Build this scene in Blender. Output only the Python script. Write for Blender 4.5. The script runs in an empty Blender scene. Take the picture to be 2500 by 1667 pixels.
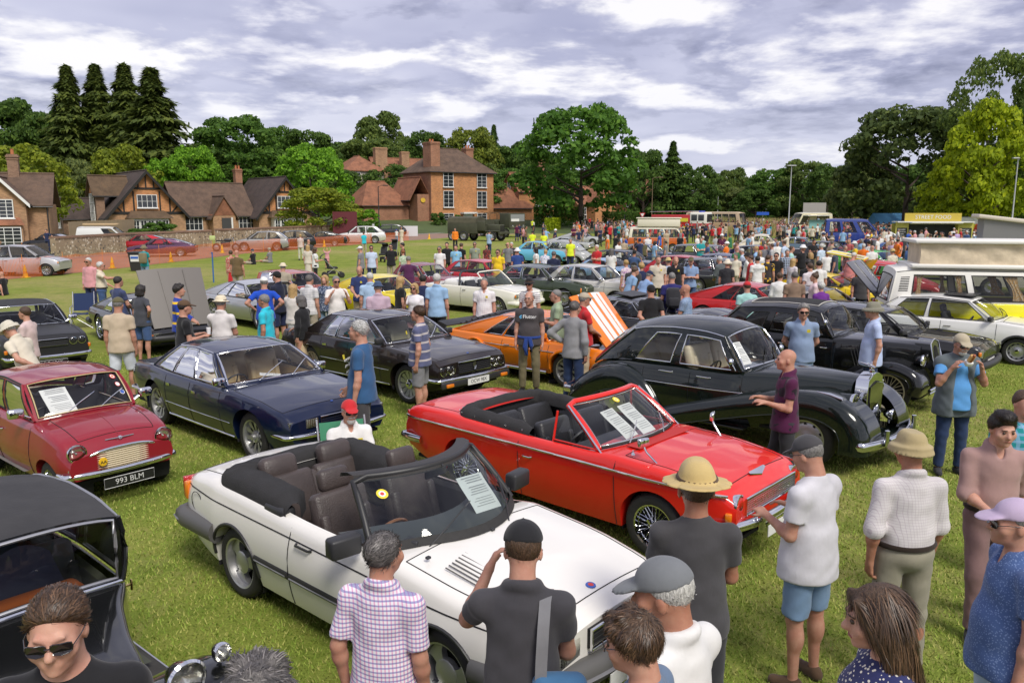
import bpy,math,random
from math import sin,cos
import numpy as np
from mathutils import Vector,Matrix
R_ = math.radians; LS = np.linspace; AR = np.array; TR = Matrix.Translation
def RT(a,n,ax):return Matrix.Rotation(math.radians(a),n,ax)
random.seed(7); RNG = np.random.default_rng(11)
SC = bpy.context.scene; COL = SC.collection
# ---------------------------------------------------------------- camera, sky, sun, exposure
CAM_H,CAM_F,CAM_HOR = 3.3,1944.0,510.0 # eye height (m), focal length and horizon row of the 2500 px survey
PITCH = math.atan((833.5-CAM_HOR)/CAM_F)
cam = bpy.data.cameras.new('camera'); cam.lens = 28.0; cam.sensor_width = 36; cam.clip_start = .1; cam.clip_end = 3000
camo = bpy.data.objects.new('camera',cam); COL.objects.link(camo)
camo.location = (0,0,CAM_H); camo.rotation_euler = (math.pi/2-PITCH,0,0); SC.camera = camo
SUN_EL,SUN_AZ = 50,152 # sun over the viewer's right shoulder
W = bpy.data.worlds.new('World'); SC.world = W; W.use_nodes = True
def world_nodes():
 nt = W.node_tree; N = nt.nodes; L = nt.links; N.clear()
 out = N.new('ShaderNodeOutputWorld'); bg = N.new('ShaderNodeBackground')
 tc = N.new('ShaderNodeTexCoord'); sep = N.new('ShaderNodeSeparateXYZ'); L.new(tc.outputs['Generated'],sep.inputs[0])
 def M(op,a,b=None,c=None):
  n = N.new('ShaderNodeMath'); n.operation = op
  for i,v in enumerate((a,b,c)):
   if v is None:continue
   if isinstance(v,(int,float)):n.inputs[i].default_value = v
   else:L.new(v,n.inputs[i])
  return n.outputs[0]
 X,Y,Z = sep.outputs
 zc = M('ADD',M('MAXIMUM',Z,0.0),0.17)
 u = M('DIVIDE',X,zc); v = M('DIVIDE',Y,zc)
 def noise(k,dx,dz,scale,det,rough,dist=0.0):
  c = N.new('ShaderNodeCombineXYZ'); L.new(M('MULTIPLY_ADD',u,k,dx),c.inputs[0]); L.new(M('MULTIPLY',v,k),c.inputs[1]); L.new(M('MULTIPLY_ADD',Z,2.0,dz),c.inputs[2])
  n = N.new('ShaderNodeTexNoise'); n.inputs['Scale'].default_value = scale; n.inputs['Detail'].default_value = det
  n.inputs['Roughness'].default_value = rough; n.inputs['Distortion'].default_value = dist; L.new(c.outputs[0],n.inputs['Vector']); return n.outputs['Fac']
 def ramp(f,stops):
  r = N.new('ShaderNodeValToRGB'); L.new(f,r.inputs[0]); e = r.color_ramp.elements; e[0].position,e[0].color = stops[0][0],(*stops[0][1],1); e[1].position,e[1].color = stops[-1][0],(*stops[-1][1],1)
  for p,c in stops[1:-1]:q = e.new(p); q.color = (*c,1)
  return r.outputs[0]
 def blend(f,a,b):
  m = N.new('ShaderNodeMix'); m.data_type = 'RGBA'; L.new(f,m.inputs[0]); L.new(a,m.inputs[6]); L.new(b,m.inputs[7]); return m.outputs[2]
 base = ramp(noise(1,3.1,0,.8,4,.55),[(.30,(.185,.188,.27)),(.50,(.285,.285,.36)),(.68,(.385,.378,.42))]) # high layer
 puff = noise(1,6.4,0,1.9,8,.56,.15); above = noise(.90,6.4,.05,1.9,8,.56,.15); lit = M('ADD',M('MULTIPLY',M('SUBTRACT',puff,above),2.6),.5)
 cum = ramp(lit,[(.22,(.120,.122,.185)),(.45,(.205,.207,.285)),(.62,(.335,.33,.385)),(.82,(.47,.457,.465))]) # lower heaps: pale tops, grey feet
 cov = ramp(puff,[(.44,(0,0,0)),(.54,(1,1,1))]); hz = ramp(Z,[(.0,(.55,.55,.55)),(.16,(0,0,0))])
 cl = blend(cov,base,cum); grey = ramp(Z,[(0,(.31,.32,.395)),(1,(.31,.32,.395))]); cl = blend(hz,cl,grey)
 sky = N.new('ShaderNodeTexSky'); sky.sky_type = 'NISHITA'; sky.sun_disc = False
 sky.sun_elevation = R_(SUN_EL); sky.sun_rotation = R_(SUN_AZ)
 sm = N.new('ShaderNodeVectorMath'); sm.operation = 'SCALE'; sm.inputs['Scale'].default_value = .06; L.new(sky.outputs[0],sm.inputs[0])
 mix = N.new('ShaderNodeMix'); mix.data_type = 'RGBA'; mix.inputs[0].default_value = .90
 L.new(sm.outputs[0],mix.inputs[6]); L.new(cl,mix.inputs[7])
 L.new(mix.outputs[2],bg.inputs[0]); bg.inputs[1].default_value = 1.0; L.new(bg.outputs[0],out.inputs[0])
world_nodes()
sun = bpy.data.lights.new('sun','SUN'); sun.energy = 1.4; sun.angle = R_(20); sun.color = (1,.95,.86)
suno = bpy.data.objects.new('sun',sun); COL.objects.link(suno)
_d = Vector((sin(R_(SUN_AZ))*cos(R_(SUN_EL)),cos(R_(SUN_AZ))*cos(R_(SUN_EL)),sin(R_(SUN_EL))))
suno.rotation_euler = _d.to_track_quat('Z','Y').to_euler(); suno.location = (30,-30,60)
SC.view_settings.view_transform = 'Standard'; SC.view_settings.look = 'None'; SC.view_settings.exposure = 1.18; SC.view_settings.gamma = 1
SC.cycles.max_bounces = 6; SC.cycles.transparent_max_bounces = 12; SC.cycles.use_denoising = True; SC.cycles.caustics_reflective = False
# ---------------------------------------------------------------- survey: a photo pixel and a height give a place on the field
def spot(px,py,z=0.0):
 c,s = cos(PITCH),sin(PITCH); u = (px-1250)/CAM_F; v = -(py-833.5)/CAM_F
 t = (z-CAM_H)/(-s+v*c); return Vector((u*t,(c+v*s)*t,z))
def at_depth(px,py,Y):
 c,s = cos(PITCH),sin(PITCH); u = (px-1250)/CAM_F; v = -(py-833.5)/CAM_F
 t = Y/(c+v*s); return Vector((u*t,Y,CAM_H+(-s+v*c)*t))
# ---------------------------------------------------------------- materials
MATS = {}
class NT:
 def __init__(s,m):s.t = m.node_tree; s.N = s.t.nodes; s.L = s.t.links; s.b = s.N['Principled BSDF']
 def new(s,k,**kw):
  n = s.N.new('ShaderNode'+k)
  for a,b in kw.items():setattr(n,a,b)
  return n
 def link(s,a,b):s.L.new(a,b)
 def math(s,op,a,b=None,clamp=False):
  n = s.new('Math',operation=op,use_clamp=clamp)
  for i,v in enumerate((a,b)):
   if v is None:continue
   if isinstance(v,(int,float)):n.inputs[i].default_value = v
   else:s.link(v,n.inputs[i])
  return n.outputs[0]
 def coord(s,which='Object',scale=None,rot=None):
  c = s.new('TexCoord').outputs[which]
  if scale is None and rot is None:return c
  m = s.new('Mapping'); s.link(c,m.inputs[0])
  if scale is not None:m.inputs['Scale'].default_value = scale
  if rot is not None:m.inputs['Rotation'].default_value = rot
  return m.outputs[0]
 def noise(s,vec,scale,detail=3,rough=.5):
  n = s.new('TexNoise'); n.inputs['Scale'].default_value = scale; n.inputs['Detail'].default_value = detail
  n.inputs['Roughness'].default_value = rough; s.link(vec,n.inputs['Vector']); return n.outputs['Fac']
 def ramp(s,f,stops):
  r = s.new('ValToRGB'); s.link(f,r.inputs[0]); e = r.color_ramp.elements
  e[0].position,e[0].color = stops[0][0],(*stops[0][1],1); e[1].position,e[1].color = stops[-1][0],(*stops[-1][1],1)
  for p,c in stops[1:-1]:q = e.new(p); q.color = (*c,1)
  return r.outputs[0]
 def mix(s,f,a,b,mode='MIX'):
  n = s.new('Mix',data_type='RGBA',blend_type=mode)
  for i,v in((0,f),(6,a),(7,b)):
   if isinstance(v,tuple):n.inputs[i].default_value = (*v[:3],1)
   elif isinstance(v,(int,float)):n.inputs[i].default_value = v
   else:s.link(v,n.inputs[i])
  return n.outputs[2]
 def bump(s,h,strength=.3,dist=.01):
  b = s.new('Bump'); b.inputs['Strength'].default_value = strength; b.inputs['Distance'].default_value = dist
  s.link(h,b.inputs['Height']); s.link(b.outputs[0],s.b.inputs['Normal'])
 def color(s,c):s.link(c,s.b.inputs['Base Color'])
def pbr(name,col,rough=.6,metal=0.0,coat=0.0,spec=.5,var=0.0,vscale=8,bump=0.0,bscale=60,sheen=0.0):
 if name in MATS:return MATS[name]
 m = bpy.data.materials.new(name); m.use_nodes = True; n = NT(m); b = n.b
 b.inputs['Base Color'].default_value = (*col,1); b.inputs['Roughness'].default_value = rough; b.inputs['Metallic'].default_value = metal
 b.inputs['Coat Weight'].default_value = coat; b.inputs['Coat Roughness'].default_value = .04; b.inputs['Specular IOR Level'].default_value = spec
 if sheen:b.inputs['Sheen Weight'].default_value = sheen
 if var:
  f = n.noise(n.coord(),vscale,4,.6)
  n.color(n.ramp(f,[(.25,tuple(c*(1-var) for c in col)),(.75,tuple(min(1,c*(1+var)) for c in col))]))
 if bump:n.bump(n.noise(n.coord(),bscale,3),bump,.02)
 m.diffuse_color = (*col,1); MATS[name] = m; return m
def S(r,g,b): # sRGB 0-255 to linear
 return tuple(((c/255)/12.92 if c/255<=.04045 else((c/255+.055)/1.055)**2.4) for c in(r,g,b))
def paint(name,col,rough=.42,metal=0.0):
 if name in MATS:return MATS[name]
 m = pbr(name,col,rough,metal,.9,.22); n = NT(m)
 f = n.noise(n.coord(),2.3,4,.6); n.link(n.math('MULTIPLY_ADD',f,.10) if False else n.math('MULTIPLY',f,.06),n.b.inputs['Coat Roughness'])
 return m
def glass(name,tint=(.75,.8,.78),refl=1.0):
 if name in MATS:return MATS[name]
 m = bpy.data.materials.new(name); m.use_nodes = True; t = m.node_tree; t.nodes.clear()
 o = t.nodes.new('ShaderNodeOutputMaterial'); mx = t.nodes.new('ShaderNodeMixShader'); tr = t.nodes.new('ShaderNodeBsdfTransparent')
 g = t.nodes.new('ShaderNodeBsdfGlossy'); fr = t.nodes.new('ShaderNodeFresnel'); fr.inputs[0].default_value = 1.45
 tr.inputs[0].default_value = (*tint,1); g.inputs['Roughness'].default_value = .02
 mu = t.nodes.new('ShaderNodeMath'); mu.operation = 'MULTIPLY_ADD'; mu.inputs[1].default_value = 1.1*refl; mu.inputs[2].default_value = .03*refl; mu.use_clamp = True
 # thin panes: take the facing angle from both sides alike
 ge = t.nodes.new('ShaderNodeLayerWeight'); ge.inputs[0].default_value = .18
 t.links.new(ge.outputs['Fresnel'],mu.inputs[0]); t.links.new(mu.outputs[0],mx.inputs[0])
 t.links.new(tr.outputs[0],mx.inputs[1]); t.links.new(g.outputs[0],mx.inputs[2]); t.links.new(mx.outputs[0],o.inputs[0])
 MATS[name] = m; return m
CHROME = pbr('chrome',(.72,.73,.75),.07,1.0); RUBBER = pbr('rubber',(.022,.021,.02),.75,var=.25,vscale=30)
BLACKP = pbr('black_plastic',(.028,.028,.03),.45); DARK = pbr('dark_void',(.012,.012,.013),.9)
STEEL = pbr('steel',(.5,.5,.51),.3,.9); ALLOY = pbr('alloy',(.47,.47,.47),.38,.75,var=.1,vscale=5)
GLASS = glass('car_glass',(.92,.94,.93)); LENS = glass('lens_glass',(.93,.93,.9),1.3); SMOKE = glass('smoked_glass',(.30,.33,.33))
REFLECTOR = pbr('reflector',(.80,.80,.77),.22,.9,bump=.12,bscale=45)
AMBER = pbr('amber_lens',(.75,.20,.01),.12,coat=1); REDLENS = pbr('red_lens',(.45,.01,.01),.12,coat=1)
WHITEP = pbr('white_paint',(.72,.71,.68),.5); PAPER = pbr('paper',(.82,.81,.8),.8)
PLATE_W = pbr('plate_white',(.72,.72,.70),.4); PLATE_Y = pbr('plate_yellow',(.72,.48,.03),.4); PLATE_B = pbr('plate_black',(.015,.015,.015),.4)
INK = pbr('ink',(.02,.02,.025),.6); SILVERTXT = pbr('silver_letters',(.62,.62,.6),.4)
# ---------------------------------------------------------------- mesh helpers
class MB:
 def __init__(s):s.v = []; s.f = []; s.m = []
 def add(s,vs,fs,mi=0):
  o = len(s.v); s.v.extend([tuple(v) for v in vs]); s.f.extend([tuple(i+o for i in f) for f in fs]); s.m.extend([mi]*len(fs)); return s
 def box(s,c,d,rot=None,mi=0):
  x,y,z = (k/2 for k in d); vs = [Vector(p) for p in((-x,-y,-z),(x,-y,-z),(x,y,-z),(-x,y,-z),(-x,-y,z),(x,-y,z),(x,y,z),(-x,y,z))]
  if rot is not None:vs = [rot@p for p in vs]
  c = Vector(c); return s.add([p+c for p in vs],[(3,2,1,0),(4,5,6,7),(0,1,5,4),(1,2,6,5),(2,3,7,6),(3,0,4,7)],mi)
 def rbox(s,c,d,r=.02,rot=None,n=3,mi=0): # box with rounded edges
  h = AR(d)/2; r = min(r,*(h*.999)); k = 2*n+1
  a = np.concatenate([LS(-1,0,n+1)[:-1],[0.0],LS(0,1,n+1)[1:]])
  vs = []; fs = []
  for ax in range(3):
   for sg in(-1,1):
    o = len(vs); i1,i2 = (ax+1)%3,(ax+2)%3
    for i in range(k):
     for j in range(k):
      q = np.zeros(3); q[ax] = sg; q[i1] = math.tan(a[i]*math.pi/4); q[i2] = math.tan(a[j]*math.pi/4)
      u = q/np.linalg.norm(q); core = np.where(np.abs(q)>1e-6,np.sign(q),0)*(h-r)
      if a[i]==0:core[i1] = 0
      if a[j]==0:core[i2] = 0
      w = u.copy()
      vs.append(core+w*r)
    for i in range(k-1):
     for j in range(k-1):
      f = (o+i*k+j,o+(i+1)*k+j,o+(i+1)*k+j+1,o+i*k+j+1)
      fs.append(f if sg>0 else f[::-1])
  c = Vector(c); P = [(rot@Vector(p) if rot is not None else Vector(p))+c for p in vs]
  return s.add(P,fs,mi)
 def tube(s,path,r,n=8,mi=0,closed=False,caps=True,flat=1.0,up=(0,0,1)):
  P = [Vector(p) for p in path]; m = len(P); rs = r if isinstance(r,(list,tuple)) else[r]*m; vs = []; U = Vector(up)
  for i,p in enumerate(P):
   a = P[(i-1)%m] if(closed or i) else P[0]; b = P[(i+1)%m] if(closed or i<m-1) else P[-1]
   t = (b-a); t = t.normalized() if t.length>1e-9 else Vector((1,0,0))
   sd = t.cross(U)
   if sd.length<1e-3:sd = t.cross(Vector((0,1,0)))
   sd.normalize(); uu = sd.cross(t)
   for k in range(n):
    an = 2*math.pi*k/n; vs.append(p+sd*(cos(an)*rs[i])+uu*(sin(an)*rs[i]*flat))
  fs = []
  for i in range(m if closed else m-1):
   for k in range(n):
    j = (i+1)%m; fs.append((i*n+k,i*n+(k+1)%n,j*n+(k+1)%n,j*n+k))
  if caps and not closed:fs.append(tuple(range(n))[::-1]); fs.append(tuple((m-1)*n+k for k in range(n)))
  return s.add(vs,fs,mi)
 def lathe(s,prof,n=24,M=None,mi=0,cap=False): # prof (r, h) about local z
  vs = []; m = len(prof)
  for r,h in prof:
   for k in range(n):
    a = 2*math.pi*k/n; p = Vector((r*cos(a),r*sin(a),h)); vs.append(M@p if M is not None else p)
  fs = [(i*n+k,i*n+(k+1)%n,(i+1)*n+(k+1)%n,(i+1)*n+k) for i in range(m-1) for k in range(n)]
  if cap:fs.append(tuple(range(n))[::-1]); fs.append(tuple((m-1)*n+k for k in range(n)))
  return s.add(vs,fs,mi)
 def grid(s,G,mi=0,closed=False):
  m,n = len(G),len(G[0]); vs = [p for row in G for p in row]
  return s.add(vs,[(i*n+j,i*n+j+1,(i+1)*n+j+1,(i+1)*n+j) for i in range(m-1) for j in range(n-1)],mi)
 def poly(s,pts,mi=0):return s.add(pts,[tuple(range(len(pts)))],mi)
 def prism(s,pts,d,mi=0): # outline extruded by vector d
  d = Vector(d); n = len(pts); A = [Vector(p) for p in pts];
  return s.add(A+[p+d for p in A],[tuple(range(n))[::-1],tuple(range(n,2*n))]+[(i,(i+1)%n,(i+1)%n+n,i+n) for i in range(n)],mi)
 def mesh(s,name,mats,smooth=None):
  me = bpy.data.meshes.new(name); me.from_pydata(s.v,[],s.f)
  for m in(mats if isinstance(mats,(list,tuple)) else[mats]):me.materials.append(m)
  if any(s.m):me.polygons.foreach_set('material_index',s.m)
  if smooth is not None:smooth_mesh(me,smooth)
  me.update(); return me
 def build(s,name,mats,parent=None,smooth=None,**kw):return link(name,s.mesh(name,mats,smooth),parent,**kw)
def smooth_mesh(me,ang=35):
 me.polygons.foreach_set('use_smooth',[True]*len(me.polygons))
 if ang<180:me.set_sharp_from_angle(angle=R_(ang))
def link(name,data,parent=None,loc=None,rot=None,scale=None):
 o = bpy.data.objects.new(name,data); COL.objects.link(o); o.parent = parent
 if loc is not None:o.location = loc
 if rot is not None:o.rotation_euler = rot
 if scale is not None:o.scale = scale if isinstance(scale,(tuple,list)) else(scale,)*3
 return o
def empty(name,loc=(0,0,0),rz=0.0,parent=None,scale=None):
 o = link(name,None,parent,loc,(0,0,rz),scale); o.empty_display_size = .2; return o
def tag(o,label,cat=None,group=None,kind=None):
 if label:o['label'] = label
 if cat:o['category'] = cat
 if group:o['group'] = group
 if kind:o['kind'] = kind
 return o
def copy_tree(o,parent=None):
 c = o.copy(); COL.objects.link(c); c.parent = parent
 for ch in o.children:copy_tree(ch,c)
 return c
def text_mesh(body,size,mat,depth=.001,align='CENTER'):
 cu = bpy.data.curves.new('lettering','FONT'); cu.body = body; cu.size = size; cu.extrude = depth; cu.align_x = align; cu.align_y = 'CENTER'; cu.resolution_u = 3
 ob = bpy.data.objects.new('lettering',cu); COL.objects.link(ob)
 me = bpy.data.meshes.new_from_object(ob.evaluated_get(bpy.context.evaluated_depsgraph_get())); bpy.data.objects.remove(ob); bpy.data.curves.remove(cu)
 me.materials.clear(); me.materials.append(mat); return me
def interp(pts,x):return float(np.interp(x,[p[0] for p in pts],[p[1] for p in pts]))
def spline(pts,n):
 P = [AR(p,float) for p in pts]; out = []
 for i in range(len(P)-1):
  p0,p1,p2,p3 = P[max(i-1,0)],P[i],P[i+1],P[min(i+2,len(P)-1)]
  for k in range(n):
   t = k/n; out.append(.5*(2*p1+(p2-p0)*t+(2*p0-5*p1+4*p2-p3)*t*t+(3*p1-p0-3*p2+p3)*t**3))
 out.append(P[-1]); return out
def smoothpts(pts,n=6): # (x, z) profile to a dense smooth one, x increasing
 q = spline(pts,n); q = [(float(a[0]),float(a[1])) for a in q]; o = [q[0]]
 for p in q[1:]:
  if p[0]>o[-1][0]+1e-5:o.append(p)
 return o
# ---------------------------------------------------------------- people: smooth solid figures polygonised from blended shapes
def nrm(v):v = AR(v,float); return v/np.linalg.norm(v)
def rotx(a):c,s = cos(R_(a)),sin(R_(a)); return AR(((1,0,0),(0,c,-s),(0,s,c)))
def rotz(a):c,s = cos(R_(a)),sin(R_(a)); return AR(((c,-s,0),(s,c,0),(0,0,1)))
def roty(a):c,s = cos(R_(a)),sin(R_(a)); return AR(((c,0,s),(0,1,0),(-s,0,c)))
class Prim: # capsule 'c' (a, b, ra, rb) or ellipsoid 'e' (centre, radii, rotation)
 def __init__(s,kind,*a,k=.02,clip=(),sub=False):s.kind = kind; s.a = a; s.k = k; s.clip = clip; s.sub = sub
 def box(s):
  if s.kind=='c':
   a,b,ra,rb = s.a[:4]; r = max(ra,rb); return np.minimum(a,b)-r,np.maximum(a,b)+r
  c,r,Rm = s.a; e = np.abs(Rm)@AR(r) if Rm is not None else AR(r); return AR(c)-e,AR(c)+e
 def dist(s,X,Y,Z):
  if s.kind=='c':
   a,b,ra,rb = s.a[:4]; d = b-a; L2 = float(d@d)+1e-9
   px,py,pz = X-a[0],Y-a[1],Z-a[2]; t = np.clip((px*d[0]+py*d[1]+pz*d[2])/L2,0,1)
   D = np.sqrt((px-t*d[0])**2+(py-t*d[1])**2+(pz-t*d[2])**2)-(ra+(rb-ra)*t)
  else:
   c,r,Rm = s.a; px,py,pz = X-c[0],Y-c[1],Z-c[2]
   if Rm is not None:px,py,pz = Rm[0,0]*px+Rm[1,0]*py+Rm[2,0]*pz,Rm[0,1]*px+Rm[1,1]*py+Rm[2,1]*pz,Rm[0,2]*px+Rm[1,2]*py+Rm[2,2]*pz
   k0 = np.sqrt((px/r[0])**2+(py/r[1])**2+(pz/r[2])**2)+1e-9; k1 = np.sqrt((px/r[0]**2)**2+(py/r[1]**2)**2+(pz/r[2]**2)**2)+1e-9
   D = k0*(k0-1)/k1
  for p0,n in s.clip:D = np.maximum(D,(X-p0[0])*n[0]+(Y-p0[1])*n[1]+(Z-p0[2])*n[2])
  return D
def field(prims,res,lo=None,hi=None):
 if lo is None:
  bs = [p.box() for p in prims if not p.sub]; lo = np.min([b[0] for b in bs],0)-2.5*res; hi = np.max([b[1] for b in bs],0)+2.5*res
 n = np.ceil((hi-lo)/res).astype(int)+1; ax = [(lo[i]+res*np.arange(n[i])).astype(np.float32) for i in range(3)]
 D = np.full(n,.5,np.float32)
 for p in prims:
  b0,b1 = p.box(); m = .02+p.k+res; sl = []
  for i in range(3):
   i0 = max(0,int((b0[i]-m-lo[i])/res)); i1 = min(n[i],int((b1[i]+m-lo[i])/res)+2); sl.append(slice(i0,max(i0,i1)))
  sl = tuple(sl)
  if any(x.stop<=x.start for x in sl):continue
  d = p.dist(ax[0][sl[0]][:,None,None],ax[1][sl[1]][None,:,None],ax[2][sl[2]][None,None,:]); o = D[sl]
  if p.sub:h = np.maximum(p.k-np.abs(o+d),0)/p.k; D[sl] = np.maximum(o,-d)+h*h*p.k/4
  else:h = np.maximum(p.k-np.abs(o-d),0)/p.k; D[sl] = np.minimum(o,d)-h*h*p.k/4
 return D,lo,ax
def polygonise(D,lo,res,relax=1):
 ins = D<0; n = AR(D.shape)-1; acc = np.zeros((*n,3),np.float32); cnt = np.zeros(n,np.float32)
 C = [(i,j,k) for i in(0,1) for j in(0,1) for k in(0,1)]
 def sub(o):return tuple(slice(o[i],o[i]+n[i]) for i in range(3))
 mixed = np.zeros(n,bool); s0 = ins[sub((0,0,0))]
 for c in C[1:]:mixed|=ins[sub(c)]!=s0
 idx = np.argwhere(mixed)
 if len(idx)==0:return np.zeros((0,3)),np.zeros((0,4),int)
 P = np.zeros((len(idx),3)); N = np.zeros(len(idx)); v = {c:D[idx[:,0]+c[0],idx[:,1]+c[1],idx[:,2]+c[2]].astype(float) for c in C}
 for c in C:
  for ax in range(3):
   if c[ax]==0:
    d = list(c); d[ax] = 1; d = tuple(d); a,b = v[c],v[d]; m = (a<0)!=(b<0); t = np.where(m,a/np.where(m,a-b,1),0)
    q = np.tile(AR(c,float),(len(idx),1)); q[:,ax]+=t; P[m]+=q[m]; N[m]+=1
 P = (P/N[:,None]+idx)*res+lo; ids = np.full(n,-1,int); ids[tuple(idx.T)] = np.arange(len(idx)); F = []
 for ax in range(3):
  a1,a2 = (ax+1)%3,(ax+2)%3; s_lo = [slice(None)]*3; s_hi = [slice(None)]*3; s_lo[ax] = slice(0,-1); s_hi[ax] = slice(1,None)
  ch = ins[tuple(s_lo)]!=ins[tuple(s_hi)]; e = np.argwhere(ch); e = e[(e[:,a1]>0)&(e[:,a2]>0)&(e[:,a1]<D.shape[a1]-1)&(e[:,a2]<D.shape[a2]-1)]
  def g(o1,o2):q = e.copy(); q[:,a1]-=o1; q[:,a2]-=o2; return ids[tuple(q.T)]
  f = np.stack([g(1,1),g(0,1),g(0,0),g(1,0)],1); fl = ins[tuple(e.T)]; f[~fl] = f[~fl][:,::-1]; F.append(f)
 F = np.concatenate(F); F = F[(F>=0).all(1)]
 for _ in range(relax):
  S_ = np.zeros_like(P); K = np.zeros(len(P))
  for a,b in((0,1),(1,2),(2,3),(3,0)):
   np.add.at(S_,F[:,a],P[F[:,b]]); np.add.at(S_,F[:,b],P[F[:,a]]); np.add.at(K,F[:,a],1); np.add.at(K,F[:,b],1)
  P = P*.4+(S_/np.maximum(K,1)[:,None])*.6
 return P,F
def np_mesh(name,P,F,mats=None):
 me = bpy.data.meshes.new(name); me.vertices.add(len(P)); me.vertices.foreach_set('co',np.asarray(P,np.float32).ravel()); k = F.shape[1]
 me.loops.add(len(F)*k); me.loops.foreach_set('vertex_index',F.ravel().astype(np.int32)); me.polygons.add(len(F)); me.polygons.foreach_set('loop_start',np.arange(0,len(F)*k,k,dtype=np.int32)); me.polygons.foreach_set('loop_total',np.full(len(F),k,np.int32))
 me.polygons.foreach_set('use_smooth',np.ones(len(F),bool)); me.update(calc_edges=True); me.validate()
 for m in(mats or[]):me.materials.append(m)
 return me
def solid(name,prims,res,mats=None,relax=1,fold=0.0,seed=0):
 D,lo,ax = field(prims,res)
 if fold:
  X,Y,Z = ax[0][:,None,None],ax[1][None,:,None],ax[2][None,None,:]; r = random.Random(seed); ph = [r.uniform(0,6) for _ in range(6)]
  D = D+fold*(np.sin(26*Z+11*X+3*np.sin(9*X+ph[0])+ph[1])*np.sin(13*X+17*Y+2*np.sin(11*Z+ph[4])+ph[2])+.6*np.sin(47*Z-31*X+19*Y+ph[3])*np.sin(21*Y+9*Z+ph[5]))
 P,F = polygonise(D,lo,res,relax); return np_mesh(name,P,F,mats)
# --- skeleton and poses (x to the person's right, y ahead, z up)
ARMS = dict(down=((.13,-.02,-1),(.04,.20,-1)),hips=((.78,-.45,-.75),(-.60,.42,-.55)),photo=((.32,.62,-.62),(-.38,.38,.85)),hold=((.10,.12,-1),(-.30,.95,.22)),cross=((.14,.30,-1),(-.95,.42,.12)),
   pocket=((.24,-.14,-1),(-.05,.18,-1)),back=((.20,-.34,-.95),(-.62,-.32,-.62)),out=((.40,.80,-.35),(.25,1,.10)),face=((.28,.48,-.8),(-.45,.42,.95)),swing_f=((.10,.38,-1),(.0,.6,-.85)),swing_b=((.14,-.42,-1),(.05,-.1,-1)),front=((.10,.30,-1),(-.55,.75,-.35)),lap=((.14,.35,-1),(-.35,.9,-.15)),side=((.5,.1,-.9),(.2,.35,-.9)),prop=((.35,-.5,-.9),(.1,-.25,-1)),stick=((.16,.05,-1),(.02,.30,-1)),up=((.35,.5,.3),(-.3,.35,.9)))
LEGS = dict(stand=(((.05,.0,-1),(.02,-.03,-1)),((.05,.03,-1),(.03,-.05,-1))),wide=(((.12,.0,-1),(.10,-.03,-1)),((.12,.03,-1),(.10,-.05,-1))),walk=(((.03,.34,-1),(.01,.06,-1)),((.03,-.12,-1),(.02,-.55,-1))),sit=(((.12,1,-.05),(.04,.05,-1)),((.12,1,-.05),(.04,.08,-1))),floor=(((.25,1,.42),(-.1,.75,-.75)),((.30,1,.05),(.15,1,-.05))),step=(((.05,.22,-1),(.0,-.05,-1)),((.05,-.05,-1),(.02,-.3,-1))))
def skeleton(q):
 s = q['h']/1.75; up = rotx(-q.get('lean',0))@rotz(q.get('twist',0)); f = q.get('female',0); wide = 1.0+.10*q.get('b',.3)-.10*f; hipw = .092+.008*f
 J = {}; hip = np.zeros(3); T = lambda p:up@AR(p,float)
 J['chest'] = T((0,0,.34)); J['belly'] = T((0,.012,.15)); J['neck'] = T((0,-.012,.545)); hr = rotx(-q.get('lean',0)*.6)@rotz(q.get('yaw',0))@rotx(-q.get('nod',0))
 J['head'] = T((0,.014,.578))+hr@AR((0,.012,.105)); J['hr'] = hr; J['up'] = up
 for sd,key in((1,'R'),(-1,'L')):
  sh = T((sd*.170*wide,-.012,.452)); ua,fa = ARMS[q['arms'][0 if sd>0 else 1]]; g = lambda v:up@(nrm(v)*AR((sd,1,1)))
  el = sh+g(ua)*.285; wr = el+g(fa)*.245; J['sh'+key],J['el'+key],J['wr'+key],J['hd'+key] = sh,el,wr,g(fa)
  th,shn = LEGS[q.get('legs','stand')][0 if sd>0 else 1]; hj = AR((sd*hipw,0,-.02)); kn = hj+nrm(th)*AR((sd,1,1))*.43; an = kn+nrm(shn)*AR((sd,1,1))*.42
  J['hp'+key],J['kn'+key],J['an'+key] = hj,kn,an; J['ft'+key] = nrm((sd*.28,1,0)) if q.get('legs')!='floor' else nrm((sd*.2,.35,.9))
 base = min(J['anR'][2],J['anL'][2])-.085 if q.get('legs')!='floor' else-.12
 if q.get('seat') is not None:base = -q['seat']/s
 for k in J:
  if k not in('hr','up') and not k.startswith(('ft','hd')):J[k] = (J[k]-AR((0,0,base)))*s
 J['pel'] = (np.zeros(3)-AR((0,0,base)))*s; J['s'] = s; return J
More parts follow.
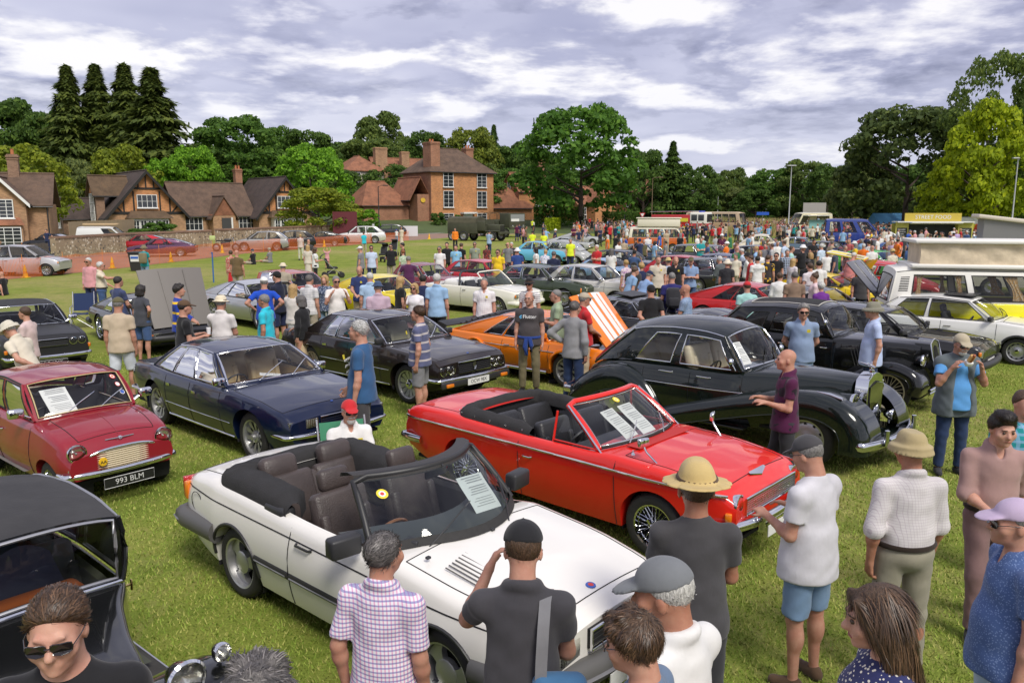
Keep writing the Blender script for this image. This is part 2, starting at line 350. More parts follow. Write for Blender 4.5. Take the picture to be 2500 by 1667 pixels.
def head_prims(J,q,fine):
 s = J['s']*q.get('headk',1.0); c = J['head']; Rm = J['hr']; P = lambda x,y,z:c+Rm@(AR((x,y,z))*s); E = lambda p,r,k=.02,sub=False:Prim('e',P(*p),tuple(AR(r)*s),Rm,k=k,sub=sub); Cp = lambda a,b,ra,rb,k=.012:Prim('c',P(*a),P(*b),ra*s,rb*s,k=k)
 f = q.get('female',0); L = [E((0,-.014,.036),(.073,.093,.084)),E((0,.030,-.02),(.061-.003*f,.068,.083),.03),E((0,.048,-.074),(.043-.004*f,.042,.034),.03),Cp((0,.094,.012),(0,.116,-.022),.008,.0135,.012),E((.076,-.006,-.010),(.010,.020,.031),.008),E((-.076,-.006,-.010),(.010,.020,.031),.008)]
 if fine:L+=[Cp((-.036,.086,.030),(-.012,.091,.026),.010,.009),Cp((.036,.086,.030),(.012,.091,.026),.010,.009),E((-.031,.106,.008),(.018,.016,.012),.012,True),E((.031,.106,.008),(.018,.016,.012),.012,True),Cp((-.022,.092,-.0535),(.022,.092,-.0535),.0065,.0065),Cp((-.018,.090,-.063),(.018,.090,-.063),.007,.007),E((0,.080,-.092),(.020,.018,.016),.02),Cp((0,.099,-.0245),(.0,.098,-.0246),.018,.018,.008),E((-.046,.066,-.022),(.024,.022,.026),.03),E((.046,.066,-.022),(.024,.022,.026),.03),Prim('c',P(-.021,.103,-.0585),P(.021,.103,-.0585),.0030*s,.0030*s,k=.004,sub=True)]
 return L
def hand_prims(J,key,q,fine):
 s = J['s']; w,d = J['wr'+key],J['hd'+key]; sd = 1 if key=='R' else-1; n = nrm(np.cross(np.cross(d,AR((-sd,.15,0)) if abs(d[2])>.5 else AR((-sd*.3,0,-1.0))),d)); t = np.cross(n,d)*sd;
 if t[1]<0 and abs(d[2])>.5:t = -t
 cu = q.get('curl',.55); Pm = lambda a,b,c:w+(d*a+t*b+n*c)*s; L = [Prim('c',Pm(.02,.012,0),Pm(.085,.022,.004),.019*s,.017*s,k=.02),Prim('c',Pm(.02,-.010,0),Pm(.082,-.024,.004),.019*s,.015*s,k=.02)]
 if fine:
  for i,(b,l) in enumerate(((.030,.072),(.010,.080),(-.010,.075),(-.029,.058))):
   a0 = Pm(.085-.003*abs(i-1),b,.002); a1 = a0+(d*cos(cu*.7)+n*sin(cu*.7))*l*.5*s; a2 = a1+(d*cos(cu*2)+n*sin(cu*2))*l*.5*s; L+=[Prim('c',a0,a1,.0095*s,.0085*s,k=.006),Prim('c',a1,a2,.0085*s,.007*s,k=.006)]
  t0 = Pm(.03,.030,.006); t1 = Pm(.062,.056,.018); L+=[Prim('c',t0,t1,.012*s,.0105*s,k=.012),Prim('c',t1,Pm(.092,.060,.030),.0105*s,.008*s,k=.006)]
 else:L+=[Prim('c',Pm(.09,.016,.01),Pm(.145,.014,.05*cu),.014*s,.010*s,k=.02),Prim('c',Pm(.09,-.016,.01),Pm(.135,-.018,.05*cu),.013*s,.010*s,k=.02),Prim('c',Pm(.03,.03,.006),Pm(.085,.058,.024),.012*s,.009*s,k=.014)]
 return L
def body_prims(J,q,fine):
 s = J['s']; b = q.get('b',.3); f = q.get('female',0); up = J['up']; L = head_prims(J,q,fine); nk = J['neck']
 L+=[Prim('c',nk,J['head']+J['hr']@AR((0,-.03,-.045))*s,(.063-.012*f)*s,(.056-.009*f)*s,k=.035),Prim('e',J['chest'],(.150*s,(.098+.01*b)*s,.19*s),up,k=.05),Prim('e',J['belly'],((.132+.035*b)*s,(.09+.055*b)*s,.15*s),up,k=.06),Prim('e',J['pel']+AR((0,-.008,-.005))*s,((.150+.02*b)*s,(.10+.03*b)*s,.12*s),None,k=.06),Prim('c',J['shL']-up[:,2]*.02*s,J['shR']-up[:,2]*.02*s,.042*s,.042*s,k=.05)]
 for k in 'RL':
  L+=[Prim('c',nk+up@AR((0,0,-.035))*s,J['sh'+k],.045*s,.040*s,k=.04),Prim('c',J['sh'+k],J['el'+k],.047*s*(1-.12*f),.040*s*(1-.12*f),k=.03),Prim('c',J['el'+k],J['wr'+k],.041*s*(1-.12*f),.0255*s,k=.02),Prim('e',J['el'+k]*.72+J['wr'+k]*.28,(.040*s*(1-.12*f),)*3,None,k=.03)]+hand_prims(J,k,q,fine)
  L+=[Prim('c',J['hp'+k],J['kn'+k],(.082+.01*b)*s,.054*s,k=.04),Prim('c',J['kn'+k],J['an'+k],.052*s,.033*s,k=.03),Prim('e',J['kn'+k]*.70+J['an'+k]*.30+AR((0,-.018,0))*s,(.050*s,.052*s,.10*s),None,k=.03),Prim('c',J['an'+k]+AR((0,-.02,-.03))*s,J['an'+k]+J['ft'+k]*.12*s+AR((0,0,-.05))*s,.033*s,.026*s,k=.02)]
 return L
def shirt_prims(J,q):
 s = J['s']; b = q.get('b',.3); f = q.get('female',0); up = J['up']; o = q.get('loose',.016); sl = q.get('sleeve',.62); tuck = q.get('tuck',False); dn = -up[:,2]; y = up[:,1]
 hem = J['pel']+up@AR((0,0,.06 if tuck else-.09-q.get('longhem',0)))*s; cl = ((hem,dn),); nk = J['neck']+up@AR((0,0,-.012))*s; ncl = ((nk+up@AR((0,0,.006))*s,nrm(up[:,2]*1.0+y*.5)),)
 L = [Prim('e',J['chest'],((.152+o)*s,(.100+o+.012*b+.018*f)*s,(.19+o)*s),up,k=.06,clip=cl+ncl),Prim('c',J['shL']+dn*.025*s,J['shR']+dn*.025*s,(.040+o)*s,(.040+o)*s,k=.05,clip=cl),Prim('c',nk+up@AR((0,0,-.035))*s,J['shR'],(.036+o)*s,(.034+o)*s,k=.03),Prim('c',nk+up@AR((0,0,-.035))*s,J['shL'],(.036+o)*s,(.034+o)*s,k=.03),Prim('c',nk,nk+up@AR((0,0,-.06))*s,(.064-.01*f)*s,.085*s,k=.05,clip=ncl)]
 for z,rx,ry in((.15,.140+.035*b,.095+.058*b),(.02,.150+.03*b,.100+.05*b))+(() if tuck else((-.08,.168+.028*b,.116+.040*b),(-.18,.172+.024*b,.120+.038*b))):L.append(Prim('e',J['pel']+up@AR((0,.010*b,z))*s,((rx+o)*s,(ry+o)*s,.15*s),up,k=.07,clip=cl))
 if f:L.append(Prim('c',J['chest']+up@AR((-.065,.075,.02))*s,J['chest']+up@AR((.065,.075,.02))*s,.055*s,.055*s,k=.06))
 for k in 'RL':
  S0,E0,W0 = J['sh'+k],J['el'+k],J['wr'+k]; g = (1-.12*f)
  if sl<=0:continue
  u = min(sl,1.0); e = S0+(E0-S0)*u; d = nrm(E0-S0); L.append(Prim('c',S0,E0,(.042+o)*s*g,(.043+o*1.2)*s*g,k=.03,clip=((e,d),) if u<1 else()))
  if sl>1:w = E0+(W0-E0)*(sl-1); L.append(Prim('c',E0,W0,(.043+o*.9)*s*g,(.029+o*.7)*s*g,k=.03,clip=((w,nrm(W0-E0)),)))
 if q.get('collar'):
  for a in[x for x in range(0,360,24) if not 60<x<120]:c = nk+up@AR((.068*cos(R_(a)),.066*sin(R_(a)),.010-.026*sin(R_(a))))*s; L.append(Prim('e',c,(.018*s,.018*s,.022*s),None,k=.03))
  L.append(Prim('e',nk+up@AR((0,.092,-.005))*s,(.030*s,.055*s,.062*s),up,k=.012,sub=True))
 return L
def leg_prims(J,q):
 s = J['s']; b = q.get('b',.3); o = .014; kind = q.get('trousers','long'); top = J['pel']+AR((0,0,.09 if q.get('tuck') else.0))*s
 L = [Prim('e',J['pel']+AR((0,-.006,.0))*s,((.152+.022*b+o)*s,(.103+.034*b+o)*s,.13*s),None,k=.05,clip=((top,(0,0,1)),))]
 if kind=='skirt':
  h = q.get('skirt',.45); m = (J['knR']+J['knL'])/2; L.append(Prim('c',J['pel'],J['pel']+AR((0,.02,-h*1.2))*s,.13*s,.20*s,k=.06,clip=((J['pel']+AR((0,0,-h))*s,(0,0,-1)),))); return L
 for k in 'RL':
  H,K,A = J['hp'+k],J['kn'+k],J['an'+k]
  if kind=='short':e = H+(K-H)*q.get('shortlen',.93); L.append(Prim('c',H,K,(.096+.01*b)*s,.086*s,k=.035,clip=((e,nrm(K-H)),)))
  else:e = K+(A-K)*.97; L+=[Prim('c',H,K,(.094+.01*b)*s,.070*s,k=.035),Prim('c',K,A,.070*s,.058*s,k=.03,clip=((e,nrm(A-K)),))]
 return L
def shoe_prims(J,q,side):
 s = J['s']; L = []
 for k in side:
  A,F = J['an'+k],J['ft'+k]; z = AR((0,0,1.0)); fl = q.get('legs')=='floor'; dn = -z if not fl else nrm(AR((0,1,-.3))); B = A+dn*.048*s; L+=[Prim('c',B-F*.035*s,B+F*.13*s+dn*.006*s,.042*s,.037*s,k=.02,clip=(() if fl else((A+dn*.081*s,dn),))),Prim('c',A+dn*.02*s-F*.01*s,B+F*.05*s,.040*s,.040*s,k=.025)]
 return L
def hair_prims(J,q):
 s = J['s']*q.get('headk',1.0); c = J['head']; Rm = J['hr']; P = lambda x,y,z:c+Rm@(AR((x,y,z))*s); st = q.get('hair','short'); E = lambda p,r,k=.02,clip=(),sub=False:Prim('e',P(*p),tuple(AR(r)*s),Rm,k=k,clip=clip,sub=sub); W_ = lambda v:Rm@nrm(v)
 line = {'short':.084,'thin':.094,'quiff':.072,'long':.074,'bob':.070,'bun':.08,'fringe':.115,'curly':.072,'crop':.085,'under':.03}.get(st,.074); hl = ((P(0,.085,line),W_((0,.85,-1.0))),); L = []
 if st in('bald','none'):return[]
 t = {'crop':.006,'thin':.006,'fringe':.008,'curly':.020,'quiff':.013,'under':.008}.get(st,.011)
 L.append(E((0,-.016,.036),(.073+t,.093+t,.084+t),.01,hl))
 if st=='fringe':L.append(E((0,.02,.115),(.075,.10,.065),.02,sub=True))
 if st=='under':L.append(E((0,.0,.125),(.12,.14,.100),.012,sub=True))
 if st=='quiff':L+=[E((0,.055,.112),(.056,.052,.030),.03),E((0,.0,.118),(.062,.07,.026),.03)]
 if st=='curly':L+=[E((x,y,z),(.034,.034,.032),.012) for x,y,z in((-.05,.05,.09),(.05,.05,.09),(0,.07,.105),(-.07,-.01,.06),(.07,-.01,.06),(0,-.05,.12),(-.04,.01,.125),(.04,.01,.125),(-.055,-.07,.05),(.055,-.07,.05))]
 if st in('long','bob'):
  z = -.24 if st=='long' else-.10; bk = ((P(0,.045,0),W_((0,1,0))),)
  L+=[Prim('c',P(x,y,.03),P(x*1.18,y-.015,z),.036*s,.036*s,k=.03) for x,y in((-.062,-.015),(.062,-.015),(-.045,-.07),(.045,-.07),(0,-.085))]
  L+=[Prim('c',P(sx*.045,.070,.085),P(sx*.074,.035,-.03),.018*s,.016*s,k=.02) for sx in(-1,1)]
 if st=='bun':L.append(E((0,-.06,.135),(.038,.038,.036),.02))
 return L
def hat_prims(J,q):
 s = J['s']*q.get('headk',1.0); c = J['head']; Rm = J['hr']; P = lambda x,y,z:c+Rm@(AR((x,y,z))*s); W_ = lambda v:Rm@nrm(v); k = q.get('hat'); E = lambda p,r,kk=.015,clip=(),rot=None:Prim('e',P(*p),tuple(AR(r)*s),Rm if rot is None else Rm@rot,k=kk,clip=clip)
 if k=='cap':
  cut = ((P(0,.0,.040),W_((0,-.10,-1))),); v = rotx(-14); return[E((0,-.010,.045),(.087,.107,.092),.01,cut),E((0,.105,.040),(.072,.085,.013),.012,(),v),E((0,-.01,.136),(.008,.008,.008),.004)]
 if k=='capback':return[E((0,-.010,.045),(.087,.107,.092),.01,((P(0,0,.035),W_((0,.1,-1))),)),E((0,-.105,.03),(.07,.08,.012),.012)]
 if k in('straw','fedora','bucket','bush'):
  br = {'straw':.175,'fedora':.150,'bucket':.135,'bush':.150}[k]; tilt = rotx(-6); cut = ((P(0,0,.034),W_((0,0,-1))),); H_ = {'straw':.128,'fedora':.112,'bucket':.088,'bush':.10}[k]
  L = [E((0,-.008,.050),(.088,.106,.060),.02,cut),Prim('c',P(0,.02,.075),P(0,-.035,.075),.079*s,.079*s,k=.02,clip=cut+((P(0,0,.05+H_),W_((0,.0,1))),)),E((0,-.008,.042),(br*.92,br*1.05,.011),.02,(),tilt)]
  if k in('bucket','bush'):L+=[Prim('c',P(br*.78*cos(a),-.008+br*.9*sin(a),.030),P(br*.97*cos(a),-.008+br*1.08*sin(a),.004),.009*s,.007*s,k=.03) for a in LS(0,6.283,31)[:-1]]
  if k in('straw','fedora'):L.append(Prim('e',P(0,-.005,.05+H_+.005),(.022*s,.07*s,.022*s),Rm,k=.03,sub=True))
  return L
 return[]
CLOTH = {}
def cloth(col,kind='plain',col2=None,scale=60,rough=.85,col3=None):
 key = (tuple(round(c,3) for c in col),kind,col2,scale,col3)
 if key in CLOTH:return CLOTH[key]
 m = bpy.data.materials.new('cloth_'+kind); m.use_nodes = True; n = NT(m); n.b.inputs['Roughness'].default_value = rough; n.b.inputs['Specular IOR Level'].default_value = .2; n.b.inputs['Sheen Weight'].default_value = .15
 c = n.coord(); f = n.noise(c,5,4,.6); base = n.ramp(f,[(.3,tuple(x*.86 for x in col)),(.7,tuple(min(1,x*1.08) for x in col))])
 if kind in('check','stripe','dots','floral','grid'):
  sp = n.new('SeparateXYZ'); n.link(c,sp.inputs[0]); c2 = col2 or(.1,.1,.2)
  def band(o,w):return n.math('LESS_THAN',n.math('FRACT',n.math('MULTIPLY',o,scale)),w)
  if kind=='stripe':base = n.mix(band(sp.outputs[2],.22),base,c2)
  elif kind in('check','grid'):
   w = .38 if kind=='check' else.14; diag = n.math('ADD',sp.outputs[0],n.math('MULTIPLY',sp.outputs[1],.7)); base = n.mix(n.math('MULTIPLY',band(diag,w),.62),base,c2); base = n.mix(n.math('MULTIPLY',band(sp.outputs[2],w),.62),base,col3 or c2)
  elif kind=='dots':
   v = n.new('TexVoronoi'); v.inputs['Scale'].default_value = scale; n.link(c,v.inputs['Vector']); base = n.mix(n.math('LESS_THAN',v.outputs['Distance'],.33),base,c2)
  else:base = n.mix(n.math('GREATER_THAN',n.noise(c,scale,2),.56),base,c2)
 n.color(base); nz = n.noise(c,420,1); fold = n.noise(n.coord(scale=(1,1,.45)),11,3,.55); n.bump(n.math('ADD',n.math('MULTIPLY',nz,.08),fold),.30,.018); CLOTH[key] = m; return m
def skin(t): # t 0 pale .. 1 tanned
 key = ('skin',round(t,1))
 if key in CLOTH:return CLOTH[key]
 col = tuple(a+(b-a)*t for a,b in zip((.62,.36,.27),(.36,.165,.10))); m = bpy.data.materials.new('skin'); m.use_nodes = True; n = NT(m); n.b.inputs['Roughness'].default_value = .55; n.b.inputs['Specular IOR Level'].default_value = .35
 n.b.inputs['Subsurface Weight'].default_value = .08; n.b.inputs['Subsurface Radius'].default_value = (.02,.008,.004)
 f = n.noise(n.coord(),14,5,.6); n.color(n.ramp(f,[(.3,(col[0]*.86,col[1]*.72,col[2]*.70)),(.7,(col[0]*1.06,col[1]*1.1,col[2]*1.1))])); n.bump(n.noise(n.coord(),160,2),.15,.003); CLOTH[key] = m; return m
def hairmat(col):
 key = ('hair',)+tuple(col)
 if key in CLOTH:return CLOTH[key]
 m = bpy.data.materials.new('hair'); m.use_nodes = True; n = NT(m); n.b.inputs['Roughness'].default_value = .5; f = n.noise(n.coord(scale=(1,1,.3)),130,3,.7); n.color(n.ramp(f,[(.3,tuple(c*.45 for c in col)),(.7,tuple(min(1,c*1.5) for c in col))])); n.bump(f,.8,.01); CLOTH[key] = m; return m
HAIRC = dict(grey=(.20,.19,.18),white=(.52,.51,.48),dark=(.018,.013,.010),brown=(.07,.038,.020),blond=(.42,.27,.11),ginger=(.25,.09,.03),salt=(.11,.10,.095))
MESHC = {}
POSEK = ('arms','legs','lean','twist','seat','b','female'); HEADK = ('yaw','nod','lean','headk','twist','seat','legs')
def person_parts(q,res,fine):
 J = None; out = {}
 def part(nm,keys,fn,r):
  nonlocal J
  k = (nm,tuple((x,q.get(x)) for x in keys),r,fine,q['h'])
  if k not in MESHC:
   J = J or skeleton(q); MESHC[k] = fn()
  return MESHC[k]
 out['body'] = part('body',POSEK+HEADK+('curl',),lambda:solid('person',body_prims(J,q,fine),res,relax=1),res)
 out['shirt'] = part('shirt',POSEK+('sleeve','tuck','loose','collar','longhem'),lambda:solid('shirt',shirt_prims(J,q),res,fold=.0026,seed=int(q.get('b',.3)*10)),res)
 out['trousers'] = part('legs',POSEK+('trousers','skirt','shortlen','tuck'),lambda:solid({'skirt':'skirt','short':'shorts'}.get(q.get('trousers'),'trousers'),leg_prims(J,q),res,fold=.003,seed=3),res)
 for nm,sd in(('shoe','R'),('shoe2','L')):out[nm] = part(nm,POSEK,lambda:solid('shoe',shoe_prims(J,q,sd),res),res)
 if q.get('hair','short') not in('bald','none'):out['hair'] = part('hair',HEADK+('hair','female'),lambda:solid('hair',hair_prims(J,q),min(res,.013),fold=.0028,seed=5),res)
 if q.get('hat'):out['hat'] = part('hat',HEADK+('hat','female'),lambda:solid('hat',hat_prims(J,q),min(res,.011)),res)
 out['J'] = skeleton(q); return out
def strands(o,hair,J,q,n=2600,l=.04,w=.0016,droop=.4,seed=1,lift=.25,flow=True,zmax=9): # loose locks lying over the hair solid
 co = np.zeros(len(hair.vertices)*3,np.float32); hair.vertices.foreach_get('co',co); co = co.reshape(-1,3); no = np.zeros(len(hair.vertices)*3,np.float32); hair.vertices.foreach_get('normal',no); no = no.reshape(-1,3); rng = np.random.default_rng(seed); c = J['head']; Rm = J['hr']; i = rng.integers(0,len(co),n); i = i[((co[i]-c)@Rm[:,2])<zmax]; n = len(i); cr = c+Rm@AR((0,-.06,.11))*J['s']
 if flow:cr = c+Rm@AR((0,.13,.03))*J['s']
 P = co[i]+rng.normal(size=(n,3))*.003; N = no[i]; d = P-cr; d-=N*(d*N).sum(1)[:,None]; d/=np.linalg.norm(d,axis=1)[:,None]+1e-6; d[:,2]-=droop*.5
 if droop>1:y_ = (co[i]-c)@Rm[:,1]; d = d*.25+AR((0,0,-1.0))-np.outer(y_>.02,Rm[:,1])*.5
 d+=rng.normal(size=(n,3))*(.28 if droop<1 else.10); d-=N*(d*N).sum(1)[:,None]*.9; d/=np.linalg.norm(d,axis=1)[:,None]+1e-6; L = (l*(.6+.8*rng.random(n)))[:,None]; s = np.cross(d,N)*w; r = [P-N*.002,P+d*L*.5+N*lift*.012,P+d*L+N*lift*(.004+.012*rng.random(n))[:,None]-AR((0,0,droop*.012))]
 V_ = np.stack([r[0]-s,r[0]+s,r[1]+s,r[1]-s,r[2]],1).reshape(-1,3); b = np.arange(n)[:,None]*5; F = np.concatenate([b+AR((0,1,2)),b+AR((0,2,3)),b+AR((3,2,4))]); h = link('hair_strand',np_mesh('hair_strand',V_,F),o); h['kind'] = 'stuff'; dress(h,strandmat(q)); return h
def strandmat(col):
 key = ('strand',)+tuple(col)
 if key not in CLOTH:m = bpy.data.materials.new('hair_strand'); m.use_nodes = True; n = NT(m); n.b.inputs['Roughness'].default_value = .45; gi = n.new('NewGeometry'); n.color(n.ramp(gi.outputs['Random Per Island'],[(0,tuple(c*.35 for c in col)),(.6,col),(1,tuple(min(1,c*2.3) for c in col))])); CLOTH[key] = m
 return CLOTH[key]
def dress(o,m):
 o.data = o.data if o.data.materials else o.data
 if not o.data.materials:o.data.materials.append(m)
 o.material_slots[0].link = 'OBJECT'; o.material_slots[0].material = m
def person(label,loc,face,q,shirt,trousers,hairc='brown',tone=.4,hatm=None,shoem=None,res=.020,fine=False,group=None,glasses=None,cat='person'):
 q = dict(dict(h=1.75,arms=('down','down')),**q); sc = q['h']/1.75; q['h'] = 1.75; A = person_parts(q,res,fine); J = A['J']
 p = link('person',A['body'],None,(loc[0],loc[1],loc[2] if len(loc)>2 else 0),(0,0,R_(face)),sc); dress(p,skin(tone)); tag(p,label,cat,group)
 for k,m in(('shirt',shirt),('trousers',trousers),('shoe',shoem or cloth((.03,.028,.027))),('shoe2',shoem or cloth((.03,.028,.027))),('hair',hairmat(HAIRC[hairc])),('hat',hatm)):
  if k in A and m is not None:
   c = link(A[k].name.split('.')[0],A[k],p); dress(c,m)
   if k=='hair' and res<.0125:lg = q.get('hair')=='long'; strands(c,A[k],J,HAIRC[hairc],5200 if lg else 2600 if not q.get('hat') else 900,.085 if lg else.030 if q.get('hair')!='crop' else.012,.0016,1.6 if lg else.35,len(label),.12 if not lg else.1,q.get('hair')!='curly',.022 if q.get('hat') else 9)
 if q.get('hat') in('straw','fedora') and res<.016:P0 = J['head']; s0 = J['s']*q.get('headk',1.0); MB().tube([Vector(P0+J['hr']@(AR((.0865*cos(a),-.008+.105*sin(a),.062))*s0)) for a in LS(0,6.283,25)[:-1]],.010*s0,6,closed=True,flat=1.3).build('hat_band',cloth((.09,.055,.035)),p,60)
 if q.get('tuck'):bb = q.get('b',.3); MB().tube([Vector(J['pel']+AR(((.168+.03*bb)*cos(a),.010*bb+(.118+.05*bb)*sin(a),.07))*J['s']) for a in LS(0,6.283,33)[:-1]],.016,6,closed=True,flat=1.2).build('belt',cloth((.03,.02,.015)),p,60)
 s = J['s']*q.get('headk',1.0); P = lambda x,y,z:Vector(J['head']+J['hr']@(AR((x,y,z))*s))
 if fine and glasses!='sun' and 60<face%360<300:
  for sd in(-1,1):MB().lathe([(.001,-.010),(.008,-.007),(.011,0),(.008,.007),(.001,.010)],10,TR(P(sd*.031,.089,.008))).build('eye',pbr('eye_dark',(.05,.03,.02),.2),p,60); MB().tube([P(sd*.048,.084,.027),P(sd*.030,.097,.031),P(sd*.014,.099,.029)],.0030,5).build('eyebrow',hairmat(HAIRC[hairc]),p,60)
  MB().tube([P(-.022,.0985,-.058),P(0,.1035,-.0575),P(.022,.0985,-.058)],.0035,5).build('mouth',pbr('lip',(.30,.09,.07),.5),p,60)
 if q.get('beard'):dress(link('beard',solid('beard',[Prim('e',np.array(P(0,.060,-.082)),(.047*s,.041*s,.044*s),J['hr'],k=.02),Prim('c',np.array(P(-.03,.099,-.042)),np.array(P(.03,.099,-.042)),.011*s,.011*s,k=.01)],.009),p),hairmat(HAIRC[q['beard']]))
 if glasses:
  sq = lambda v:math.copysign(abs(v)**.6,v); s = J['s']*q.get('headk',1.0); Rm = J['hr']; P = lambda x,y,z:Vector(J['head']+Rm@(AR((x,y,z))*s)); b = MB()
  for sd in(-1,1):
   ring = [P(sd*(.034+.030*sq(cos(a))),.113-.006*abs(cos(a))-.010*max(0,cos(a)),.006+.019*sq(sin(a))) for a in LS(0,6.283,13)[:-1]]
   if glasses=='sun':b.add(ring,[tuple(range(12))])
   b.tube(ring,.0022*s,4,closed=True); b.tube([ring[0],P(sd*.078,.05,.014),P(sd*.080,-.01,.012)],.0022*s,4)
  b.tube([P(-.008,.117,.014),P(.008,.117,.014)],.003,4); b.build('sunglasses' if glasses=='sun' else 'spectacles',pbr('shades',(.012,.010,.010),.12,coat=.6),p)
 return p,J
# ---------------------------------------------------------------- ground, road, walls
def lawn_mat():
 m = pbr('lawn',(.12,.17,.035),.95,spec=.1); n = NT(m); c = n.coord('Object'); big = n.noise(c,.09,4,.6); mid_ = n.noise(c,1.1,5,.65); fin = n.noise(c,38,4,.7); vf = n.noise(n.coord('Object',(1,.35,1)),9,4,.7)
 a = n.ramp(mid_,[(.32,(.105,.155,.024)),(.52,(.155,.205,.036)),(.72,(.20,.225,.052))]); dry = n.ramp(fin,[(.3,(.22,.19,.085)),(.7,(.34,.29,.14))])
 k = n.math('MULTIPLY',n.ramp(n.math('ADD',n.math('MULTIPLY',big,.7),n.math('MULTIPLY',vf,.35)),[(.50,(0,0,0)),(.66,(1,1,1))]),.75); a = n.mix(k,a,dry)
 a = n.mix(.55,a,n.ramp(fin,[(.28,(.30,.34,.22)),(.5,(.62,.62,.6)),(.74,(1,1,.92))]),'MULTIPLY'); a = n.mix(1.0,a,(1.72,1.60,1.62),'MULTIPLY'); n.color(a); n.bump(n.math('ADD',fin,n.math('MULTIPLY',mid_,.5)),.7,.05); return m
g = MB(); g.grid([[(x,y,0) for x in(-700,-60,0,60,700)] for y in(-30,20,80,200,1200)]); tag(g.build('lawn',lawn_mat()),'mown green lawn the cars stand on',None,None,'structure')
def blades(): # short grass standing up between the cars
 n = 210000; r = RNG.random((n,8)); y = 3.2+15*r[:,0]**1.5; x = (r[:,1]-.5)*1.45*(y+1.0); h = .014+.026*r[:,2]; a = r[:,3]*6.283; w = .0030+.0022*r[:,4]+y*.00035; le = (r[:,5]-.5)*.05; lf = (r[:,6]-.5)*.05
 P = np.zeros((n,3,3)); dx,dy = np.cos(a)*w,np.sin(a)*w; P[:,0] = np.stack([x-dx,y-dy,np.zeros(n)],1); P[:,1] = np.stack([x+dx,y+dy,np.zeros(n)],1); P[:,2] = np.stack([x+le,y+lf,h],1)
 cols = [(.13,.19,.028),(.19,.24,.045),(.26,.26,.075)]; me = np_mesh('grass',P.reshape(-1,3),np.arange(n*3).reshape(n,3),[pbr('blade_%d'%i,tuple(v*1.5 for v in c),.8,spec=.15) for i,c in enumerate(cols)])
 me.polygons.foreach_set('material_index',(r[:len(me.polygons),7]*3).astype(np.int32)); me.polygons.foreach_set('use_smooth',np.zeros(len(me.polygons),bool)); tag(link('grass',me),'short trodden grass between the parked cars','grass',None,'stuff')
blades()
LOW = [(-120,702),(0,684),(130,672),(260,659),(435,639),(600,619),(771,606),(937,592),(1090,581),(1260,571),(1420,560)]; lowW = [spot(*p) for p in LOW]
def road():
 up = []
 for i,p in enumerate(lowW):
  d = (lowW[min(i+1,len(lowW)-1)]-lowW[max(i-1,0)]).normalized(); n = Vector((-d.y,d.x,0)); up.append(p+n*(7.5+.25*i))
 b = MB(); b.grid([[(p.x,p.y,.004),((p.x+q.x)/2,(p.y+q.y)/2,.012),(q.x,q.y,.004)] for p,q in zip(lowW,up)]); m = pbr('road_surface',(.27,.17,.125),.9,var=.18,vscale=.6,bump=.4,bscale=30); tag(b.build('road',m),'reddish tarmac lane along the green',None,None,'structure')
 k = MB(); k.grid([[(q.x+dx,q.y+dx,z) for dx,z in((0,0),(0,.12),(.18,.12),(.18,0))] for q in up]); tag(k.build('kerb',pbr('kerb_stone',(.30,.28,.26),.9,var=.2)),'stone kerb of the lane',None,None,'structure'); return up
roadup = road()
def net():
 m = pbr('orange_net',(.80,.17,.03),.6); n = NT(m); t = m.node_tree; c = n.coord('UV'); sp = n.new('SeparateXYZ'); n.link(c,sp.inputs[0])
 f = lambda o,s_,w:n.math('LESS_THAN',n.math('FRACT',n.math('MULTIPLY',o,s_)),w); a = n.math('MAXIMUM',f(sp.outputs[0],14,.22),f(sp.outputs[1],22,.22)); n.link(a,n.b.inputs['Alpha'])
 P = []
 for i in range(len(lowW)-3):
  for k in range(8):P.append(lowW[i].lerp(lowW[i+1],k/8))
 P = P[4:60]; G = []; L = 0; UV = []
 for i,p in enumerate(P):
  L+=(p-P[i-1]).length if i else 0; sag = .10*abs(sin(i*.8)); G.append([(p.x,p.y-.3,.03),(p.x+.05*sin(i),p.y-.3,.5),(p.x,p.y-.3,1.02-sag)]); UV.append([(L,0),(L,.5),(L,1)])
 b = MB(); b.grid(G); me = b.mesh('barrier_net',m); uv = me.uv_layers.new(); flat = [q for r in UV for q in r]
 for lp in me.loops:uv.data[lp.index].uv = flat[lp.vertex_index]
 o = link('barrier_net',me); tag(o,'orange plastic mesh barrier strung along the edge of the lane','barrier')
 for i in range(2,len(P),6):MB().tube([(P[i].x,P[i].y-.3,0),(P[i].x,P[i].y-.3,1.15)],.012,6).build('stake',pbr('stake_orange',(.7,.25,.05),.6),o)
net()
def cone(px,py):
 r = empty('traffic_cone',spot(px,py)); tag(r,'small yellow marker cone on the grass beside the orange barrier','cone','marker cones along the barrier'); y = pbr('cone_yellow',(.85,.50,.02),.5)
 MB().rbox((0,0,.02),(.34,.34,.04),.01,None,1).build('base',y,r); MB().lathe([(.13,.04),(.03,.62),(.0,.63)],14).build('body',y,r,40); MB().lathe([(.105,.2),(.07,.38)],14).build('band',pbr('cone_band',(.8,.3,.02),.5),r,40)
for p in((63,678),(275,655),(418,640),(543,618),(792,603),(1048,584)):cone(*p)
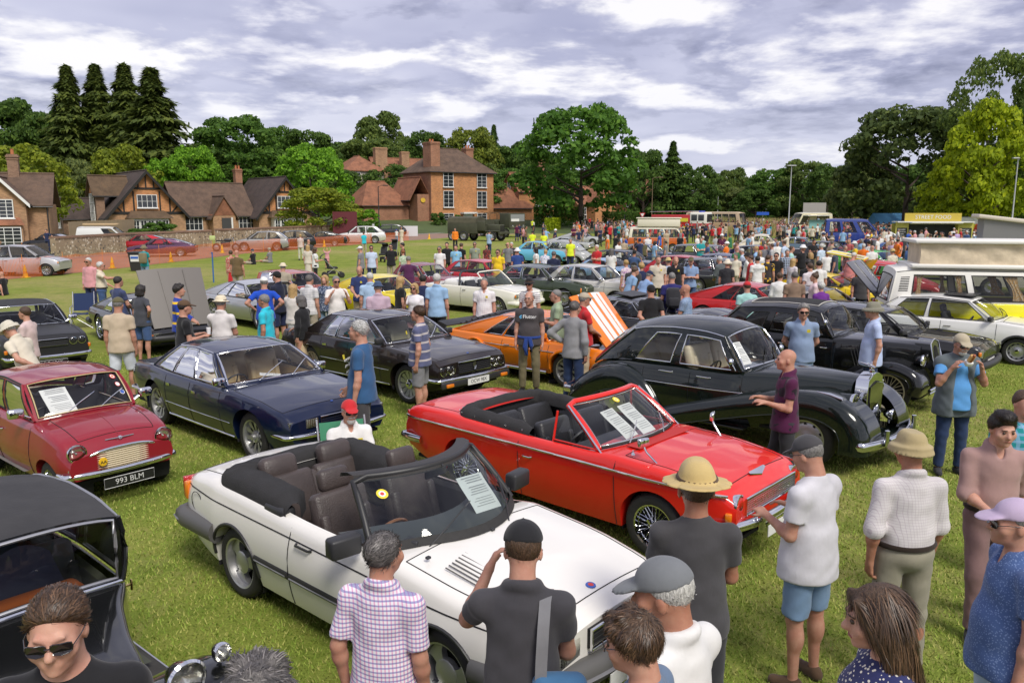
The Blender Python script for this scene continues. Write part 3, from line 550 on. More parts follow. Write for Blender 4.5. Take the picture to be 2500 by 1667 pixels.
# ---------------------------------------------------------------- building materials
def brick_mat(name,col,mort=(.34,.24,.17),sc=1.0):
 if name in MATS:return MATS[name]
 m = pbr(name,col,.9); n = NT(m); b = n.new('TexBrick'); c = n.coord('Object'); sp = n.new('SeparateXYZ'); n.link(c,sp.inputs[0]); cb = n.new('CombineXYZ'); n.link(n.math('ADD',sp.outputs[0],sp.outputs[1]),cb.inputs[0]); n.link(sp.outputs[2],cb.inputs[1]); n.link(cb.outputs[0],b.inputs['Vector'])
 b.inputs['Scale'].default_value = 1.0/sc; b.inputs['Brick Width'].default_value = .23; b.inputs['Row Height'].default_value = .075; b.inputs['Mortar Size'].default_value = .010; b.inputs['Color1'].default_value = (*[x*1.35 for x in col],1); b.inputs['Color2'].default_value = (*[x*.85 for x in col],1); b.inputs['Mortar'].default_value = (*mort,1)
 f = n.noise(c,.8,4,.6); n.color(n.mix(.6,b.outputs[0],n.ramp(f,[(.3,(.62,.55,.5)),(.7,(1.1,1.05,1))]),'MULTIPLY')); n.bump(b.outputs['Fac'],-.3,.01); return m
def tile_mat(name,col):
 if name in MATS:return MATS[name]
 m = pbr(name,col,.9); n = NT(m); c = n.coord('Object'); f = n.noise(c,1.2,5,.65); v = n.noise(n.coord('Object',(4,4,9)),3,2); w = n.new('TexWave',wave_type='BANDS',bands_direction='Z'); w.inputs['Scale'].default_value = 2.6; w.inputs['Distortion'].default_value = .6; n.link(c,w.inputs['Vector'])
 a = n.ramp(f,[(.3,tuple(x*.6 for x in col)),(.55,col),(.75,(col[0]*1.25,col[1]*1.2,col[2]*1.1))]); a = n.mix(.5,a,n.ramp(v,[(.35,(.55,.55,.55)),(.65,(1.2,1.15,1.1))]),'MULTIPLY'); n.color(a); n.bump(w.outputs['Fac'],.6,.04); return m
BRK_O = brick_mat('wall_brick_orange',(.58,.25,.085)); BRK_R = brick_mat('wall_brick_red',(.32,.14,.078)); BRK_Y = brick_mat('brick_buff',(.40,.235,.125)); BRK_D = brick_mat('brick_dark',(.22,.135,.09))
TILE_B = tile_mat('tile_brown',(.135,.088,.062)); TILE_D = tile_mat('tile_dark',(.075,.054,.046)); TILE_R = tile_mat('tile_red',(.30,.13,.072)); TILE_G = tile_mat('tile_mossy',(.13,.085,.05))
RENDER = pbr('cream_render',(.62,.57,.47),.9,var=.08,vscale=.5); TIMBER = pbr('black_timber',(.016,.014,.012),.7); SLATE = pbr('slate',(.12,.13,.16),.7,var=.2,vscale=2)
WPAINT = pbr('window_white',(.74,.74,.72),.5); HGLASS = pbr('house_glass',(.03,.035,.04),.08,spec=.8)
def flint_mat():
 m = pbr('flint',(.4,.35,.27),.85); n = NT(m); v = n.new('TexVoronoi'); v.inputs['Scale'].default_value = 5.5; n.link(n.coord(),v.inputs['Vector']); f = n.noise(n.coord(),1.1,3); h = n.new('SeparateColor'); n.link(v.outputs['Color'],h.inputs[0])
 a = n.ramp(h.outputs[0],[(.0,(.10,.095,.09)),(.4,(.36,.29,.19)),(.75,(.60,.53,.40)),(1,(.72,.68,.6))]); a = n.mix(n.math('LESS_THAN',v.outputs['Distance'],.45),(.36,.29,.2),a); n.color(n.mix(.6,a,n.ramp(f,[(.3,(.6,.5,.4)),(.7,(1.1,1.05,1))]),'MULTIPLY')); n.bump(v.outputs['Distance'],-.5,.05); return m
FLINT = flint_mat()
class House: # local x along the front, -y towards the viewer, z up
 def __init__(s,name,label,X,Y,rz,z=0):s.r = empty(name,(X,Y,z),R_(rz)); tag(s.r,label,'house')
 def walls(s,x0,x1,y0,y1,h,mat,gable=None,ridge=0,mats=None):
  w = MB().box(((x0+x1)/2,(y0+y1)/2,h/2),(x1-x0,y1-y0,h)).build('wall',mat,s.r)
  if gable:
   g = MB()
   if gable=='y':xm = (x0+x1)/2; g.prism([(x0,y0,h),(x1,y0,h),(xm,y0,ridge)],(0,y1-y0,0))
   else:ym = (y0+y1)/2; g.prism([(x0,y0,h),(x0,y1,h),(x0,ym,ridge)],(x1-x0,0,0))
   g.build('gable',mats or mat,s.r)
  return w
 def roof(s,x0,x1,y0,y1,e,r,mat,axis='x',oh=.35,hip=0.0,hip2=None,name='roof',th=.14):
  hip2 = hip if hip2 is None else hip2; b = MB()
  if axis=='x':
   ym = (y0+y1)/2; k = (r-e)/((y1-y0)/2); ez = e-oh*k; A = [(x0-oh,y0-oh,ez),(x1+oh,y0-oh,ez),(x1+oh,y1+oh,ez),(x0-oh,y1+oh,ez)]; Rr = [(x0-oh+(hip+oh if hip else 0),ym,r),(x1+oh-(hip2+oh if hip2 else 0),ym,r)]
  else:
   xm = (x0+x1)/2; k = (r-e)/((x1-x0)/2); ez = e-oh*k; A = [(x1+oh,y0-oh,ez),(x1+oh,y1+oh,ez),(x0-oh,y1+oh,ez),(x0-oh,y0-oh,ez)]; Rr = [(xm,y0-oh+(hip+oh if hip else 0),r),(xm,y1+oh-(hip2+oh if hip2 else 0),r)]
  up = (0,0,th); lift = lambda p:(p[0],p[1],p[2]+th)
  for f in((A[0],A[1],Rr[1],Rr[0]),(A[2],A[3],Rr[0],Rr[1])):b.add(list(f)+[lift(p) for p in f],[(0,1,2,3)[::-1],(4,5,6,7),(0,1,5,4),(1,2,6,5),(2,3,7,6),(3,0,4,7)])
  if hip:b.add([A[3],A[0],Rr[0],lift(A[3]),lift(A[0]),lift(Rr[0])],[(2,1,0),(3,4,5),(0,1,4,3)])
  if hip2:b.add([A[1],A[2],Rr[1],lift(A[1]),lift(A[2]),lift(Rr[1])],[(2,1,0),(3,4,5),(0,1,4,3)])
  o = b.build(name,mat,s.r); MB().tube([(p[0],p[1],p[2]+th+.01) for p in Rr],.10,8).build('ridge',mat,o,60)
  for a,c_ in((A[0],A[1]),(A[2],A[3])):MB().tube([(a[0],a[1],a[2]+.02),(c_[0],c_[1],c_[2]+.02)],.06,6).build('gutter',BLACKP,o)
  return o
 def window(s,x,z,w,h,face='f',at=0.0,cols=2,rows=3,mat=None,frame=.07,sill=True): # on a front ('f', y=at) or side ('l'/'r', x=at) wall
  mat = mat or WPAINT; rot = {'f':0,'l':-90,'r':90}[face]; M = RT(rot,4,'Z'); pos = (x,at,z) if face=='f' else(at,x,z)
  o = link('window',None,s.r,pos,(0,0,R_(rot)))
  MB().box((0,-.01,0),(w,.05,h)).build('pane',HGLASS,o)
  f = MB(); y = -.05
  for sx in(-1,1):f.box((sx*(w/2-frame/2),y,0),(frame,.09,h))
  for sz in(-1,1):f.box((0,y,sz*(h/2-frame/2)),(w-2*frame,.088,frame))
  f.build('frame',mat,o)
  for k in range(1,cols):MB().box((-w/2+w*k/cols,y,0),(.05,.06,h-2*frame)).build('mullion',mat,o)
  for k in range(1,rows):MB().box((0,y,-h/2+h*k/rows),(w-2*frame,.05,.035)).build('glazing_bar',mat,o)
  if sill:MB().box((0,-.10,-h/2-.04),(w+.16,.2,.08)).build('sill',mat,o)
 def chimney(s,x,y,z0,z1,w,d,mat,pots=2):
  o = MB().box((x,y,(z0+z1)/2),(w,d,z1-z0)).box((x,y,z1-.18),(w+.16,d+.16,.14)).box((x,y,z1-.40),(w+.10,d+.10,.10)).build('chimney',mat,s.r)
  for k in range(pots):p = MB(); p.lathe([(.14,0),(.12,.5),(.15,.55),(.11,.56),(.10,.1)],12,TR((x+(k-(pots-1)/2)*.4,y,z1-.1))); p.build('chimney_pot',pbr('terracotta',(.42,.15,.06),.8),o)
 def bargeboard(s,x0,x1,y,e,r,mat,oh=.35,w=.28):
  xm = (x0+x1)/2; k = (r-e)/((x1-x0)/2)
  for sx in(-1,1):xa = xm+sx*((x1-x0)/2+oh); MB().prism([(xm,y,r+.14),(xa,y,e-oh*k+.14),(xa,y,e-oh*k+.14-w),(xm,y,r+.14-w)],(0,-.07,0)).build('bargeboard',mat,s.r)
 def beam(s,x0,z0,x1,z1,y,w=.2):d = Vector((x1-x0,0,z1-z0)); a = math.atan2(d.z,d.x); b = MB(); b.box(((x0+x1)/2,y,(z0+z1)/2),(d.length,.06,w),Matrix.Rotation(-a,3,'Y')); b.build('beam',TIMBER,s.r)
def lodge(): # long brown-roofed lodge with two half-timbered gables
 h = House('timbered_lodge','long brick lodge with brown tiled roofs and two half-timbered gables',-42.0,93,40)
 def wing_(x0,x1,r,yb,win=True):
  xm = (x0+x1)/2; e = 2.7; h.walls(x0,x1,0,yb,e,BRK_Y); g = MB(); g.prism([(x0,.02,e),(x1,.02,e),(xm,.02,r-.1)],(0,yb-.04,0)); g.build('gable',BRK_O,h.r); h.roof(x0,x1,0,yb,e,r,TILE_D,'y',.55); h.bargeboard(x0,x1,-.56,e,r,TIMBER,.55,.42)
  w = x1-x0; h.beam(x0+.1,e+.12,x1-.1,e+.12,-.04,.3); h.beam(xm-w*.2,e+2.9*(r-e)/4.8,xm+w*.2,e+2.9*(r-e)/4.8,-.04,.22)
  for k in(-.30,-.17,.17,.30):zt = e+(r-e)*(1-abs(k)/.5); h.beam(xm+w*k,e,xm+w*k,min(zt,e+2.6),-.035,.16)
  for k in(-.1,0,.1):h.beam(xm+w*k,e+2.9*(r-e)/4.8,xm+w*k,e+(r-e)*(1-abs(k)/.5),-.03,.14)
  for sx in(-1,1):h.beam(xm+sx*w*.30,e,xm+sx*w*.40,e+.9,-.03,.16)
  h.window(xm,e+1.45,2.2,1.5,'f',-.06,4,2); MB().box((xm,-.5,1.1),(4.0,1.0,2.2)).build('bay',WPAINT,h.r)
  for k in range(5):h.window(xm-1.6+.8*k,1.35,.72,1.35,'f',-1.02,2,2,sill=False)
  MB().add([(xm-2.5,-1.4,2.2),(xm+2.5,-1.4,2.2),(xm+1.8,0,3.1),(xm-1.8,0,3.1),(xm-2.5,0,2.2),(xm+2.5,0,2.2)],[(0,1,2,3),(4,0,3),(1,5,2),(0,4,5,1)]).build('bay_roof',TILE_G,h.r)
 wing_(-4.2,4.2,7.5,12.5); wing_(13.2,20.4,7.2,11)
 h.walls(4.2,13.2,2.0,9.5,2.7,BRK_Y); h.roof(4.2,13.2,2.0,9.5,2.7,6.4,TILE_B,'x',.4)
 for x in(5.8,12.4):h.window(x,1.5,2.1,1.6,'f',1.96,4,2)
 # porch
 h.walls(7.6,10.4,.4,3,2.5,BRK_Y); g = MB(); g.prism([(7.5,.36,2.5),(10.5,.36,2.5),(9,.36,4.6)],(0,3.5,0)); g.build('gable',TILE_R,h.r); h.roof(7.6,10.4,.5,4.5,2.5,4.7,TILE_B,'y',.35); d = MB().box((9.2,.34,1.1),(1.1,.1,2.2)).build('door',pbr('door_dark',(.05,.05,.05),.6),h.r); MB().box((9.9,.33,1.1),(.18,.14,2.3)).build('door_frame',WPAINT,h.r)
 # tall stair window with its own small gable on the viewer's left slope
 MB().box((-4.4,3.6,2.6),(.9,2.8,5.2)).build('stair_bay',BRK_D,h.r); g = MB(); g.prism([(-4.9,2.35,5.1),(-4.9,4.85,5.1),(-4.9,3.6,6.7)],(3.4,0,0)); g.build('gable',BRK_O,h.r); h.roof(-4.9,-1.4,2.2,5.0,5.1,6.9,TILE_G,'x',.35); h.window(3.6,2.9,1.9,4.2,'l',-4.9,3,4)
 h.walls(-7.5,-4.2,6.5,11,2.3,BRK_D); h.roof(-7.5,-4.2,6.5,11,2.3,4.4,TILE_D,'x',.3); h.window(8.0,1.5,1.0,.8,'l',-7.54,2,1); h.chimney(14.5,9.5,5,8.6,.9,.9,BRK_R)
 b = MB(); b.box((16.8,4.5,5.9),(.06,.06,.06)); h.r['kind'] = 'thing'
lodge()
def cottage():
 h = House('brick_cottage','brick cottage with white bargeboards and lattice windows behind the flint wall',-40.4,66,24); h.walls(-8,2.2,0,6,3.7,BRK_Y); h.roof(-8,2.2,0,6,3.7,6.1,TILE_B,'x',.35); h.walls(-2.6,.7,-1.0,3,3.9,BRK_Y,'y',5.6); h.roof(-2.6,.7,-1.0,3,3.9,5.7,TILE_B,'y',.35); h.bargeboard(-2.6,.7,-1.36,3.9,5.7,WPAINT,.35,.30)
 h.window(-.9,3.3,1.5,1.5,'f',-1.03,3,5); b = MB(); b.box((-.9,-1.4,1.2),(2.4,.8,.5)); h.window(-.9,1.1,2.4,1.5,'f',-1.5,4,5); MB().add([(-2.4,-1.7,2.0),(.6,-1.7,2.0),(.2,-1.0,2.6),(-2.0,-1.0,2.6)],[(0,1,2,3)]).build('bay_roof',TILE_R,h.r); MB().box((-.9,-1.22,1.1),(2.6,.5,2.0)).build('bay',BRK_Y,h.r); h.chimney(-.4,3.0,5,7.8,.8,.8,BRK_D,1); MB().tube([(-.95,-1.45,5.5),(-.95,-1.45,6.5)],.05,6).build('finial',WPAINT,h.r); MB().tube([(2.1,-.1,0),(2.1,-.1,3.5)],.06,6).build('drainpipe',BLACKP,h.r)
cottage()
def townhouse():
 h = House('brick_townhouse','three-storey orange brick house with white sash windows and hipped tile roof',-12.4,124.5,36); h.r.scale = (1.16,1.1,1.02); h.walls(0,10,0,8,9.0,BRK_O); MB().box((-.03,4,4.5),(.05,8,9.0)).build('shaded_side_wall',BRK_R,h.r); h.roof(0,10,0,8,9.0,12.4,TILE_B,'x',.4,3.4)  # darker brick sheet on the left wall paints in its shade from the sun
 for z,hh in((7.6,2.2),(4.7,2.5),(1.7,1.7)):
  for x in(2.6,8.0):h.window(x,z,1.6,hh,'f',-.05,2,4)
 MB().box((5.6,-.2,1.2),(1.3,.4,2.4)).build('door',WPAINT,h.r); MB().box((5.6,-.5,2.6),(2.2,1.0,.25)).build('door_canopy',WPAINT,h.r); h.chimney(1.0,1.6,8.5,13.2,1.4,2.2,BRK_R,2); h.chimney(9.4,6.0,8.5,13.0,1.2,1.4,BRK_R,2)
 h.walls(-1.8,0,.6,7,5.4,BRK_R); h.roof(-2.6,.2,1.0,7,5.0,7.8,TILE_R,'y',.3); h.walls(-8.5,-1.9,3,9,4.0,BRK_R); h.roof(-8.5,-1.9,3,9,4.0,7.2,TILE_R,'x',.35,2); h.walls(10,17.5,1,7,3.6,BRK_O); h.roof(10,17.5,1,7,3.6,6.8,TILE_R,'x',.35,0,2.5)
 MB().lathe([(.35,0),(.35,.08),(0,.08)],12,TR((-1.0,.55,4.5))@RT(90,4,'X')).build('alarm_box',pbr('alarm_yellow',(.7,.45,.05),.5),h.r)
townhouse()
def manor():
 h = House('cream_house','cream rendered house with brick chimneys and red roofs beyond the townhouse',-28.6,140,30); h.r.location.z = .8; h.walls(0,7,0,9,9.2,RENDER); h.roof(0,7,0,9,9.2,11.6,TILE_R,'y',.4,3); h.walls(7,20,3,10,8.6,RENDER); h.roof(7,20,3,10,8.6,11.6,TILE_R,'x',.4)
 for x in(1.8,5.2):
  for z in(7.6,3.6):h.window(x,z,1.6,2.2,'f',-.05,2,4)
 for x in(9,11.5):h.window(x,7.4,1.4,1.6,'f',2.95,2,3)
 h.chimney(7.0,1.8,6,13.2,2.2,1.3,BRK_Y,0); h.chimney(12.5,4,8,12.8,1.5,1.2,BRK_Y,0); MB().tube([(6.9,-.1,0),(6.9,-.1,9)],.06,6).build('drainpipe',BLACKP,h.r)
manor()
def shutter_house():
 h = House('shuttered_house','small brick house with white shutters and tall chimney by the army truck',4.6,139,32); h.walls(-4,3.2,0,6,6.3,BRK_O,'x',9.3); h.roof(-4,3.2,0,6,6.3,9.3,TILE_R,'x',.3); MB().box((-4.04,3,3.2),(.05,6,6.4)).build('shaded_side_wall',BRK_R,h.r)  # left gable sheeted in darker brick, its shaded side put into the colour
 for x in(-.2,2.0):
  for z in(4.3,1.2):h.window(x,z,1.1,1.8,'f',-.05,2,3)
 h.window(3,7.2,1.0,1.3,'l',-4.06,2,3); h.chimney(2.4,3.2,7,11.4,1.1,1.0,BRK_R,2)
shutter_house()
for i,(px,d,w,e,r,rz,m,lb) in enumerate(((1352,150,17,3.4,7.6,35,BRK_R,'low brick house with wide red roof behind the great tree'),(1455,146,10,4.2,7.2,40,BRK_O,'brick terraced house with steep gable under the great tree'),(1508,152,8,5.6,7.8,40,BRK_O,'brick terraced house with white upper windows beyond the great tree'),(1562,156,9,5.8,7.6,30,BRK_D,'flat-fronted dark brick house at the end of the terrace'))):
 h = House('terraced_house',lb,(px-1250)/CAM_F*d,d,rz); h.walls(-w/2,w/2,0,7,e,m,'x' if i!=1 else None,r); h.roof(-w/2,w/2,0,7,e,r,TILE_R,'x',.3,0 if i!=0 else 3);
 if i==1:h.walls(-2.5,2.5,-2,1,e,m,'y',r-.4); h.roof(-2.5,2.5,-2,1,e,r-.3,TILE_R,'y',.3)
 for x in LS(-w/2+1.6,w/2-1.6,max(2,int(w/4))):
  h.window(float(x),1.6,1.2,1.4,'f',-2.05 if i==1 and abs(x)<2.5 else-.05,2,2)
  if e>4:h.window(float(x),e-1.3,1.0,1.3,'f',-2.05 if i==1 and abs(x)<2.5 else-.05,2,2)
 h.chimney(w/2-1,3.5,r-1,r+1.4,.9,.9,BRK_R,1)
h = House('hill_house','slate roofed house half hidden on the wooded slope',-62,118,20,3.0); h.walls(-5,5,0,7,4.2,BRK_Y); h.roof(-5,5,0,7,4.2,7.6,SLATE,'x',.3); h.window(2,2.4,1.2,1.3)
h = House('hill_cottage','red tiled cottage roof showing among trees on the slope',-46,150,20,3.0); h.walls(-4,4,0,7,4.0,BRK_R); h.roof(-4,4,0,7,4.0,8.6,TILE_R,'x',.3,3); h.window(2,2.4,1.2,1.3)
hl = MB(); hl.grid([[(x,y,max(-.5,9*(1-math.exp(-max(0,y-112)/40))*(1/(1+math.exp((x+6)/14))))) for x in LS(-260,60,33)] for y in LS(108,330,20)]); tag(hl.build('hill',pbr('hill_grass',(.07,.10,.03),.95,var=.3,vscale=.2),None,60),'wooded slope behind the houses',None,None,'structure')
# ---------------------------------------------------------------- boundary walls, fences, hedges
def wall_run(name,label,pts,hgt,th,mat,cap=None,cat='wall'):
 W_ = [Vector(p) for p in pts]; b = MB(); r = None
 for a,c_ in zip(W_[:-1],W_[1:]):
  d = c_-a; an = math.atan2(d.y,d.x); b.box((a+c_)/2+Vector((0,0,hgt/2)),(d.length+.02,th,hgt),Matrix.Rotation(an,3,'Z'))
 r = b.build(name,mat); tag(r,label,cat)
 if cap:
  k = MB()
  for a,c_ in zip(W_[:-1],W_[1:]):d = c_-a; an = math.atan2(d.y,d.x); k.box((a+c_)/2+Vector((0,0,hgt+.06)),(d.length+.02,th+.12,.14),Matrix.Rotation(an,3,'Z'))
  k.build('coping',cap,r)
 return r
off = lambda i,t,o:(lambda p,q:p.lerp(q,t)+(q-p).normalized().cross(Vector((0,0,-1)))*0+Vector((0,0,0))+Vector((-(q-p).normalized().y,(q-p).normalized().x,0))*o)(roadup[i],roadup[i+1])
wall_run('flint_wall','low flint wall with brick coping beside the parked silver hatchback',[off(0,0,1.0),off(1,.5,1.0),off(2,.7,1.0),off(3,.45,1.0)],1.25,.35,FLINT,BRK_Y); wall_run('flint_wall','flint garden wall in front of the timbered lodge',[off(4,.15,1.2),off(5,.0,1.2),off(5,.9,1.2)],1.35,.4,FLINT,BRK_D); wall_run('flint_wall','weathered stone wall between the lodge and the orange brick house',[off(6,.0,1.2),off(6,.9,1.2),off(7,.55,1.2)],1.4,.4,FLINT,BRK_D)
def board_fence(label,a,c_,hgt,col,nm):
 a,c_ = Vector(a),Vector(c_); d = c_-a; an = math.atan2(d.y,d.x); r = empty('board_fence',a,an); tag(r,label,'fence'); m = pbr(nm,col,.9,var=.2,vscale=2); L = d.length; n = int(L/.32); b = MB(); b.box((0,0,hgt/2),(.30,.03,hgt)); me = b.mesh('board',m)
 for k in range(n):link('board',me,r,(k*.32+.16,random.uniform(-.012,.012),random.uniform(-.02,.02)))
 for z in(.4,hgt-.3):MB().box((L/2,.05,z),(L,.06,.09)).build('rail',m,r)
board_fence('tall tan board fence between the cottage and the lodge',(-38.6,70,0),(-40.5,86.5,0),2.2,(.34,.25,.16),'fence_tan'); board_fence('low dark picket fence beside the white van',off(3,.55,1.1),off(4,.1,1.1),1.1,(.10,.085,.07),'fence_dark')
gt = empty('white_gate',off(7,.75,.8),math.atan2(*(lambda v:(v.y,v.x))(roadup[8]-roadup[7]))); tag(gt,'white boarded driveway gate below the orange brick house','gate')
b = MB(); b.box((0,0,.65),(.20,.04,1.2)); me = b.mesh('board',WPAINT)
for k in range(16):link('board',me,gt,(k*.23+.1,0,0))
for z in(.25,1.1):MB().box((1.85,.04,z),(3.7,.05,.12)).build('rail',WPAINT,gt)
for x in(-.15,3.85):MB().box((x,0,.75),(.22,.22,1.5)).build('post',WPAINT,gt)
# ---------------------------------------------------------------- trees, hedges, shrubs
def leaf_mat(name,col,trans=.48):
 if name in MATS:return MATS[name]
 col = tuple(min(.6,c*k) for c,k in zip(col,(2.0,2.15,1.7))); m = pbr(name,col,.65,spec=.25); n = NT(m); t = m.node_tree; gi = n.new('NewGeometry'); f = n.noise(n.coord('Object'),3.0,3,.6); oi = n.new('ObjectInfo')
 a = n.ramp(n.math('ADD',n.math('MULTIPLY',gi.outputs['Random Per Island'],.55),n.math('MULTIPLY',f,.5)),[(.2,tuple(c*.55 for c in col)),(.5,col),(.8,(min(1,col[0]*1.75),min(1,col[1]*1.5),col[2]*1.2))]); n.color(a)
 tr = n.new('BsdfTranslucent'); n.link(a,tr.inputs[0]); mx = n.new('MixShader'); mx.inputs[0].default_value = trans; out = [x for x in t.nodes if x.type=='OUTPUT_MATERIAL'][0]; n.link(n.b.outputs[0],mx.inputs[1]); n.link(tr.outputs[0],mx.inputs[2]); n.link(mx.outputs[0],out.inputs[0]); return m
def leaves_mesh(C,Rr,n,size,rng,flat=.75,out=None,drop=0.0): # leaf quads on the outer shells of clumps with centres C, radii Rr
 k = len(C); w = Rr**2; ci = rng.choice(k,n,p=w/w.sum()); d = rng.normal(size=(n,3)); d/=np.linalg.norm(d,axis=1)[:,None]; d[:,2] = np.where(rng.random(n)<.75,np.abs(d[:,2]),d[:,2]); r = Rr[ci]*(.62+.42*rng.random(n)**.6); P = C[ci]+d*r[:,None]*AR((1,1,flat)); P[:,2]-=drop*r
 nr = d+rng.normal(size=(n,3))*.55; nr/=np.linalg.norm(nr,axis=1)[:,None]; t = np.cross(nr,rng.normal(size=(n,3))); t/=np.linalg.norm(t,axis=1)[:,None]+1e-9; u = np.cross(nr,t); s = size*(.6+.8*rng.random(n))[:,None]
 V = np.stack([P-t*s,P-u*s*.62,P+t*s,P+u*s*.62],1).reshape(-1,3); return V,np.arange(4*n).reshape(n,4)
def crown_mesh(kind,seed,n=10500):
 rng = np.random.default_rng(seed); C = []; Rr = []
 if kind=='broad': # unit tree: height 1, crown half width .5
  for _ in range(110):
   z = rng.uniform(.22,.97); env = .47*(sin(math.pi*min(1,max(0,(z-.13)/.92))**.75)**.6); a = rng.uniform(0,6.283); q = rng.uniform(.5,1)**.6; C.append((env*q*cos(a),env*q*sin(a),z-.03)); Rr.append(rng.uniform(.055,.115))
 elif kind=='tall':
  for _ in range(120):
   z = rng.uniform(.25,.98); env = .42*(sin(math.pi*min(1,(z-.2)/.84))**.5); a = rng.uniform(0,6.283); q = rng.uniform(.3,1)**.6; C.append((env*q*cos(a),env*q*sin(a),z)); Rr.append(rng.uniform(.045,.09))
 elif kind=='shrub':
  for _ in range(40):a = rng.uniform(0,6.283); z = rng.uniform(.1,.88); env = .44*math.sqrt(max(.05,1-(max(0,z-.35)/.66)**2)); q = rng.uniform(.3,1)**.5; C.append((env*q*cos(a),env*q*sin(a),z)); Rr.append(rng.uniform(.09,.16))
 elif kind=='willow':
  for _ in range(90):a = rng.uniform(0,6.283); z = rng.uniform(.3,.95); env = .48*(1-max(0,z-.45)**1.6*1.9); q = rng.uniform(.5,1); C.append((env*q*cos(a),env*q*sin(a),z)); Rr.append(rng.uniform(.05,.09))
 C = AR(C); Rr = AR(Rr); return leaves_mesh(C,Rr,n,{'broad':.0205,'tall':.0135,'shrub':.034,'willow':.020}[kind],rng,.8 if kind!='willow' else 1.8,drop=.0)
def conifer_mesh(seed,n=11000):
 rng = np.random.default_rng(seed); h = rng.random(n)**.75; z = .04+.96*h; lay = .5+.5*np.sin(z*95+rng.random(n)*1.3); R0 = .5*(1-h)**1.05*(.55+.45*lay)+.012; a = rng.random(n)*6.283; a = np.round(a*9/6.283+z*3)*6.283/9+rng.normal(size=n)*.22; q = rng.random(n)**.45; hsh = np.sin(np.round(z*26)*12.9+np.round(a*9/6.283)*78.2)*437.5; R0 = R0*(.55+.75*(hsh-np.floor(hsh))); r = R0*q; P = np.stack([r*np.cos(a),r*np.sin(a),z-.10*q*R0],1)
 o = np.stack([np.cos(a),np.sin(a),-.35-.3*rng.random(n)],1)+rng.normal(size=(n,3))*.3; o/=np.linalg.norm(o,axis=1)[:,None]; s = np.cross(o,AR((0,0,1.0))); s/=np.linalg.norm(s,axis=1)[:,None]; L = (.022+.020*rng.random(n))[:,None]; V = np.stack([P-o*L*.3,P+s*L*.42,P+o*L*1.25,P-s*L*.42],1).reshape(-1,3); return V,np.arange(4*n).reshape(n,4)
BARK = pbr('bark',(.075,.055,.042),.95,var=.3,vscale=3,bump=.6,bscale=8); CROWNS = {}
def crown(kind,i):
 if(kind,i) not in CROWNS:V,F = conifer_mesh(40+i) if kind=='conifer' else crown_mesh(kind,70+i*7+len(kind)); me = np_mesh('crown',V,F); me.polygons.foreach_set('use_smooth',np.zeros(len(me.polygons),bool)); CROWNS[(kind,i)] = me
 return CROWNS[(kind,i)]
def tree(name,label,px,d,ytop,wpx,kind,col,i=0,base=0.0,group=None,clear=.0):
 X = (px-1250)/CAM_F*d*1.02; H = at_depth(px,ytop,d).z-base; w = wpx/CAM_F*d*(1.16 if kind!='conifer' else 2.1); r = empty(name,(X,d,base),random.uniform(0,6.28)); tag(r,label,'tree' if kind!='shrub' else 'shrub',group)
 c = link('crown',crown(kind,i),r,None,None,(w,w,H)); dress(c,leaf_mat(*col)); rt = max(.18,H*.022); b = MB()
 if kind!='shrub':
  b.tube([(0,0,-.3),(.05,0,H*.12),(-.08,.05,H*.3),(0,0,H*.62)],[rt*1.3,rt,rt*.85,rt*.3],9); t = b.build('trunk',BARK,r,60)
  if kind not in('conifer',):
   for k in range(7):
    a = k*.9+i; z0 = H*(.22+.05*k); l = w*.34; MB().tube([(0,0,z0),(cos(a)*l*.5,sin(a)*l*.5,z0+H*.07),(cos(a)*l,sin(a)*l,z0+H*.17)],[rt*.5,rt*.33,rt*.1],6).build('limb',BARK,t,60)
 else:b.tube([(0,0,0),(0,0,H*.5)],.06,6); b.build('stem',BARK,r)
 return r
DK = ('leaf_dark',(.042,.074,.019)); MD = ('leaf_mid',(.048,.092,.020)); BR = ('leaf_bright',(.085,.170,.018)); YG = ('leaf_yellowgreen',(.105,.128,.016)); GO = ('leaf_golden',(.150,.185,.010)); OL = ('leaf_olive',(.062,.088,.026)); CF = ('leaf_conifer',(.056,.074,.022)); GY = ('leaf_grey',(.085,.105,.045)); PU = ('leaf_copper',(.06,.028,.024))
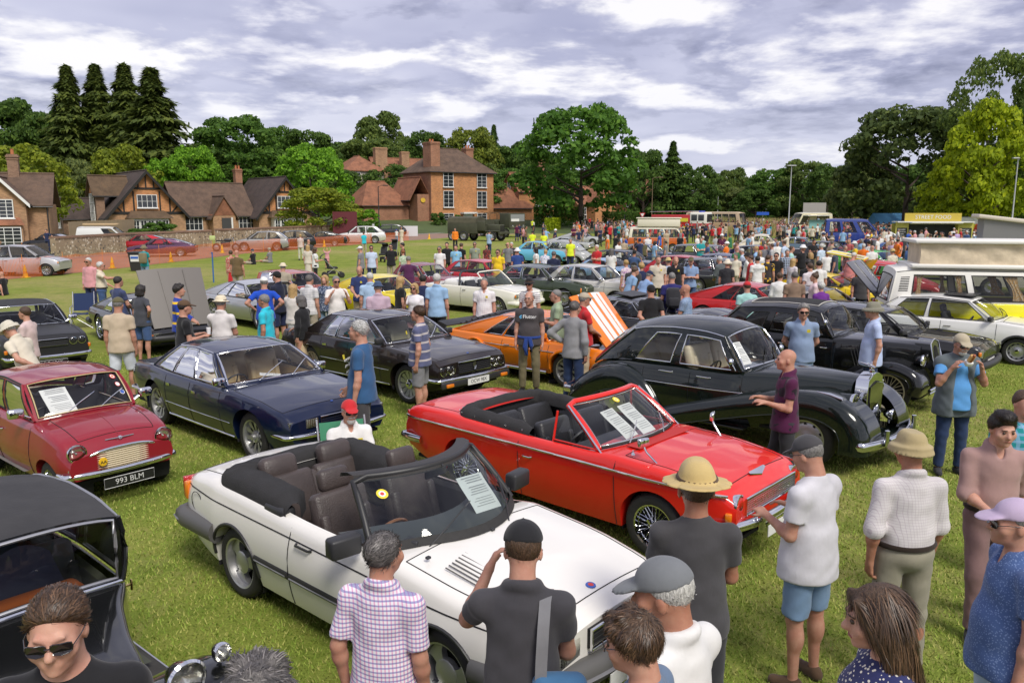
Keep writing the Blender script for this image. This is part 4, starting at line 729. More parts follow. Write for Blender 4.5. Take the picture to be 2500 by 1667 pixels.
TREES = [('broadleaf_tree','dark broadleaf tree behind the left cottage',55,130,238,230,'broad',DK,0),('broadleaf_tree','dark leafy tree between the cottage and the tall conifers',175,128,268,150,'broad',DK,1),('broadleaf_tree','yellow-green overgrown tree over the brick cottage',90,84,352,215,'broad',YG,2),('broadleaf_tree','pale tree top peeping between dark crowns',178,150,272,70,'broad',GY,3),
  ('conifer_tree','tall pointed conifer with the broadest foot',226,121,160,150,'conifer',CF,0),('conifer_tree','tall pointed conifer second in the row of four',292,124,157,150,'conifer',CF,1),('conifer_tree','tall slender conifer third in the row of four',358,121,156,165,'conifer',CF,0),('conifer_tree','tall sparse conifer at the end of the row beside the sky',420,118,166,190,'conifer',CF,1),
  ('broadleaf_tree','golden-green round tree below the conifers',335,106,358,165,'broad',YG,1),('broadleaf_tree','grey-green wispy tree behind the lodge roof',232,104,386,90,'broad',GY,2),('broadleaf_tree','bright green spreading tree above the lodge ridge',435,109,388,110,'broad',BR,3),('broadleaf_tree','fresh green tree at the foot of the sparse conifer',505,112,356,130,'broad',BR,0),('broadleaf_tree','large lumpy mid-green tree on the slope',606,140,284,205,'broad',MD,1),('broadleaf_tree','green tree behind the large lumpy one',700,152,308,120,'broad',MD,2),('broadleaf_tree','low dark tree joining the slope trees',772,150,318,145,'broad',DK,3),
  ('broadleaf_tree','vivid green rounded tree beside the cream house',778,112,352,170,'broad',BR,2),('broadleaf_tree','small yellowing tree on a bare trunk by the lane',792,88,458,165,'broad',YG,0),('broadleaf_tree','pale domed tree behind the cream house',945,170,279,150,'broad',OL,1),('broadleaf_tree','brown-green squat tree over the cream house',925,160,336,160,'broad',OL,2),('broadleaf_tree','dark tree left of the tall brick chimney',1050,165,322,120,'broad',DK,3),('broadleaf_tree','golden tinged tree behind the townhouse roof',1155,160,312,150,'broad',('leaf_autumn',(.085,.105,.02)),0),('broadleaf_tree','dark mixed tree right of the townhouse',1245,165,352,150,'broad',DK,1),('conifer_tree','ragged conifer top above the townhouse',1208,175,305,60,'conifer',DK,1),('broadleaf_tree','grey-green tree behind the shuttered house',1185,150,400,120,'broad',OL,2),
  ('great_tree','great spreading chestnut tree on a stout trunk above the hedge',1412,122,258,275,'broad',('leaf_chestnut',(.046,.098,.018)),3),('broadleaf_tree','dark tree close behind the great chestnut',1560,150,365,110,'broad',DK,0),('conifer_tree','small pointed conifer on the skyline',1626,150,345,80,'conifer',DK,0),('broadleaf_tree','dark rounded tree beyond the fire engine',1672,150,400,130,'broad',DK,2),('broadleaf_tree','dark tree mass behind the terraced houses',1600,170,400,120,'broad',MD,3),('broadleaf_tree','lone airy tree beyond the old bus',1768,185,412,90,'broad',OL,1),('broadleaf_tree','light green bush-like tree beside the lone airy one',1792,170,456,85,'broad',GY,2),
  ('broadleaf_tree','green tree where the meadow begins',1862,165,412,130,'broad',MD,0),('broadleaf_tree','taller rough tree behind the lamp post',1935,160,392,130,'broad',OL,1),('broadleaf_tree','dark green tree between the lamp post and the willow',1995,150,400,110,'broad',DK,2),('willow_tree','drooping pale willow beside the dark sycamore',2052,130,388,120,'willow',GY,0),('sycamore_tree','huge dark sycamore spreading above the crowd',2178,98,262,285,'broad',('leaf_syc',(.046,.064,.024)),0),('broadleaf_tree','low dark tree under the huge sycamore',2085,104,372,130,'broad',('leaf_syc',(.046,.064,.024)),1),
  ('lime_tree','tall thin-topped lime tree rising highest by the frame',2362,86,132,210,'tall',OL,0),('lime_tree','second tall lime tree with feathery top',2490,88,165,150,'tall',OL,1),('maple_tree','yellow-green maple glowing behind the food stall',2362,76,252,200,'broad',GO,1),('maple_tree','second yellow-green maple low over the food stall',2330,79,372,200,'broad',GO,2),('broadleaf_tree','dark green tree at the end of the maples',2475,80,250,160,'broad',MD,3),('broadleaf_tree','shaded low tree behind the food stall',2450,90,400,190,'broad',DK,0)]
for t in TREES:
 yy = t[3]; hb = max(0,9*(1-math.exp(-max(0,yy-112)/40))*(1/(1+math.exp(((t[2]-1250)/CAM_F*yy+6)/14)))) if t[2]<1100 else 0; tree(t[0],t[1],t[2],t[3],t[4],t[5],t[6],t[7],t[8],hb*.9)
for k in range(26): # the wooded ground behind everything, one tree at a time
 px = -60+k*100+random.uniform(-25,25); d = random.uniform(190,235); yt = np.interp(px,[0,400,800,1200,1500,1700,1900,2200,2500],[318,340,345,360,415,432,428,400,380])+random.uniform(-8,14)
 tree('broadleaf_tree','distant dark tree in the wood closing the view',px,d,float(yt),215,'broad',random.choice((DK,MD,DK)),k%4,0,'distant trees of the wood')
for k in range(15):
 px = -20+k*98+random.uniform(-15,15); d = 138+(k%3)*7; tree('broadleaf_tree','dark understorey tree on the slope behind the houses',px,d,405+random.uniform(-14,14),150,'broad',random.choice((DK,MD)),k%4,0,'understorey trees')
for k in range(14):
 px = 1620+k*64+random.uniform(-15,15); d = 158+(k%3)*8; tree('broadleaf_tree','low bushy tree along the far side of the meadow',px,d,462+random.uniform(-18,12),105,'broad',random.choice((DK,MD,OL)),k%4,0,'low trees beyond the meadow')
SHR = [(305,72,566,60,'clipped dark green bush by the white van',DK),(372,84,556,75,'bright garden shrub below the left gable',MD),(415,86,540,70,'taller loose shrub beside the left gable',MD),(735,92,537,52,'dense dark shrub under the right gable',DK),(905,108,507,56,'round green shrub beside the lamp post',BR),(850,112,512,40,'leafy shrub by the garden wall',MD),(885,96,534,70,'sprawling shrub over the stone wall',MD),(1075,120,517,34,'climbing shrub on the townhouse corner',DK),(1122,121,522,22,'small clipped shrub by the townhouse door',MD),(1600,140,508,30,'slim cypress shrub near the road signs',DK),(45,64,612,26,'low bush at the cottage gate',MD),(150,62,604,24,'small round bush behind the flint wall',BR),(650,96,560,50,'flowering shrub along the lodge wall',MD),(590,94,566,60,'low hedge plant by the lodge windows',DK),(480,90,574,70,'low evergreen shrub by the lodge bay',DK)]
for i,(px,d,yt,w,lb,c) in enumerate(SHR):tree('garden_shrub',lb,px,d,yt,w,'shrub',c,i%2)
def hedge(label,px0,px1,d,ytop,c,n=5000):
 a,b_ = at_depth(px0,560,d),at_depth(px1,560,d*1.06); H = at_depth(px0,ytop,d).z; rng = np.random.default_rng(int(px0)); t = rng.random(n); P = np.stack([a.x+(b_.x-a.x)*t,a.y+(b_.y-a.y)*t+(rng.random(n)-.5)*1.6,rng.random(n)**.7*H],1); s = .16; v = rng.normal(size=(n,3)); v/=np.linalg.norm(v,axis=1)[:,None]; u = np.cross(v,rng.normal(size=(n,3))); u/=np.linalg.norm(u,axis=1)[:,None]
 me = np_mesh('hedge',np.stack([P-v*s,P-u*s*.6,P+v*s,P+u*s*.6],1).reshape(-1,3),np.arange(4*n).reshape(n,4),[leaf_mat(*c)]); tag(link('hedge',me),label,'hedge')
hedge('long clipped hedge under the great chestnut',1303,1425,122,505,MD); hedge('low bright yellow-green hedge near the marshals',1330,1368,112,533,GO,1500); hedge('dark garden hedge by the terraced houses',1470,1560,128,517,DK,3500); hedge('low hedge in front of the lodge windows',560,720,90,566,DK,4000)
def meadow():
 n = 26000; rng = np.random.default_rng(5); y = 98+80*rng.random(n); px = 1760+420*rng.random(n); x = (px-1250)/CAM_F*y; h = .5+.8*rng.random(n); w = .10; P = np.zeros((n,3,3)); z = .010*(y-98); P[:,0] = np.stack([x-w,y,z],1); P[:,1] = np.stack([x+w,y,z],1); P[:,2] = np.stack([x+rng.normal(size=n)*.25,y,z+h],1); me = np_mesh('meadow_grass',P.reshape(-1,3),np.arange(3*n).reshape(n,3),[pbr('hay_%d'%i,c,.9) for i,c in enumerate(((.30,.24,.09),(.17,.18,.05),(.38,.31,.13)))]); me.polygons.foreach_set('material_index',rng.integers(0,3,len(me.polygons)).astype(np.int32)); tag(link('meadow_grass',me),'tall straw-coloured meadow grass beyond the ice cream van','grass',None,'stuff')
meadow()
# ---------------------------------------------------------------- wheels
WHEELS = {}
def disc_M(side):return Matrix.Rotation(R_(-90) if side>0 else R_(90),4,'X') # lathe z axis to +y (side 1) or -y
def wheel_mesh(kind,R,tw,col=None):
 key = (kind,round(R,3),round(tw,3))
 if key in WHEELS:return WHEELS[key]
 rr = {'wire':.66,'wire_big':.74,'steel':.62,'hubcap':.62,'spoke_cream':.76,'alloy3':.70,'dish':.70,'multi':.68,'disc':.66}.get(kind,.66)*R; h = tw/2
 t = MB(); pr = [(rr,-h*.8),(rr*1.04,-h*.95),((R+rr)/2,-h*1.06),(R*.95,-h*.92),(R,-h*.62)]
 full = pr+[(R*1.003,0)]+[(a,-b) for a,b in reversed(pr)]
 t.lathe(full,40)
 if R*300>60 and kind in('alloy3','wire','multi','dish','wire_big','hubcap'):
  for k in range(60): # tread blocks
   a = 2*math.pi*k/60; t.box((cos(a)*R*1.0,sin(a)*R*1.0,0),(.012,.016,tw*.62),Matrix.Rotation(a,3,'Z'))
 tyre = t.mesh('tyre',RUBBER,40)
 m = MB(); mi = {'chrome':1,'dark':2}
 lip = [(rr*.93,h*.2),(rr*.96,h*.85),(rr*1.03,h*.92),(rr*1.045,h*.8)]
 if kind in('wire','wire_big','spoke_cream'):
  m.lathe([(rr*.9,-h*.7),(rr*.9,h*.3)]+lip,36,mi=1 if kind!='spoke_cream' else 0)
  m.lathe([(rr*.9,-h*.6),(.02,-h*.55)],20,mi=2)
  n = 36 if kind!='spoke_cream' else 24
  for k in range(n):
   a = 2*math.pi*k/n; b = a+(.42 if k%2 else-.42); z0 = h*(.75 if k%4<2 else.15); z1 = h*(.55 if(k//2)%2 else.1)
   m.tube([(cos(b)*.036,sin(b)*.036,z0*.9),(cos(a)*rr*.92,sin(a)*rr*.92,z1)],.0032 if kind!='spoke_cream' else.005,4,1 if kind!='spoke_cream' else 0,caps=False)
  m.lathe([(.042,-h*.2),(.042,h*.8),(.03,h*1.1),(.018,h*1.22),(0,h*1.25)],16,mi=1)
  if kind=='wire':
   for a in(0,math.pi):m.box((cos(a)*.045,sin(a)*.045,h*.98),(.07,.022,.012),Matrix.Rotation(a,3,'Z'),1)
  if kind=='spoke_cream':m.lathe([(.06,h*.5),(.055,h*.95),(0,h)],16,mi=1)
 else:
  m.lathe([(rr*.92,-h*.7),(rr*.9,h*.1)]+lip,40,mi=1 if kind in('hubcap',) else 0)
  if kind=='alloy3':
   m.lathe([(rr*.9,-h*.3),(.02,-h*.3)],24,mi=2)
   m.lathe([(rr*.46,h*.2),(rr*.46,h*.62),(rr*.40,h*.70),(0,h*.72)],30)
   for k in range(3):
    a0 = 2*math.pi*k/3+.35; G = []
    for i,q in enumerate(LS(0,1,6)):
     r = rr*(.36+.56*q); half = .46*(1-.35*sin(q*math.pi*.5))+.28*q**3
     G.append([(r*cos(a0+u*half),r*sin(a0+u*half),h*(.62-.22*q+.02)) for u in LS(-1,1,7)])
    m.grid(G)
    m.grid([[(p[0],p[1],p[2]) for p in(row[0] for row in G)],[(p[0],p[1],p[2]-h*.5) for p in(row[0] for row in G)]])
    m.grid([[(p[0],p[1],p[2]-h*.5) for p in(row[-1] for row in G)],[(p[0],p[1],p[2]) for p in(row[-1] for row in G)]])
  elif kind in('dish','multi'):
   n = 10 if kind=='multi' else 12
   m.lathe([(rr*.9,-h*.1),(.02,-h*.1)],24,mi=2)
   for k in range(n):
    a = 2*math.pi*k/n; w = .34 if kind=='dish' else.26
    G = [[(r*cos(a+u*w*(1-.25*q)),r*sin(a+u*w*(1-.25*q)),h*(.3+.3*q)) for u in(-.75,0,.75)] for q,r in((0,rr*.3),(.5,rr*.62),(1,rr*.92))]
    m.grid(G)
   m.lathe([(rr*.38,h*.1),(rr*.34,h*.55),(rr*.2,h*.62),(rr*.17,h*.95),(rr*.1,h*1.02),(0,h*1.02)],24,mi=0 if kind=='multi' else 1)
  else:
   m.lathe([(rr*.9,h*.1),(rr*.7,h*.42),(rr*.5,h*.36),(rr*.38,h*.5),(0,h*.52)],32)
   if kind=='hubcap':m.lathe([(rr*.62,h*.42),(rr*.55,h*.66),(rr*.3,h*.74),(rr*.12,h*.86),(0,h*.88)],28,mi=1)
   if kind in('steel','disc'):
    for k in range(10):
     a = 2*math.pi*k/10; m.lathe([(.022,0),(0,.002)],8,TR((rr*.78*cos(a),rr*.78*sin(a),h*.33)),2)
    m.lathe([(rr*.26,h*.45),(rr*.22,h*.8),(0,h*.85)],18,mi=1)
 base = {'spoke_cream':pbr('cream_wheel',(.62,.56,.42),.5),'steel':ALLOY}.get(kind,ALLOY)
 rim = m.mesh('rim',[col or base,CHROME,DARK],40)
 WHEELS[key] = (tyre,rim); return WHEELS[key]
def put_wheel(root,kind,x,y,R,tw,side,steer=0.0):
 ty,ri = wheel_mesh(kind,R,tw); w = link('wheel',None,root,(x,y,R),(R_(-90) if side>0 else R_(90),0,steer)); w.empty_display_size = .2
 link('tyre',ty,w); link('rim',ri,w); w.rotation_euler.rotate_axis('Z',random.uniform(0,6)); return w
# ---------------------------------------------------------------- generic car body
def blurred(pts,x0,x1,blur=.06,n=500):
 xs = LS(x0,x1,n); z = np.interp(xs,[p[0] for p in pts],[p[1] for p in pts]); k = max(1,int(blur/(x1-x0)*n))
 for _ in range(2):z = np.convolve(np.pad(z,k,mode='edge'),np.ones(2*k+1)/(2*k+1),'valid')
 return lambda x:np.interp(x,xs,z)
def bar(mb,path,d,h,mi=0,n=10): # flattened rounded bar along a path (d deep, h high)
 return mb.tube(path,d/2,n,mi,flat=h/d)
class Car:
 def __init__(s,name,label,loc,head,sp,paintm,cat='car',group=None):
  s.sp = sp; s.root = empty(name,(loc[0],loc[1],loc[2] if len(loc)>2 else 0),R_(head)); tag(s.root,label,cat,group)
  s.pm = paintm; g = sp.get; s.R = g('R',.3); s.xa = (-sp['wb']/2,sp['wb']/2); s.x0,s.x1 = sp['top'][0][0],sp['top'][-1][0]
  s.T = blurred(sp['top'],s.x0,s.x1,g('tb',.05)); s.Wd = blurred(sp['hw'],s.x0,s.x1,g('wbl',.06)); s.Bz = blurred(sp['bot'],s.x0,s.x1,.03)
  s.lod = g('lod',1)
 def halfw(s,x,z):
  zb,zt,w = s.Bz(x),s.T(x),s.Wd(x); t = (z-zb)/max(.05,zt-zb); sp = s.sp; wt = sp.get('waist',.5)
  y = w*(1-sp.get('tuck',.06)*max(0,(wt-t)/wt)**2-sp.get('tumble',.07)*max(0,(t-wt)/(1-wt))**2)
  for(zc,dep,wd) in sp.get('crease',()): # feature line pressed into the side
   y+=dep*math.exp(-((z-zc)/wd)**2)
  return y
 def section(s,x):
  sp = s.sp; zb,zt = float(s.Bz(x)),float(s.T(x)); r = min(sp.get('sr',.07),.42*(zt-zb)); za = -9
  for xa in(() if sp.get('wings') else s.xa):
   Ra = s.R+sp.get('gap',.05)
   if abs(x-xa)<Ra:za = max(za,min(s.R*.98+math.sqrt(Ra*Ra-(x-xa)**2)*sp.get('archk',1.0),zt-r-.05))
  pts = [(s.halfw(x,zb)-.10,max(zb,za)+.0)]
  zs = zt-r
  for t in(0,.08,.18,.3,.42,.54,.66,.78,.9,1):
   z = max(zb+t*(zs-zb),za); pts.append((s.halfw(x,z),z))
  y1 = pts[-1][0]
  for a in(22,45,68,90):pts.append((y1-r*(1-cos(R_(a))),zs+r*sin(R_(a))))
  ye = pts[-1][0]; cr = sp.get('crown',.03)
  for q in(.93,.82,.66,.45,.22,0):pts.append((ye*q,zt+cr*(1-q*q)))
  return pts
 def y_at(s,x,z):return s.halfw(x,min(z,s.T(x)-.5*s.sp.get('sr',.07)))
 def body(s):
  sp = s.sp; xs = list(LS(s.x0,s.x1,44))+[s.x0+d for d in(.02,.05,.09)]+[s.x1-d for d in(.02,.05,.09)]
  for xa in(() if sp.get('wings') else s.xa):
   Ra = s.R+sp.get('gap',.05); xs+=[xa+Ra*cos(R_(a)) for a in range(0,181,12)]; xs+=[xa+Ra*1.004,xa-Ra*1.004]
  cab = sp.get('cab'); doors = sp.get('doors',[]); bon = sp.get('bonnet'); boot = sp.get('boot')
  keys = list(cab or[])+[d for dd in doors for d in dd]+list(bon[:2] if bon else[])+list(boot[:2] if boot else[])
  xs = [x for x in xs if all(abs(x-k)>.012 for k in keys)]+keys
  xs = np.unique(np.round(xs,4)); secs = [s.section(x) for x in xs]; n = len(secs[0]); s.ns = n
  rows = [[(x,-y,z) for y,z in q]+[(x,y,z) for y,z in q[-2::-1]] for x,q in zip(xs,secs)]; m = 2*n-1
  part = {}
  TOP = n-7 # first row index lying on the top surface (edge)
  for i in range(len(xs)-1):
   xm = (xs[i]+xs[i+1])/2
   for j in range(m-1):
    jj = j if j<n-1 else m-2-j # mirrored row interval
    key = 'body'
    if jj>=TOP and cab and cab[0]<xm<cab[1]:continue
    if jj>=TOP and bon and bon[0]<xm<bon[1] and jj>=TOP+bon[2]:key = 'bonnet'
    elif jj>=TOP and boot and boot[0]<xm<boot[1] and jj>=TOP+boot[2]:key = 'boot_lid'
    elif 1<=jj<TOP:
     for k,dd in enumerate(doors):
      if dd[0]<xm<dd[1]:key = ('door',k,j<n-1)
    if key=='bonnet' and sp.get('bonnet_open'):continue
    part.setdefault(key,[]).append((i,j))
  s.rows = rows; s.xs = xs
  for key,cells in part.items():
   mb = MB(); idx = {}
   def vi(i,j):
    if(i,j) not in idx:idx[(i,j)] = len(mb.v); mb.v.append(rows[i][j])
    return idx[(i,j)]
   for i,j in cells:mb.f.append((vi(i,j),vi(i,j+1),vi(i+1,j+1),vi(i+1,j))); mb.m.append(0)
   if key=='body':
    mb.f.append(tuple(vi(0,j) for j in range(m))[::-1]); mb.m.append(0)
    mb.f.append(tuple(vi(len(xs)-1,j) for j in range(m))); mb.m.append(0)
    mats = [s.pm]
   nm = key if isinstance(key,str) else 'door'
   two = sp.get('two_tone')
   o = mb.build(nm,s.pm,s.root,38)
   if two: # second colour below a line
    o.data.materials.append(two[1]); o.data.polygons.foreach_set('material_index',[1 if p.center.z<two[0]+two[2]*(p.center.x) else 0 for p in o.data.polygons])
   if nm=='door':s.doors = getattr(s,'doors',[])+[(key,o)]
  # underbody, wheel wells
  u = MB(); zb = sp['sill']+.02
  u.box(((s.x0+s.x1)/2,0,zb+.02),(s.x1-s.x0-.25,2*min(s.Wd(0),.95)-.34,.04))
  for xa in(() if sp.get('wings') else s.xa):
   for sd in(-1,1):
    Ra = s.R+sp.get('gap',.05)+.015; y1 = s.halfw(xa,s.R)-.025
    u.grid([[(xa+Ra*cos(R_(a)),sd*y,s.R+Ra*sin(R_(a))) for a in range(-25,206,15)] for y in(y1,y1-.3)])
    u.add([(xa,sd*(y1-.28),s.R)]+[(xa+Ra*cos(R_(a)),sd*(y1-.28),s.R+Ra*sin(R_(a))) for a in range(-25,206,15)],[(0,k,k+1) for k in range(1,16)])
  u.build('underbody',DARK,s.root)
  for xa in s.xa:
   for sd in(-1,1):put_wheel(s.root,sp.get('wheel','steel'),xa,sd*(sp['track'] if 'track' in sp else s.halfw(xa,s.R+.1)-sp.get('tw',.175)/2-sp.get('winset',.015)),s.R,sp.get('tw',.175),sd)
 # --- lines on the surface
 def path_side(s,x,sd,z0,z1,n=9,off=.001):return[(x,sd*(s.y_at(x,z)+off),z) for z in LS(z0,z1,n)]
 def seam(s,x,sd,z0=None,z1=None):
  z0 = s.Bz(x)+.01 if z0 is None else z0; z1 = s.T(x)-s.sp.get('sr',.07)*.5 if z1 is None else z1
  for xa in s.xa:
   Ra = s.R+s.sp.get('gap',.05)
   if abs(x-xa)<Ra and not s.sp.get('wings'):z0 = max(z0,s.R+math.sqrt(Ra*Ra-(x-xa)**2))
  s.gap(s.path_side(x,sd,z0,z1))
 def gap(s,path):
  MB().tube(path,.0045,5).build('panel_gap',DARK,s.root)
 def seamlines(s):
  sp = s.sp
  for dd in sp.get('doors',[]):
   for x in dd:
    for sd in(-1,1):s.seam(x,sd)
  for key in('bonnet','boot'):
   b = sp.get(key)
   if b and not(key=='bonnet' and sp.get('bonnet_open')):
    n = s.ns; j = n-7+b[2]; ii = [i for i,x in enumerate(s.xs) if b[0]-1e-3<=x<=b[1]+1e-3]
    for jj in(j,2*n-2-j):s.gap([s.rows[i][jj] for i in ii])
    for i in(ii[0],ii[-1]):s.gap([s.rows[i][k] for k in range(j,2*n-1-j)])
 def line(s,pts,r,mat,name,flat=1.0,both=True,off=.004): # trim strip along the side: pts (x, z)
  for sd in(-1,1) if both else(-1,):
   mb = MB(); mb.tube([(x,sd*(s.y_at(x,z)+off),z) for x,z in pts],r,6,flat=flat,up=(0,0,1)); mb.build(name,mat,s.root,60)
 def arch_trim(s,r,mat,off=0.0):
  for xa in s.xa:
   for sd in(-1,1):
    Ra = s.R+s.sp.get('gap',.05); mb = MB()
    P = []
    for a in range(0,181,9):
     x,z = xa+Ra*cos(R_(a)),s.R*.98+Ra*sin(R_(a))*s.sp.get('archk',1.0)
     if z>s.Bz(x)-.01:P.append((x,sd*(s.y_at(x,z)+off),z))
    mb.tube(P,r,6,up=(0,1,0)); mb.build('wheel_arch_trim',mat,s.root,60)
 # --- greenhouse
 def greenhouse(s,frame=None,glassm=None,seals=True):
  sp = s.sp; g = sp['gh']; A0,A1,C1,C0 = g['x']; roof = blurred(g['roof'],min(C1,C0)-.2,A0,.07); rd = g.get('rd',.07); frame = frame or CHROME; glassm = glassm or GLASS
  gi = g.get('inset',.05); bow = g.get('bow',.10); rb = g.get('rbow',.06); wr = g['wr'] if isinstance(g['wr'],(list,tuple)) else(g['wr'],g['wr'])
  def yb(x):return s.halfw(x,s.T(x)-.02)-gi
  def belt(x):return float(s.T(x))+.005
  def rail(u):x = C1+(A1-C1)*u; return AR((x,wr[1]+(wr[0]-wr[1])*u+g.get('bulge',.015)*sin(u*math.pi),float(roof(x))-rd))
  def side(u,t,sd): # u 0 rear .. 1 front, t 0 belt .. 1 rail
   xb = C0+(A0-C0)*u; P = AR((xb,yb(xb),belt(xb))); Q = rail(u); p = P+(Q-P)*t; p[1]+=.03*sin(t*math.pi)*(1 if t<1 else 0); return(p[0],sd*p[1],p[2])
  s.side = side
  def roof_pt(u,v):
   x = (C1-rb*(1-v*v))*(1-u)+(A1+bow*.6*(1-v*v))*u; q = rail(u)
   return(x,v*q[1],float(roof(x))-rd*abs(v)**g.get('rp',2.4))
  VS = (-1,-.97,-.9,-.75,-.5,-.25,0,.25,.5,.75,.9,.97,1)
  rm = MB(); rm.grid([[roof_pt(u,v) for v in VS] for u in LS(0,1,14)]); ro = rm.build('roof',sp.get('roof_mat',s.pm),s.root,50); s.roof = ro
  def wind_pt(t,v,fr):
   if fr:b = AR((A0+bow*(1-v*v),v*yb(A0),belt(A0)+sp.get('crown',.03)*(1-v*v))); q = AR(roof_pt(1,v))
   else:b = AR((C0-rb*1.2*(1-v*v),v*yb(C0),belt(C0)+sp.get('crown',.03)*(1-v*v))); q = AR(roof_pt(0,v))
   p = b+(q-b)*t; p+=AR((.02 if fr else-.02,0,.02))*sin(t*math.pi); return tuple(p)
  s.wind_pt = wind_pt; V2 = LS(-1,1,13); m0 = g.get('wm',.05)
  for fr,nm in((True,'windscreen'),(False,'rear_window')):
   mv = m0 if fr else g.get('rm',.08); mt0,mt1 = (.05,.94) if fr else g.get('rt',(.12,.92))
   if g.get('no_rear') and not fr:continue
   mb = MB(); mb.grid([[wind_pt(t,v*(1-mv),fr) for v in V2] for t in LS(mt0,mt1,6)]); w = mb.build(nm,glassm,s.root,60)
   loop = [wind_pt(mt0,v*(1-mv),fr) for v in V2]+[wind_pt(t,1-mv,fr) for t in LS(mt0,mt1,5)[1:]]+[wind_pt(mt1,v*(1-mv),fr) for v in V2[::-1][1:]]+[wind_pt(t,-(1-mv),fr) for t in LS(mt1,mt0,5)[1:-1]]
   tb = MB(); tb.tube(loop,g.get('ft',.013),6,closed=True); tb.build('window_trim',frame if not(fr and g.get('wrubber')) else RUBBER,w,60)
   sm = MB() # painted surround between glass and pillars
   for v0,v1 in((-1,-(1-mv)),(1-mv,1)):sm.grid([[wind_pt(t,v,fr) for v in LS(v0,v1,3)] for t in LS(0,1,6)])
   sm.grid([[wind_pt(t,v,fr) for v in V2] for t in(0,mt0)]); sm.grid([[wind_pt(t,v,fr) for v in V2] for t in(mt1,1)])
   sm.build('window_surround',sp.get('pillar_mat',s.pm),s.root,60)
  for sd in(-1,1):
   pm = MB(); u0 = 0
   for(a,b,kind) in g['side']:
    us = LS(a,b,5); t0,t1 = g.get('st',(.04,.93))
    if kind=='body':pm.grid([[side(u,t,sd) for t in LS(0,1,6)] for u in us])
    else:
     mb = MB(); mb.grid([[side(u,t,sd) for t in LS(t0,t1,5)] for u in us]); w = mb.build('side_window',sp.get('side_glass',glassm),s.root,60)
     loop = [side(u,t0,sd) for u in us]+[side(b,t,sd) for t in LS(t0,t1,4)[1:]]+[side(u,t1,sd) for u in us[::-1][1:]]+[side(a,t,sd) for t in LS(t1,t0,4)[1:-1]]
     tb = MB(); tb.tube(loop,g.get('ft',.011),6,closed=True); tb.build('window_trim',frame,w,60)
     pm.grid([[side(u,t,sd) for t in(0,t0)] for u in us]); pm.grid([[side(u,t,sd) for t in(t1,1)] for u in us])
   pm.tube([side(0,t,sd) for t in LS(0,1,5)],.016,6); pm.tube([side(1,t,sd) for t in LS(0,1,5)],.018,6)
   pm.build('pillar',sp.get('pillar_mat',s.pm),s.root,60)
   dr = MB(); dr.tube([side(u,1,sd) for u in LS(0,1,12)],.010,6); dr.build('drip_rail',g.get('drip') or frame,s.root,60)
 # --- interior
 def interior(s,col,x_front,x_rear=None,zs=.45,wheel_x=None,dash=True,rhd=True,dashcol=None,headrest=True,rear_w=None):
  sp = s.sp; c0,c1 = sp['cab']; t = MB(); xs = LS(c0,c1,10)
  fl = sp['sill']+.06
  for sd in(-1,1):
   t.grid([[(x,sd*(s.halfw(x,s.T(x))-q),z) for q,z in((.075,s.T(x)-.012),(.10,s.T(x)-.05),(.12,fl))] for x in xs])
  t.grid([[(x,y,fl) for y in LS(-.7,.7,4)] for x in xs])
  for x in(c0+.005,c1-.005):t.grid([[(x,y,z) for y in LS(-s.Wd(x)+.12,s.Wd(x)-.12,4)] for z in(fl,s.T(x)-.015)])
  t.build('cabin_lining',sp.get('lining',col),s.root)
  ys = sp.get('seat_y',.34)
  for sd in(-1,1):
   b = MB(); w = sp.get('seat_w',.50)
   b.rbox((x_front+.05,sd*ys,zs-.08),(.52,w,.16),.06); tilt = RT(-16,3,'Y')
   b.rbox((x_front-.24,sd*ys,zs+.27),(.14,w,.58),.06,tilt)
   b.rbox((x_front-.17,sd*(ys+.2),zs+.2),(.10,.09,.42),.04,tilt); b.rbox((x_front-.17,sd*(ys-.2),zs+.2),(.10,.09,.42),.04,tilt)
   o = b.build('seat',col,s.root,60)
   if headrest:
    MB().rbox((x_front-.36,sd*ys,zs+.62),(.11,w*.55,.18),.05,tilt).build('headrest',col,o,60)
  if x_rear is not None:
   b = MB(); w = rear_w or 1.16; b.rbox((x_rear+.05,0,zs-.07),(.5,w,.16),.06); tilt = RT(-20,3,'Y')
   for sd in(-1,1):b.rbox((x_rear-.22,sd*w*.25,zs+.22),(.14,w*.48,.50),.06,tilt)
   b.rbox((x_rear-.23,0,zs+.2),(.13,w*.2,.46),.05,tilt); b.build('rear_seat',col,s.root,60)
  if dash:
   MB().rbox((c1-.16,0,s.T(c1)-.13),(.36,2*s.Wd(c1)-.34,.22),.07).build('dashboard',dashcol or BLACKP,s.root,60)
   wx = c1-.44 if wheel_x is None else wheel_x; wy = -ys if rhd else ys
   w = MB(); M = TR((wx,wy,s.T(c1)-.10))@RT(-62,4,'Y')
   P = [M@Vector((.185*cos(a),.185*sin(a),0)) for a in LS(0,2*math.pi,25)[:-1]]
   w.tube(P,.013,6,closed=True)
   for a in(0,2.1,4.2):w.tube([M@Vector((0,0,-.02)),M@Vector((.18*cos(a),.18*sin(a),0))],.010,5)
   w.tube([M@Vector((0,0,0)),M@Vector((0,0,-.3))],.03,8); w.build('steering_wheel',sp.get('wheel_rim',BLACKP),s.root,60)
